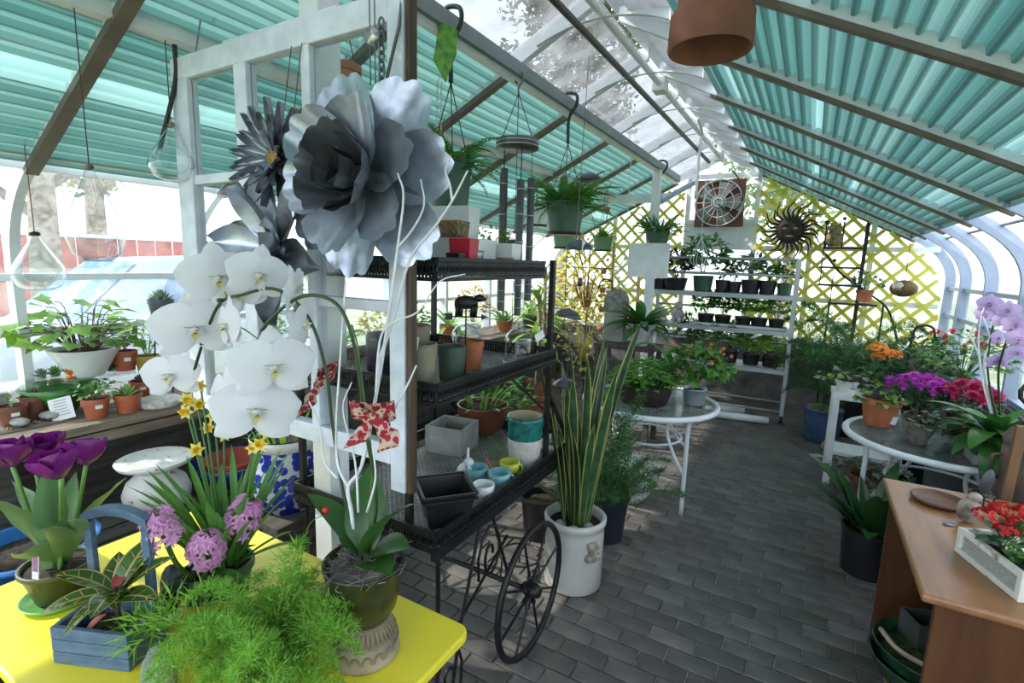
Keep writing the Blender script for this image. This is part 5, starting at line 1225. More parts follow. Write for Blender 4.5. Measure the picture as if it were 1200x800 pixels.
q = Zp(187, 474, BZ); t = tag(P(None, 'marble_trivet', MB().lathe([(.001, 0), (.1, 0), (.105, .008), (.105, .03), (.1, .034), (.001, .034)], 32), mat('speckled_white', (.65, .64, .6), .6, c2=(.35, .33, .3), scale=40), True, loc=q), 'round speckled white stone slab on the bench end', 'trivet')
q = V((-3.2, 1.72, BZ)); t = T('wire_stand', 'slim black wire stand at the window holding the dark succulent pot', 'plant stand', q); hz = Xp(190, 374, -3.2).z-BZ
for k in range(3): a_ = k*2.1; P(t, 'leg', MB().tube([(cos(a_)*.06, sin(a_)*.06, 0), (cos(a_)*.035, sin(a_)*.035, hz)], .004, 5), black_iron)
P(t, 'ring', MB().tube(circ((0, 0, hz-.003), .04, 18), .004, 5, closed=True), black_iron)
P(t, 'plate', MB().lathe([(.001, hz-.003), (.04, hz-.003), (.04, hz), (.001, hz)], 18), black_iron)
q = V((-3.2, Xp(190, 374, -3.2).y, BZ+hz)); bpy.data.objects['wire_stand'].location.y = q.y
potted(0, 0, 0, 27, 24, 'blue-green echeveria in a dark pot on the wire stand', succulent(30, .075, .035, suc_b), 'std', mat('slate_pot', (.09, .1, .13), .5), at=q, name='potted_succulent')
# more plants further along the bench, behind the cart
for i, (y, x, R, H, m_, kind, lb) in enumerate(((2.15, -3.1, .09, .12, terracotta, 'b', 'leafy green plant in a terracotta pot on the bench just past the wire stand'), (2.6, -3.0, .1, .14, white_ceramic, 'f', 'arching fern in a white pot far along the plank bench'), (3.1, -3.05, .08, .1, terra_plastic, 'y', 'yellow-leaved plant in a terracotta pot along the plank bench'), (3.6, -3.15, .1, .14, green_plastic, 'b', 'bushy plant in a green pot along the plank bench'), (4.1, -3.1, .1, .16, terracotta, 'd', 'cane plant with drooping leaves in a terracotta pot on the bench'), (4.6, -3.15, .09, .12, white_ceramic, 'o', 'orange-leaved plant in a white pot on the bench'), (5.1, -3.05, .1, .13, terracotta, 'f', 'fern in a terracotta pot on the bench beside the orange-leaved plant'), (5.6, -2.98, .11, .16, green_plastic, 'd', 'tall cane plant in a green pot near the back lattice'), (6.2, -3.1, .1, .14, terracotta, 'y', 'yellow variegated plant in a terracotta pot at the back end of the bench'))):
    t = T('bench_plant', lb, 'potted plant', (x, y, BZ)); zs = pot_parts(t, R, H, 'std', m_)
    {'b': bushp(.17, .16, 130, .06, g_mid, i), 'f': fernp(20, .3, g_fern, (.2, 1.3), 1.2, .18, .35, i), 'y': bushp(.18, .18, 120, .07, g_yellow, i), 'd': rosette(16, .36, .05, g_light, (.3, 1.4), 1.2, 'lance', .12, i), 'o': bushp(.2, .26, 150, .06, g_orange, i)}[kind](t, R, zs)

# ================================================================ LOW BENCH AND FLOOR ON THE LEFT
q = Zp(186, 592, LZ); k = ps(q); R = 38*k
t = T('speckled_urn', 'white speckled ceramic pedestal with a flat dish top', 'urn', q); spk = mat('speckled_ceramic', (.66, .65, .62), .35, c2=(.16, .1, .06), scale=26, bump=.1)
MATS['speckled_ceramic'].node_tree.nodes['Color Ramp'].color_ramp.elements[0].position = .3; MATS['speckled_ceramic'].node_tree.nodes['Color Ramp'].color_ramp.elements[1].position = .4
P(t, 'body', MB().lathe([(.001, 0), (R*.72, 0), (R*.85, .02), (R*.9, .08), (R*.78, .13), (R*.52, .165), (R*.48, .18), (R*.52, .19)], 36), spk, True)
P(t, 'dish', MB().lathe([(.001, .188), (R*.6, .19), (R*.95, .215), (R*1.02, .235), (R*.97, .24), (R*.6, .225), (.001, .222)], 36), spk, True)
cob = mat('cobalt_glaze', (.012, .018, .16), .2, var=.2)
q = V((-2.55, 1.5, LZ)); t = T('cobalt_bowl', 'cobalt blue glazed bowl behind the speckled urn', 'bowl', q); P(t, 'body', MB().lathe([(.001, 0), (.1, 0), (.17, .06), (.2, .12), (.19, .125), (.15, .06), (.001, .03)], 32), cob, True)
t = T('red_saucer', 'red clay saucer pot inside the cobalt bowl', 'saucer', q+V((0, 0, .035))); P(t, 'body', MB().lathe([(.001, 0), (.1, 0), (.15, .1), (.14, .1), (.1, .02), (.001, .015)], 28), mat('red_clay', (.35, .05, .03), .7), True)
blt = mat('blue_plastic', (.02, .13, .4), .35)
q = V((-2.36, .62, LZ)); t = T('blue_tub', 'bright blue plastic tub on the low slatted bench', 'tub', q); P(t, 'body', MB().lathe([(.001, 0), (.15, 0), (.19, .12), (.205, .12), (.205, .135), (.185, .135), (.15, .02), (.001, .015)], 32), blt, True); P(t, 'soil', MB().lathe([(.001, .09), (.17, .088)], 18), soil)
# blue and white crock with bulbs
bwm = bpy.data.materials.new('blue_white_glaze'); bwm.use_nodes = True; N = bwm.node_tree.nodes; Lk = bwm.node_tree.links
wv = N.new('ShaderNodeTexVoronoi'); wv.inputs['Scale'].default_value = 28; tc = N.new('ShaderNodeTexCoord'); Lk.new(tc.outputs['Object'], wv.inputs['Vector']); rp = N.new('ShaderNodeValToRGB')
rp.color_ramp.elements[0].color = (.02, .04, .35, 1); rp.color_ramp.elements[0].position = .55; rp.color_ramp.elements[1].color = (.6, .62, .66, 1); rp.color_ramp.elements[1].position = .63; Lk.new(wv.outputs['Distance'], rp.inputs[0]); Lk.new(rp.outputs[0], N['Principled BSDF'].inputs['Base Color']); N['Principled BSDF'].inputs['Roughness'].default_value = .2
q = Zp(336, 590, .45); t = T('blue_white_crock', 'blue and white porcelain crock with sprouting bulbs behind the partition', 'potted plant', V((q.x, q.y, LZ))); q2 = V((q.x, q.y, LZ)); k = ps(q2); R = 36*k; H = 85*k
P(t, 'crock', MB().lathe([(.001, 0), (R*.8, 0), (R, H*.3), (R, H*.6), (R*.9, H*.85), (R*.95, H*.9), (R, H), (R*.9, H), (R*.85, H*.8)], 36), [bwm], True); P(t, 'rim', MB().lathe([(R*.97, H*.86), (R*1.0, H*.95), (R*1.01, H), (R*.9, H*1.0)], 36), white_ceramic, True)
P(t, 'soil', MB().lathe([(.001, H*.9), (R*.9, H*.88)], 16), soil); rosette(30, .2, .018, g_lime, (.9, 1.5), .4, 'strap', .2, 4, spread=.7)(t, R, H*.9)
ped = T('crate_stand', 'rough wooden crate under the blue and white crock', 'crate', (q.x, q.y, 0))
P(ped, 'top', MB().box((0, 0, LZ-.012), (.36, .36, .024)), grey_wood)
for z in (.12, .26, .38):
    for s_ in (-1, 1): P(ped, 'slat', MB().box((0, s_*.17, z), (.36, .016, .09)), grey_wood); P(ped, 'slat', MB().box((s_*.17, 0, z), (.016, .32, .09)), grey_wood)
for sx in (-1, 1):
    for sy in (-1, 1): P(ped, 'post', MB().box((sx*.15, sy*.15, .22), (.03, .03, .436)), grey_wood)
q = V((-1.62, 1.22, .0)); q = Zp(330, 572, .5); t = tag(P(None, 'glass_float', MB().ball((0, 0, .035), .035, 18, 12), mat('cobalt_glass', (.02, .05, .5), .08), True, loc=V((-1.9, 1.12, LZ))), 'small cobalt blue glass ball by the daffodils', 'ornament')
t = T('ball_stand', 'small turned wooden stand under the cobalt glass ball', 'stand', (-1.9, 1.12, 0)); P(t, 'post', MB().lathe([(.001, 0), (.09, 0), (.09, .02), (.02, .04), (.015, .3), (.03, .43), (.05, .44), (.05, .45), (.001, .45)], 18), old_wood, True)

# ================================================================ CENTRE: CROCK, TABLE PLANTS
q = V((-.925, 2.31, 0)); t = T('snake_plant', 'tall snake plant with yellow-edged leaves in a cream stoneware crock', 'potted plant', q); ck = mat('stoneware', (.56, .55, .52), .3, var=.06, scale=5)
P(t, 'crock', MB().lathe([(.001, 0), (.135, 0), (.148, .015), (.15, .3), (.146, .335), (.158, .345), (.16, .37), (.148, .38), (.138, .37), (.135, .3)], 40), ck, True)
P(t, 'soil', MB().lathe([(.001, .335), (.1, .332), (.138, .325)], 18), soil)
for s_ in (-.55, 2.6): 
    h = P(t, 'handle', MB().box((0, 0, 0), (.035, .06, .035)).box((0.006, 0, -.06), (.034, .08, .034)).box((0, 0, -.03), (.022, .045, .03)), mat('aged_handle', (.36, .33, .28), .6, var=.3, scale=30), bevel=.006, loc=(cos(s_)*.155, sin(s_)*.155, .28), rot=(0, 0, s_))
for k, (x, y) in enumerate(((-.05, -.07), (.03, -.09), (.08, -.02))): P(t, 'pebble', MB().ball((x, y, .34), (.03, .025, .018), 10, 6), [stone_m], True)
sn_g = lv('snake_green', (.02, .06, .025), (.05, .11, .045), .35, .05, 14); sn_y = lv('snake_edge', (.5, .47, .14), (.42, .4, .1), .4, .15)
R = random.Random(9)
for k in range(26):
    a_ = k*2.4; L = R.uniform(.5, 1.0); r_ = R.uniform(.01, .09); put(t, blade(round(L, 1), .045, [sn_g, sn_y], .12, .3, 'strap'), (cos(a_)*r_, sin(a_)*r_, .33), a_, R.uniform(1.42, 1.56), R.uniform(-1.5, 1.5), R.uniform(.95, 1.08))
for (tx, ty, Y) in ((738, 370, 2.5), (715, 432, 2.5), (586, 530, 2.3)):
    d = Yp(tx, ty, Y)-q-V((0, 0, .34)); put(t, blade(round(d.length, 2), .05, [sn_g, sn_y], .1, .3, 'strap'), (0.02, .02, .33), math.atan2(d.y, d.x), math.asin(d.z/d.length), .3)
q = V((-.93, 2.83, 0)); t = T('feathery_fern', 'dark feathery fern in a navy pot behind the crock', 'potted plant', q); nav = mat('navy_plastic', (.018, .022, .035), .4); zs = pot_parts(t, .13, .27, 'bucket', nav, base=.75)
pl2 = [plume_mesh(.5, g_plume, dr, 34, 20+i, 22, .035, .55) for i, dr in enumerate((.9, 1.4, .5))]; R = random.Random(5)
for k in range(26):
    a_ = k*2.4; put(t, pl2[k % 3], (cos(a_)*.04, sin(a_)*.04, zs), a_, .6+.9*k/25, R.uniform(-.4, .4), R.uniform(.65, .9), 'frond')
for (tx, ty) in ((755, 470), (720, 540), (700, 430), (735, 500)):
    d = Yp(tx, ty, 2.85)-q-V((0, 0, zs)); put(t, pl2[2], (0, 0, zs), math.atan2(d.y, d.x), math.asin(d.z/d.length)+.2, 0, d.length/.5, 'frond')
q = Zp(606, 596, 0); q = V((-1.28, 2.62, 0)); t = T('floor_pot', 'black nursery pot on the floor under the cart end', 'pot', q); pot_parts(t, .12, .26, 'bucket', plastic_black)
q = V((-1.18, 2.2, 0)); t = T('pot_stand', 'low black wire plant stand under the cart', 'plant stand', q)
P(t, 'ring', MB().tube(circ((0, 0, .12), .11, 24), .005, 6, closed=True), black_iron); 
for k in range(3): P(t, 'leg', MB().tube([(cos(k*2.1)*.11, sin(k*2.1)*.11, .12), (cos(k*2.1)*.12, sin(k*2.1)*.12, 0)], .005, 6), black_iron)
P(t, 'cross_bar', MB().tube([(-.11, 0, .12), (.11, 0, .12)], .004, 6), black_iron)
q = V((-.97, 3.42, 0)); t = T('white_planter', 'wide white ceramic bowl on the bricks under the glass table', 'planter', q); k = 1
P(t, 'bowl', MB().lathe([(.001, 0), (.1, 0), (.14, .06), (.19, .2), (.2, .25), (.21, .26), (.185, .262), (.17, .2), (.001, .1)], 36), white_ceramic, True); P(t, 'inner_bowl', MB().lathe([(.001, .15), (.12, .2), (.172, .275), (.165, .278), (.1, .215), (.001, .17)], 32), white_ceramic, True)
# on the round table
q = Zp(754, 470, TZ); t = T('shamrock_basket', 'round dark basket of bright green shamrock with a hoop handle', 'potted plant', q); dk = mat('dark_wicker', (.025, .018, .012), .85, bump=1, bscale=150)
P(t, 'basket', MB().lathe([(.001, 0), (.16, 0), (.185, .08), (.19, .14), (.18, .14)], 30), dk, True)
P(t, 'handle', MB().tube([(.185*cos(v_), .0, .12+.3*sin(v_)) for v_ in [pi*i/14 for i in range(15)]], .008, 6), stem_g, True)
sh = lv('shamrock', (.13, .38, .05), (.08, .26, .03)); R = random.Random(2); mb = MB()
for k in range(420):
    a_, u = R.uniform(0, 6.28), sqrt(R.random()); p = V((cos(a_)*.25*u, sin(a_)*.25*u, .15+.14*(1-u*u)+R.uniform(-.025, .03)))
    for j in range(3): b_ = a_+j*2.09; mb.leaf(p, (cos(b_), sin(b_), -.1), .026, .028, (cos(a_)*.3, sin(a_)*.3, 1), .1)
    if k % 3 == 0: mb.tube([V((p.x*.6, p.y*.6, .11)), p], .0012, 3, cap=False)
stuff(P(t, 'foliage', mb, sh))
gv = mat('galvanised_pail', (.45, .5, .55), .4, metal=.6, var=.15)
q = Zp(813, 473, TZ); k = ps(q); t = T('begonia_pail', 'orange begonia in a ribbed galvanised pail', 'potted plant', q); R_p = 13*k
P(t, 'pail', MB().lathe([(.001, 0), (R_p*.82, 0), (R_p*.88, .01), (R_p*.98, .105), (R_p*1.04, .108), (R_p*1.04, .118), (R_p*.95, .115), (R_p*.9, .09)], 40, wob=lambda a_, i: .025*cos(a_*18) if 2 <= i <= 3 else 0), gv, True); P(t, 'soil', MB().lathe([(.001, .1), (R_p*.93, .098)], 14), soil)
bush(t, (0, 0, .24), (.22, .22, .16), 220, .085, g_mid, 31, W=.75); orf = lv('begonia_orange', (.85, .32, .12), (.8, .2, .08)); R = random.Random(8)
poms([V((R.gauss(0, .12), R.gauss(0, .12), .32+R.uniform(0, .1))) for _ in range(26)], .028, orf, 8, 14, core=g_yellow)(t, 0, 0)
# pedestal with peace lily and stone slab, behind the table
def st_block(name, label, c, d, m, cat='stand', top=None):
    t = T(name, label, cat, (c[0], c[1], 0)); 
    P(t, 'top', MB().box((0, 0, c[2]-.02), (d[0], d[1], .04)), m, bevel=.004)
    for sx in (-1, 1):
        for sy in (-1, 1): P(t, 'leg', MB().box((sx*(d[0]/2-.03), sy*(d[1]/2-.03), (c[2]-.04)/2), (.045, .045, c[2]-.04)), m)
    P(t, 'lower_shelf', MB().box((0, 0, .25), (d[0]-.06, d[1]-.06, .025)), m); return t
sp_ = Yp(745, 404, 4.6); st_block('plant_stand', 'tall grey wooden plant stand behind the round table', (sp_.x-.08, 4.65, sp_.z), (.56, .36), grey_wood)
zst = sp_.z
potted(0, 0, 0, 34, 26, 'glossy peace lily in a pale grey pot with a bamboo stake', rosette(50, .34, .085, lv('lily_leaf', (.07, .2, .04), (.04, .13, .03), .3), (.15, 1.35), 1.0, 'lance', .12, 7), 'cone', mat('pale_grey_pot', (.5, .51, .53), .5), at=V((sp_.x+.04, 4.6, zst)), name='peace_lily')
t = bpy.data.objects['peace_lily']; P(t, 'stake', MB().tube([(-.05, .02, .1), (-.06, .02, .62)], .016, 8), mat('bamboo', (.5, .36, .16), .6), True)
q = V((sp_.x-.24, 4.7, zst)); t = T('stone_slab', 'round-topped rough grey stone on a block behind the peace lily', 'stone', q)
P(t, 'block', MB().box((0, 0, .14), (.2, .1, .28)), conc, bevel=.008); P(t, 'headstone', MB().prism([(-.11, 0)]+[(.11*cos(v_), .1+.12*sin(v_)) for v_ in [pi*i/12 for i in range(12, -1, -1)]][::1]+[(.11, 0)], -.045, .045, Matrix.Translation((0, 0, .281)) @ Matrix.Rotation(pi/2, 4, 'X')), mat('rough_granite', (.3, .29, .27), .9, c2=(.14, .13, .12), scale=30, bump=.8))
q = Yp(762, 305, 5.63); k = ps(q); tag(P(None, 'white_board', MB().box((0, 0, 0), (46*k*1.05, .012, 40*k)), white_paint, bevel=.002, loc=V((q.x-.03, 5.655, q.z))), 'blank white board fixed to the white post', 'board')
# iron arch hooks and vine trellis at the back left
for i, (px, py, Y) in enumerate(((715, 395, 5.3), (744, 400, 5.0))):
    b_ = Zp(px, 470, 0); b_ = V((Yp(px, py, Y).x, Y, 0)); zt_ = Yp(px, 328+i*40, Y).z
    t = T('shepherd_hook', ('black iron shepherd hook beside the orange vine', 'shorter black iron shepherd hook by the peace lily')[i], 'garden hook', b_); P(t, 'rod', MB().tube(spline([(0, 0, 0), (0, 0, zt_*.6), (0, 0, zt_-.1), (-.05, 0, zt_), (-.13, 0, zt_-.01), (-.17, 0, zt_-.1)]), .008, 6), black_iron, True)
t = T('vine_trellis', 'iron trellis overgrown with an orange-leaved vine at the back', 'trellis', (-2.35, 5.9, 0))
for x in (-.3, 0, .3): P(t, 'bar', MB().tube([(x, 0, 0), (x, 0, 1.9)], .007, 5), black_iron)
for z in (.4, .8, 1.2, 1.6): P(t, 'bar', MB().tube([(-.3, 0, z), (.3, 0, z)], .006, 5), black_iron)
bush(t, (0, -.05, 1.45), (.45, .14, .55), 420, .06, g_orange, 41, dome=False); bush(t, (0, -.02, .8), (.35, .14, .6), 220, .07, g_yellow, 42, dome=False)
for i, (x, y, h, n, lb) in enumerate(((-2.2, 4.3, 1.35, 26, 'tall corn plant with arching yellow-green leaves behind the snake plant'), (-2.55, 5.1, 1.6, 26, 'taller corn plant near the back lattice'))):
    t = T('corn_plant', lb, 'potted plant', (x, y, 0)); zs = pot_parts(t, .17, .32, 'std', terracotta); P(t, 'cane', MB().tube([(0, 0, zs), (.02, 0, h*.6), (0, .01, h)], .02, 7), bark, True); ms = [blade(.42, .06, g_light, 1.5, .12, 'lance'), blade(.36, .055, g_yellow, 1.2, .12, 'lance')]
    for k in range(n): put(t, ms[k % 3 == 0], (0, 0, h*(.6+.4*k/n)), k*2.4, .3+.9*k/n, 0, rnd(.8, 1.1))
for i, (x, y, m_, lb) in enumerate(((-1.75, 3.0, g_fern, 'green fern in a pot on the floor behind the cart'), (-2.1, 3.4, g_mid, 'leafy shrub in a pot on the floor behind the cart'))):
    t = T('floor_plant', lb, 'potted plant', (x, y, 0)); zs = pot_parts(t, .15, .28, 'std', (terracotta, green_plastic)[i])
    if i == 0: fernp(26, .45, m_, (.2, 1.4), 1.1, .16, .35, 14)(t, .15, zs)
    else: bushp(.3, .35, 260, .08, m_, 15)(t, .15, zs)

# ================================================================ DISPLAY RACK
def rpot(px, z, w_, h, label, plant, m=plastic_black, Y=6.28, name='rack_plant'):
    # the pot stands on a shelf: place by column and by the shelf it rests on
    q = Yp(px, 340, Y); return potted(0, 0, 0, w_, h, label, plant, 'bucket', m, at=V((q.x, Y, z)), name=name)
def tray(label, px, w_, z, m=rack_shelf, Y=6.25): 
    q = Yp(px, 340, Y); k = ps(V((q.x, Y, z))); t = box_planter('seed_tray', label, V((q.x-w_*k/2, Y-.1, z)), 0, w_*k, .2, .03, .008, m, 'tray', taper=.01); return t
S1z, S2z, S3z = 1.373, .993, .578
rows_ = [(772, S1z, 22, 12, 'small green seedling pot at the post end of the top rack shelf', bushp(.09, .06, 40, .05, g_mid, 51), plastic_black),
 (790, S1z, 30, 14, 'purple-leaved heuchera in a black pot on the top rack shelf', bushp(.15, .12, 110, .06, g_purple, 52), plastic_black),
 (823, S1z, 24, 18, 'large bright green leafy plant in a green pot on the top rack shelf', bushp(.2, .17, 150, .075, g_mid, 53), green_plastic),
 (846, S1z, 17, 14, 'small dark leafy plant in a black pot, second past the large green one', bushp(.09, .09, 60, .05, g_dark, 54), plastic_black),
 (860, S1z, 16, 13, 'pale green sprouts in a black pot on the top rack shelf', bushp(.08, .09, 50, .05, g_light, 55), plastic_black),
 (879, S1z, 22, 16, 'dark grey-leaved plant in a black pot on the top rack shelf', bushp(.13, .11, 100, .055, g_grey, 56), plastic_black),
 (899, S1z, 20, 16, 'mid green plant in a black pot beside the grey-leaved one', bushp(.11, .09, 80, .05, g_mid, 57), plastic_black),
 (919, S1z, 17, 14, 'green herb in a small green pot at the castor end of the top shelf', bushp(.1, .08, 70, .045, g_mid, 58), green_plastic),
 (830, S2z+.012, 19, 11, 'leafy seedlings in a black tray pot, middle shelf, beside the stone lotus', bushp(.12, .1, 90, .055, g_mid, 61), plastic_black),
 (850, S2z+.012, 19, 11, 'dark leafy seedlings in a black tray pot in the middle of the middle shelf', bushp(.12, .1, 90, .055, g_dark, 62), plastic_black),
 (874, S2z+.012, 19, 11, 'bright leafy seedlings in a black tray pot on the middle shelf', bushp(.12, .1, 90, .055, g_mid, 63), plastic_black),
 (893, S2z+.012, 19, 11, 'seedlings with paper labels in a black tray pot on the middle shelf', bushp(.12, .09, 90, .05, g_light, 64), plastic_black),
 (914, S2z+.012, 18, 11, 'leafy herb in a black tray pot at the castor end of the middle shelf', bushp(.11, .09, 80, .05, g_mid, 65), plastic_black),
 (815, S3z, 19, 14, 'dark spiky plant in a black pot on the bottom rack shelf', bushp(.13, .15, 100, .07, g_dark, 71, W=.35), plastic_black),
 (838, S3z, 19, 14, 'mid green spiky plant in a black pot on the bottom rack shelf', bushp(.13, .13, 100, .07, g_mid, 72, W=.35), plastic_black),
 (862, S3z, 20, 14, 'upright green plant in a black pot in the middle of the bottom shelf', bushp(.13, .13, 100, .07, g_mid, 73, W=.4), plastic_black),
 (888, S3z, 20, 13, 'broad-leaved lettuce-green plant in a black pot on the bottom shelf', bushp(.13, .1, 90, .06, g_light, 74), plastic_black),
 (912, S3z, 21, 12, 'bright green salad tray plant at the castor end of the bottom shelf', bushp(.14, .09, 100, .05, g_lime, 75), plastic_black)]
for (px, z, w_, h, lb, pl_, m_) in rows_: rpot(px, z, w_, h, lb, pl_, m_)
for i, (px, w_, z) in enumerate(((840, 48, S2z), (893, 60, S2z))): tray(('white plastic seed tray under the seedlings beside the stone lotus', 'white plastic seed tray at the castor end of the middle shelf')[i], px, w_, z)
# trays' plants stand inside; stone lotus ornaments
for i, (px, lb) in enumerate(((778, 'pale carved stone lotus at the post end of the middle shelf'), (797, 'pale carved stone cherub beside the stone lotus'))):
    q = Yp(px, 340, 6.24); t = T(('stone_lotus', 'stone_cherub')[i], lb, 'ornament', V((q.x, 6.24, S2z))); pm2 = mat('pale_stone', (.5, .49, .47), .8, var=.12, scale=14)
    if i == 0:
        P(t, 'base', MB().lathe([(.001, 0), (.07, 0), (.05, .04), (.001, .05)], 16), pm2, True)
        for k in range(12): put(t, blade(.14, .07, pm2, -.8, .2, 'lance', name='petal'), (0, 0, .04), k*2.4, .3+.06*k, name='petal')
    else: P(t, 'body', MB().ball((0, 0, .08), (.075, .06, .08), 14, 10).ball((0, -.01, .19), (.05, .05, .055), 12, 10).ball((-.05, -.04, .1), (.03, .04, .03), 8, 6).ball((.05, -.04, .1), (.03, .04, .03), 8, 6).ball((-.035, -.06, .03), (.035, .05, .03), 8, 6).ball((.035, -.06, .03), (.035, .05, .03), 8, 6), pm2, True)
# white pipes on the floor by the rack
for i, (a, b, r_, lb) in enumerate(((Zp(826, 480), Zp(872, 486), .055, 'thick white plastic pipe lying beside the rack'), (Zp(838, 489), Zp(900, 497), .04, 'thinner white plastic pipe lying in front of the thick one'))):
    tag(P(None, 'plastic_pipe', MB().tube([V((0, 0, r_)), b-a+V((0, 0, r_))], r_, 16), white_paint, True, loc=a), lb, 'pipe')

# ================================================================ BACK GABLE
q = Yp(843, 238, 6.98); t = T('exhaust_fan', 'large white exhaust fan with a wire guard on a brown panel', 'fan', V((q.x, 6.98, q.z))); k = ps(q); R = 27*k
P(t, 'panel', MB().box((0, .03, 0), (54*k, .03, 54*k)), mat('brown_panel', (.2, .085, .05), .7), bevel=.003)
P(t, 'shroud', MB().lathe([(R*.93, -.06), (R, -.06), (R, .02), (R*.93, .02), (R*.93, -.06)], 36, Matrix.Rotation(pi/2, 4, 'X')), mat('fan_shroud', (.35, .33, .3), .6), True)
for k2 in range(5):
    M = Matrix.Rotation(k2*2*pi/5, 4, 'Y') @ Matrix.Rotation(.0, 4, 'X'); P(t, 'blade', MB().grid([[(r_*R, -.02+c_*.03*(1-r_*.5), c_*R*(.12+.22*r_)) for c_ in (-1, 0, 1)] for r_ in (.15, .4, .65, .88)], M), mat('fan_blade', (.3, .28, .26), .5), True)
P(t, 'hub', MB().lathe([(.001, -.02), (R*.22, -.02), (R*.22, .1), (R*.15, .12), (R*.14, .09), (.001, .085)], 24, Matrix.Rotation(pi/2, 4, 'X')), white_metal, True)
mb = MB()
for r_ in (.3, .62, .97): mb.tube(circ((0, -.075, 0), R*r_, 32, 'y'), .005, 5, closed=True)
for k2 in range(16): a_ = k2*pi/8; mb.tube([(R*.2*cos(a_), -.09, R*.2*sin(a_)), (R*cos(a_), -.07, R*sin(a_))], .004, 4)
P(t, 'wire_guard', mb, white_metal); P(t, 'power_cable', MB().tube(spline([(0, -.12, -.02), (R*.5, -.11, -R*.4), (R*.95, -.09, 0), (R*.8, -.08, R*.8), (R*.4, -.05, R*1.35)]), .008, 6), plastic_black, True)
# sun face
ir = mat('rusty_iron', (.075, .05, .04), .55, metal=.4, var=.3, scale=20)
q = Yp(926, 270, 6.92); k = ps(q); R = 15*k; t = T('sun_face', 'dark metal sun face with wavy rays hung on the yellow lattice', 'wall art', V((q.x, 6.93, q.z)))
P(t, 'face', MB().ball((0, 0, 0), (R, R*.4, R), 20, 12), ir, True)
P(t, 'nose', MB().ball((0, -R*.42, -R*.05), (R*.12, R*.14, R*.26), 8, 6), ir, True); P(t, 'mouth', MB().ball((0, -R*.36, -R*.45), (R*.3, R*.08, R*.08), 10, 6), mat('pale_lip', (.35, .3, .27), .6), True)
for s_ in (-1, 1): P(t, 'eye', MB().ball((s_*R*.38, -R*.36, R*.15), (R*.18, R*.07, R*.09), 8, 6), MATS['pale_lip'], True); P(t, 'brow', MB().tube([(s_*R*.15, -R*.42, R*.32), (s_*R*.4, -R*.4, R*.42), (s_*R*.62, -R*.3, R*.3)], R*.06, 5), ir, True)
for k2 in range(26):
    a_ = k2*2*pi/26; L = R*(1.5 if k2 % 2 else 1.15); pts = [V((cos(a_+.22*sin(u*5)*u)*(R*.9+L*u), -.03*u, sin(a_+.22*sin(u*5)*u)*(R*.9+L*u))) for u in [i/7 for i in range(8)]]
    P(t, 'ray', MB().tube(pts, [R*.13*(1-.75*i/7) for i in range(8)], 5), ir, True)
# ladder shelf
def pl(px, py, Y=6.85): return Yp(px, py, Y)
b0 = V((pl(1003, 380).x, 6.9, 0)); t = T('ladder_shelf', 'black iron ladder shelf leaning at the yellow lattice', 'shelf', b0)
P(t, 'main_post', MB().bar(pl(1018, 261)-b0, V((-.03, -.05, .02)), .035, .03), black_iron)
for i, (x0, x1, y) in enumerate(((965, 1011, 291), (960, 1009, 313), (958, 1006, 333), (970, 1026, 354))):
    a, b = pl(x0, y)-b0, pl(x1, y+2)-b0; P(t, 'shelf_plate', MB().box(((a.x+b.x)/2, -.12, a.z), (b.x-a.x, .2, .022)), black_iron); 
    P(t, 'hanging_rod', MB().tube([a+V((.02, -.05, 0)), a+V((.02, -.05, .3))], .006, 5), black_iron)
P(t, 'top_frame', MB().tube([pl(966, 290)-b0, pl(969, 262)-b0, pl(990, 260)-b0, pl(986, 290)-b0], .01, 6), black_iron)
P(t, 'diagonal', MB().tube(spline([pl(967, 297)-b0, pl(985, 320)-b0, pl(1015, 342)-b0, pl(1040, 362)-b0, pl(1052, 400)-b0]), .012, 6), black_iron, True)
for px, py in ((969, 260), (990, 256), (978, 305), (1001, 327)): P(t, 'finial', MB().ball(pl(px, py)-b0, .02, 8, 6), black_iron, True)
for x in (-.28, .22): P(t, 'foot_post', MB().tube([(x, -.1, 0), (x, -.1, pl(1000, 354).z)], .01, 6), black_iron)
q = pl(976, 290); zo = q.z+.012; t = T('owl_figurine', 'tan owl figurine perched on the top of the ladder shelf', 'figurine', V((q.x, 6.76, zo))); ow = mat('owl_tan', (.36, .25, .13), .8, var=.3, scale=30)
k = ps(q); P(t, 'body', MB().lathe([(.001, 0), (6*k, 0), (8.5*k, 5*k), (8*k, 12*k), (6*k, 17*k), (7*k, 20*k), (5.5*k, 24*k), (.001, 25*k)], 18), ow, True)
for s_ in (-1, 1): P(t, 'ear', MB().lathe([(2*k, 0), (.001, 4*k)], 6, Matrix.Translation((s_*4*k, 0, 23.5*k))), ow); P(t, 'eye', MB().ball((s_*2.8*k, -6*k, 20*k), 1.8*k, 8, 6), mat('owl_eye', (.5, .35, .05), .3), True)
q = pl(1013, 373); t = T('potted_herb', 'blue-green herb in a terracotta pot on the ladder shelf', 'potted plant', V((pl(1011, 354).x, 6.76, pl(1000, 354).z+.012))); zs = pot_parts(t, .085, .13, 'std', terracotta); bushp(.18, .12, 140, .05, g_blue, 81)(t, .08, zs); 
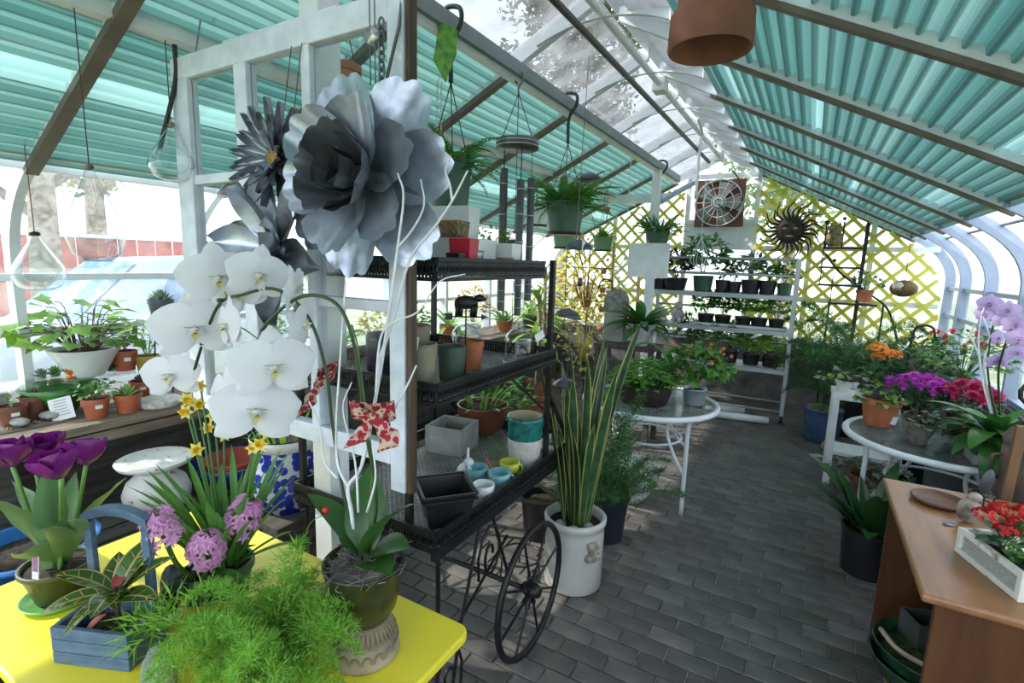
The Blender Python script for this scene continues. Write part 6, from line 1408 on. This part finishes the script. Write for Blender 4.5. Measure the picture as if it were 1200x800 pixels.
# coconut planter
q = Yp(1059, 338, 6.6); k = ps(q); t = T('coconut_planter', 'brown coconut shell planter hanging in front of the lattice by the curved ribs', 'hanging planter', q); P(t, 'shell', MB().ball((0, 0, 0), (14*k, 10*k, 10*k), 18, 12), mat('coconut', (.16, .1, .03), .85, var=.3, scale=12, bump=.6), True)
P(t, 'opening', MB().lathe([(.001, 0), (4.5*k, 0), (5.5*k, .004), (.001, .006)], 18, Matrix.Translation((-7*k, -9*k, 3*k)) @ Matrix.Rotation(pi/2, 4, 'X')), mat('shell_cream', (.5, .45, .38), .7), True); P(t, 'cord', MB().tube([(0, 0, 9*k), (0, 0, zr(q.x-RX)-.05-q.z)], .004, 4), stem_b)

# ================================================================ BIG FERN AND FLOOR POTS ON THE RIGHT
b0 = V((.42, 6.1, 0)); t = T('plume_fern', 'large dark plume asparagus fern spreading beside the rack', 'potted plant', b0); zs = pot_parts(t, .19, .38, 'std', mat('dark_glazed_pot', (.03, .03, .035), .4))
pl3 = [plume_mesh(.75, g_plume, dr, 40, 60+i, 26, .05, .55) for i, dr in enumerate((.7, 1.1, 1.5))]; R = random.Random(77)
for k in range(46):
    a_ = k*2.4; h = R.uniform(0, .55); put(t, pl3[k % 3], (cos(a_)*.06, sin(a_)*.06, zs+h), a_, R.uniform(-.05, 1.1), R.uniform(-.3, .3), R.uniform(.7, 1.0), 'frond')
P(t, 'stem', MB().tube([(0, 0, zs), (.02, 0, zs+.6)], .012, 6), stem_g)
q = Zp(961, 519, 0); k = ps(q); t = T('blue_pot', 'empty blue glazed pot with a cream inside on the bricks', 'pot', q+V((0, .1, 0))); R = 20*k; H = 40*k; bg = mat('denim_glaze', (.05, .09, .2), .35, var=.15)
P(t, 'body', MB().lathe([(.001, 0), (R*.82, 0), (R*.9, .02), (R*1.0, H*.6), (R*1.0, H*.93), (R*1.05, H*.96), (R*1.04, H), (R*.94, H)], 32), bg, True); P(t, 'lining', MB().lathe([(R*.94, H), (R*.9, H*.9), (R*.86, H*.5), (.001, H*.48)], 28), cream, True)
q = Zp(975, 530, 0); k = ps(q); t = tag(P(None, 'field_stone', MB().ball((0, 0, 7*k), (12*k, 9*k, 8*k), 14, 10), mat('tan_stone', (.3, .24, .16), .85, var=.2, scale=18), True, loc=q), 'smooth tan stone lying on the bricks by the blue pot', 'stone')
q = Zp(957, 534, 0); tag(P(None, 'metal_tag', MB().box((0, 0, .004), (.09, .07, .006)), mat('tag_grey', (.4, .42, .45), .4), loc=q, rot=(0, 0, .5)), 'flat grey plate lying beside the tan stone', 'tag')
q = Zp(1020, 545, 0); b_ = V((.5, 4.35, 0)); t = T('floor_ivy', 'variegated ivy in a dark pot on the bricks under the chrysanthemum table', 'potted plant', b_); zs = pot_parts(t, .13, .2, 'std', mat('rust_pot', (.2, .08, .05), .7)); ivyp(70, .28, .06, g_grey, .2, 17, .12, g_blue)(t, .12, zs)
b_ = V((.42, 3.28, 0)); t = T('cast_iron_plant', 'dark broad-leaved plant in a black pot beside the cabinet', 'potted plant', b_); zs = pot_parts(t, .135, .26, 'bucket', plastic_black, base=.85); zg = lv('cast_iron_leaf', (.02, .07, .022), (.035, .1, .03), .3, .1)
rosette(26, .4, .085, zg, (.75, 1.45), .6, 'lance', .15, 23, spread=.4)(t, .13, zs)

# ================================================================ RIGHT GLASS TABLE
q = Zp(1031, 502, TZ); k = ps(q); white_tag = lambda t, c, rz=0: P(t, 'paper_tag', MB().box((0, 0, 0), (.03, .002, .05)), white_paint, loc=c, rot=(.1, .25, rz))
t = potted(1029, 497, TZ, 40, 32, 'pale green ivy in a terracotta pot with a white tag', ivyp(60, .13, .045, g_light, .12, 31, .06, g_mid), 'std', terracotta, name='ivy_pot'); white_tag(t, (.07, -.06, .05), .4)
t = potted(1074, 519, TZ, 37, 27, 'grey-green ivy in a rough grey stone pot', ivyp(64, .11, .035, g_grey, .1, 33, .04, g_blue), 'cone', mat('rough_stone_pot', (.22, .21, .19), .9, c2=(.1, .09, .08), scale=22, bump=1, bscale=30), name='stone_pot_ivy')
q = Zp(1092, 480, TZ); k = ps(q); t = tag(P(None, 'stone_egg', MB().lathe([(.001, 0), (.025, .003), (.045, .03), (.045, .05), (.03, .085), (.012, .1), (.001, .102)], 20), white_ceramic, True, loc=V((.66, 3.95, TZ))), 'white ceramic egg standing behind the grey stone pot', 'ornament')
t = potted(0, 0, 0, 24, 24, 'small terracotta pot of green sprouts between the egg and the peace lily', bushp(.06, .05, 40, .04, g_light, 35), 'std', terracotta, at=V((.86, 3.62, TZ)), name='sprout_pot')
# chrysanthemums
pur = lv('mum_purple', (.42, .03, .45), (.55, .08, .5), .5, .2); mag = lv('mum_crimson', (.38, .01, .08), (.5, .03, .12), .5, .2)
def mums(label, x, y, z, m_, R0, seed, n=22):
    t = T('chrysanthemum', label, 'potted plant', (x, y, z)); zs = pot_parts(t, .09, .13, 'std', plastic_black); bush(t, (0, 0, zs+.06), (R0, R0, .09), 120, .05, g_dark, seed, W=.6)
    R = random.Random(seed); poms([V((R0*1.05*sqrt(u)*cos(k_*2.4), R0*1.05*sqrt(u)*sin(k_*2.4), zs+.12+.07*(1-u))) for k_, u in [(i, (i+.5)/n) for i in range(n)]], .05, m_, seed, 44)(t, 0, 0)
q = Zp(1062, 472, TZ)
mums('purple chrysanthemums in a dark pot on the glass table', .66, 4.0, TZ, pur, .17, 91, 26); mums('crimson chrysanthemums in a dark pot beside the purple ones', .88, 3.92, TZ, mag, .15, 92, 24)
orange_f = lv('kalanchoe_orange', (.85, .28, .02), (.75, .18, .01), .5, .2); red_f = lv('kalanchoe_red', (.65, .015, .012), (.5, .01, .01), .5, .15)
def kal(label, x, y, z, m_, heads, R0, seed, hz=.2, st='std', pm_=None, bushm=None):
    t = T('kalanchoe', label, 'potted plant', (x, y, z)); zs = pot_parts(t, .07, .1, st, pm_ or plastic_black); bush(t, (0, 0, zs+hz*.35), (R0, R0, hz*.4), 70, .07, bushm or g_dark, seed, W=.7)
    for i, (dx, dy, r_) in enumerate(heads): cluster(t, (dx, dy, zs+hz-.035*i), (r_, r_, r_*.75), 60, .016, m_, seed+i, core=g_yellow)
    return t
# side stand behind the table for the orange kalanchoe and ferns
st_block('white_stand', 'white wooden plant stand behind the chrysanthemum table', (.46, 4.7, .72), (.46, .34), white_paint)
kal('orange kalanchoe on the white stand', .52, 4.7, .72, orange_f, ((-.03, 0, .07), (.07, .03, .06), (.0, .08, .06)), .14, 95, .26)
t = T('mixed_planter', 'pale variegated fern and ivy in a white pot on the white stand', 'potted plant', (.32, 4.65, .72)); zs = pot_parts(t, .08, .1, 'std', white_ceramic); ivyp(60, .2, .05, g_grey, .16, 37, .08, g_light)(t, .08, zs)
t = T('dark_foliage_plant', 'dark leafy plant in a black pot behind the purple chrysanthemums', 'potted plant', (.82, 4.95, 0)); zs = pot_parts(t, .17, .5, 'bucket', plastic_black); bush(t, (0, 0, .85), (.26, .26, .35), 260, .09, g_dark, 38, W=.5); P(t, 'hook', MB().tube(spline([(-.1, 0, .5), (-.1, 0, 1.15), (-.05, 0, 1.25), (.02, 0, 1.24), (.04, 0, 1.15)]), .009, 6), black_iron, True)
# azalea
az = lv('azalea_coral', (.7, .12, .1), (.6, .06, .08), .5, .25); b_ = V((.93, 4.4, 0)); t = T('azalea', 'coral-flowered azalea bush in a tall grey pot behind the crimson chrysanthemums', 'potted plant', b_); zs = pot_parts(t, .13, .8, 'bucket', mat('grey_glaze', (.15, .16, .17), .4)); bush(t, (0, 0, 1.08), (.27, .27, .2), 300, .05, g_mid, 39, W=.5)
P(t, 'stem', MB().tube([(0, 0, zs), (.01, 0, 1.0)], .012, 6), stem_b); R = random.Random(12); poms([V((R.gauss(0, .13), R.gauss(0, .13), 1.15+R.uniform(0, .14))) for _ in range(18)], .036, az, 40, 22)(t, 0, 0)
# peace lily on a grey block
gl_ = Zp(1150, 545, TZ); b_ = V((.98, 3.42, TZ)); t = box_planter('stone_block', 'rough grey stone block under the peace lily', V((.80, 3.32, TZ)), 0, .17, .17, .05, .02, conc, 'block')
t = potted(0, 0, 0, 46, 24, 'glossy peace lily in a dark green pot on the glass table', rosette(40, .3, .085, lv('lily_leaf_bright', (.05, .17, .03), (.03, .1, .02), .28), (.05, 1.4), 1.3, 'lance', .12, 43), 'bucket', green_plastic, at=V((.885, 3.405, TZ+.052)), name='peace_lily')
# lilac orchid
b_ = V((1.12, 3.72, TZ)); t = T('lilac_orchid', 'pale lilac moth orchid with white stems by the curved wall', 'potted plant', V((.98, 3.66, TZ))); o0 = V((.98, 3.66, TZ)); zs = pot_parts(t, .06, .11, 'cyl', white_ceramic)
li = lv('orchid_lilac', (.62, .5, .72), (.52, .36, .66), .45, .35, 14); ll = lv('orchid_magenta_lip', (.3, .02, .3), (.4, .05, .35), .4); L3 = orchid_meshes(li, ll, .1)
Sx = [spline([V((0, 0, zs))]+[Yp(x, y, Y)-o0 for x, y, Y in pp]) for pp in (((1158, 440, 3.6), (1162, 390, 3.6), (1172, 362, 3.6)), ((1170, 440, 3.5), (1176, 410, 3.45), (1185, 385, 3.4)))]
for S in Sx: P(t, 'stem', MB().tube(S, .005, 6), dg, True)
for pp in (((1150, 440, 3.6), (1147, 390, 3.6), (1153, 360, 3.6)), ((1153, 430, 3.6), (1160, 400, 3.6), (1152, 370, 3.6)), ((1148, 420, 3.6), (1138, 395, 3.6), (1142, 380, 3.6))): P(t, 'white_twig', MB().tube(spline([V((-.02, 0, zs))]+[Yp(x, y, Y)-o0 for x, y, Y in pp]), .004, 6), wb, True)
for (x, y, Y, d_, yaw) in ((1160, 356, 3.6, 26, .2), (1154, 368, 3.6, 22, -.4), (1182, 363, 3.5, 24, .3), (1191, 380, 3.4, 28, 0), (1194, 396, 3.35, 26, .1), (1193, 413, 3.35, 22, 0), (1170, 396, 3.5, 22, .9), (1173, 421, 3.5, 24, -.9), (1176, 376, 3.5, 22, -.2), (1166, 424, 3.5, 20, .5)):
    q = Yp(x, y, Y); f = Matrix.Rotation(yaw, 3, 'Z') @ (CAM-q).normalized(); orchid_flower(t, L3, q-o0, f, 0, d_*ps(q)/.1*.98)
rosette(4, .2, .06, ol, (.1, .5), .6, 'lance', .12, 47)(t, .05, zs)
# scrolled black iron bracket standing by the orchid
q = V((.885, 2.87, 1.041)); t = T('iron_scroll', 'black wrought iron scroll ornament standing on the rusty can', 'ornament', q); zz = .19
P(t, 'post', MB().tube([(0, 0, 0), (0, 0, zz)], .008, 6), black_iron); P(t, 'scroll', MB().tube([(.006*kk*cos(kk*.6), 0, zz+.006*kk*sin(kk*.6)) for kk in range(14)], .009, 6), black_iron, True); P(t, 'scroll', MB().tube([(-.005*kk*cos(kk*.6)-.03, 0, zz-.07+.005*kk*sin(kk*.6)) for kk in range(13)], .009, 6), black_iron, True); P(t, 'foot', MB().lathe([(.001, 0), (.06, 0), (.06, .012), (.01, .02)], 18), black_iron)
# old milk can with a wooden slat
b_ = V((.885, 2.87, 0)); t = T('milk_can', 'old rusty brown milk can standing behind the pine cabinet', 'milk can', b_); rust = mat('rusty_can', (.13, .1, .085), .6, metal=.3, c2=(.06, .04, .03), scale=8, bump=.3)
P(t, 'body', MB().lathe([(.001, 0), (.1, 0), (.105, .02), (.105, .93), (.1, .95), (.108, .955), (.108, .98), (.09, 1.01), (.05, 1.03), (.001, 1.04)], 32), rust, True)
for s_ in (-1, 1): P(t, 'handle', MB().tube([(s_*.1, 0, .9), (s_*.13, 0, .89), (s_*.13, 0, .8), (s_*.1, 0, .79)], .008, 6), rust, True)
q = V((.93, 2.73, 0)); t = tag(P(None, 'garden_stake', MB().box((0, 0, .53), (.034, .03, 1.06)), wood('split_wood', (.24, .125, .055), (.12, .06, .025), 4, (9, 9, 1)), bevel=.003, loc=(.755, 2.73, 0), rot=(0, .03, 0)), 'split wooden stake leaning against the milk can', 'stake')

# ================================================================ ON AND IN THE PINE CABINET
q = Zp(1100, 589, KZ); k = ps(q); t = T('wooden_dish', 'shallow round brown wooden dish on the cabinet top', 'dish', q); wd = wood('dish_wood', (.16, .065, .03), (.09, .035, .018), 4, (6, 6, 6), .5)
P(t, 'body', MB().lathe([(.001, 0), (27*k*.8, 0), (27*k, .012), (27*k, .02), (25*k, .02), (22*k, .009), (.001, .008)], 36), wd, True)
q = Zp(1133, 612, KZ); k = ps(q); t = T('stone_bird', 'small round mottled stone bird beside the white window box', 'ornament', q); P(t, 'body', MB().ball((0, 0, 15*k), (12*k, 10*k, 15*k), 14, 10), mat('mottled_stone', (.32, .28, .23), .8, var=.35, scale=22), True); P(t, 'head', MB().ball((3*k, 0, 32*k), (7*k, 6*k, 6*k), 10, 8), MATS['mottled_stone'], True)
q = Zp(1148, 592, KZ); k = ps(q); t = T('garden_trowel', 'dark garden trowel standing up in a wire holder on the cabinet', 'tool', q)
P(t, 'wire_holder', MB().tube(circ((0, 0, .012), 12*k, 20), .003, 5, closed=True).tube(circ((0, 0, .05), 11*k, 20), .003, 5, closed=True).tube([(12*k, 0, .012), (11*k, 0, .05)], .003, 5).tube([(-12*k, 0, .012), (-11*k, 0, .05)], .003, 5).tube([(0, 12*k, 0), (0, 11*k, .05)], .003, 5).tube([(0, -12*k, 0), (0, -11*k, .05)], .003, 5), black_iron)
P(t, 'blade', MB().grid([[(c_*9*k*w_, -4*k*(1-c_*c_)*w_, z*30*k+15*k) for c_ in (-1, -.5, 0, .5, 1)] for z, w_ in ((0, .5), (.2, .95), (.5, 1.05), (.8, .8), (1, .2))], Matrix.Rotation(.6, 4, 'Z') @ Matrix.Rotation(.15, 4, 'Y')), dm, True); P(t, 'shank', MB().tube([(0, 0, 0), (0, 0, 16*k), (-4*k, 0, 40*k)], .004, 6), dm)
q = Zp(1112, 615, KZ); tag(P(None, 'blue_scissor_blade', MB().ball((0, 0, .004), (.022, .012, .004), 12, 6), mat('blue_grey_steel', (.2, .25, .36), .3, metal=.6), True, loc=q, rot=(0, 0, .4)), 'small blue-grey metal leaf lying on the cabinet top', 'ornament')
# chippy white window box with red kalanchoe and alyssum
a, b = Zp(1121, 645, KZ), Zp(1196, 706, KZ); ang = math.atan2(b.y-a.y, b.x-a.x); W_ = (b-a).length; D_ = .115; Hh = .085
chip = mat('chippy_white_paint', (.68, .67, .62), .7, c2=(.2, .15, .11), scale=16, bump=.4)
MATS['chippy_white_paint'].node_tree.nodes['Color Ramp'].color_ramp.elements[0].position = .3; MATS['chippy_white_paint'].node_tree.nodes['Color Ramp'].color_ramp.elements[1].position = .42
scr = mat('mesh_screen', (.36, .36, .34), .7, var=.1, scale=120)
t = T('window_box', 'chippy white wooden window box with mesh sides on the cabinet', 'planter', a, ang)
for y in (0, D_):
    P(t, 'mesh_panel', MB().box((W_/2, y+(.004 if y == 0 else -.004), Hh/2), (W_-.03, .003, Hh-.03)), scr)
    for z in (.009, Hh-.009): P(t, 'rail', MB().box((W_/2, y, z), (W_, .016, .018)), chip, bevel=.002)
    for x in (.009, W_-.009): P(t, 'stile', MB().box((x, y, Hh/2), (.018, .016, Hh-.036)), chip, bevel=.002)
for x in (.006, W_-.006): P(t, 'end_board', MB().box((x, D_/2, Hh/2), (.012, D_-.016, Hh)), chip, bevel=.002)
P(t, 'base_board', MB().box((W_/2, D_/2, .008), (W_-.026, D_-.02, .012)), chip)
mid_ = a.lerp(b, .45); nrm = V((-sin(ang), cos(ang), 0)); s_ = 1 if nrm.x > 0 else -1
# which side lies behind: the box spans from the front edge away from the aisle
Mz = Matrix.Rotation(ang, 3, 'Z'); c1 = a+Mz @ V((W_*.4, D_/2, .016)); c2 = a+Mz @ V((W_*.8, D_/2, .016))
t = T('kalanchoe', 'red kalanchoe with thick leaves growing in the white window box', 'plant', c1); P(t, 'soil', MB().lathe([(.001, .05), (.05, .048), (.045, .0)], 14), soil)
for k in range(13): put(t, blade(.095, .06, lv('kalanchoe_leaf', (.06, .16, .05), (.035, .1, .03), .35), .5, .15, 'round'), (0, 0, .055+.004*k), k*2.4, .1+.06*k, 0, rnd(.8, 1.1))
for i, (dx, dy, dz, r_) in enumerate(((-.05, .0, .15, .038), (.0, .05, .16, .04), (.05, .03, .17, .045), (.02, -.03, .155, .035), (.09, .06, .165, .04), (-.02, -.05, .135, .028))):
    cluster(t, (dx, dy, dz), (r_, r_, r_*.45), 40, .011, red_f, 200+i); P(t, 'flower_stem', MB().tube([(0, 0, .06), (dx*.6, dy*.6, dz*.8), (dx, dy, dz)], .0025, 5), stem_g)
t = T('alyssum', 'white-flowered trailing plant beside the red kalanchoe in the window box', 'plant', c2); P(t, 'soil', MB().lathe([(.001, .05), (.045, .048), (.04, .0)], 14), soil); bush(t, (0, 0, .1), (.07, .06, .05), 150, .022, g_mid, 210); cluster(t, (0, 0, .1), (.07, .06, .05), 40, .007, white_ceramic, 211)
# inside the cabinet
q = V((.53, 2.3, SHZ)); t = T('green_bowl', 'large dark green glazed bowl on the cabinet shelf', 'bowl', q); gg = mat('dark_green_glaze', (.02, .07, .04), .22, var=.3, scale=15)
P(t, 'body', MB().lathe([(.001, 0), (.1, 0), (.16, .06), (.185, .12), (.19, .125), (.18, .13), (.15, .06), (.001, .02)], 40), gg, True)
t = T('green_bowl', 'dark green glazed bowl nested on top, filled with moss', 'bowl', q+V((0, 0, .05))); P(t, 'body', MB().lathe([(.001, 0), (.1, 0), (.16, .07), (.178, .125), (.182, .13), (.172, .13), (.15, .07), (.001, .02)], 40), gg, True)
P(t, 'moss', MB().lathe([(.16, .09), (.1, .1), (.001, .105)], 20, wob=lambda a_, i: .05*sin(a_*4)), mat('moss', (.05, .07, .02), .95, var=.4, scale=40, bump=1), True)
P(t, 'twig', MB().tube(spline([(-.15, .04, .13), (-.1, -.05, .12), (0, -.11, .125), (.1, -.13, .13)]), .01, 7), mat('pale_twig', (.5, .42, .3), .7), True)
box_planter('slate_box', 'dark slate box with mossy edge lying in the green bowls', V((.49, 2.3, SHZ+.16)), .4, .14, .12, .1, .01, mat('slate', (.07, .075, .08), .6, c2=(.03, .045, .02), scale=9), 'box')
q = V((.52, 1.98, SHZ)); t = T('white_bowl', 'small pale cone-shaped bowl on the cabinet shelf', 'bowl', q); P(t, 'body', MB().lathe([(.001, 0), (.035, 0), (.07, .1), (.065, .1), (.001, .02)], 26), mat('pale_blue_white', (.5, .54, .6), .3), True)
q = V((.46, 1.84, SHZ)); t = T('black_bowl', 'black shallow bowl on the cabinet shelf', 'bowl', q); P(t, 'body', MB().lathe([(.001, 0), (.05, 0), (.075, .05), (.07, .05), (.001, .012)], 26), plastic_black, True)

# ================================================================ LAST SMALL THINGS
q = Xp(205, 62, -2.19); t = T('bungee_strap', 'black twisted strap hanging from the purlin beside the partition', 'strap', V((q.x, q.y, 2.0)))
e = Xp(187, 175, -2.25)-V((q.x, q.y, 2.0)); P(t, 'strap', MB().tube(spline([(0, 0, q.z-2.0+.03), (-.01, .0, .3), e]), .009, 6), plastic_black, True)
q = Yp(436, 42, 1.06); t = T('heart_pulley', 'small round silver pulley on wires above the metal rose', 'pulley', q)
P(t, 'disc', MB().tube([(0, -.006, 0), (0, .006, 0)], .022, 16), mat('silver_disc', (.5, .5, .48), .3, metal=.8), True)
for dx in (-.008, .01): P(t, 'wire', MB().tube([(dx, 0, -.12), (dx, 0, .12)], .0018, 4), wire_m)
q = Yp(447, 60, 1.09); t = T('rose_chain', 'short steel chain holding the metal rose to the frame', 'chain', q)
lk = MB().tube([(.009*cos(v_), 0, .014*sin(v_)) for v_ in [2*pi*i/10 for i in range(10)]], .0032, 5, closed=True).mesh('link', wire_m, True)
for i in range(8): obj('link', lk, t, (0, 0, .07-i*.021), (0, 0, (i % 2)*pi/2))
GROUPS = {'rack_plant': 'seedling pots on the display rack', 'seed_tray': 'seed trays on the display rack', 'cup': 'glazed cups on the cart', 'potted_succulent': 'small succulents on the plank bench', 'succulent_rosette': 'loose rosettes on the glass shelf',
 'hanging_basket': 'hanging baskets under the roof', 'metal_flower': 'galvanised flowers on the partition', 'tree': 'trees outside', 'bench_plant': 'plants along the bench', 'glass_teardrop': 'hanging glass terrariums', 'glass_cloche': 'glass cloches on the cart',
 'chrysanthemum': 'chrysanthemums on the glass table', 'kalanchoe': 'kalanchoes', 'pebble_beetle': 'pebble beetles on the bench', 'ribbon_bow': 'ribbon bows on the orchid', 'lattice_panel': 'yellow lattice panels', 'glass_table': 'round glass tables', 'plastic_pipe': 'pipes beside the rack', 'shepherd_hook': 'shepherd hooks', 'corn_plant': 'corn plants behind the cart', 'wire_ornament': 'white wire ornaments', 'floor_plant': 'pots on the floor behind the cart', 'green_bowl': 'green bowls', 'peace_lily': 'peace lilies', 'flower_pot': 'terracotta pots on the cart'}
for o in list(bpy.data.objects):
    if o.parent is None and o.name.split('.')[0] in GROUPS and 'label' in o: o['group'] = GROUPS[o.name.split('.')[0]]
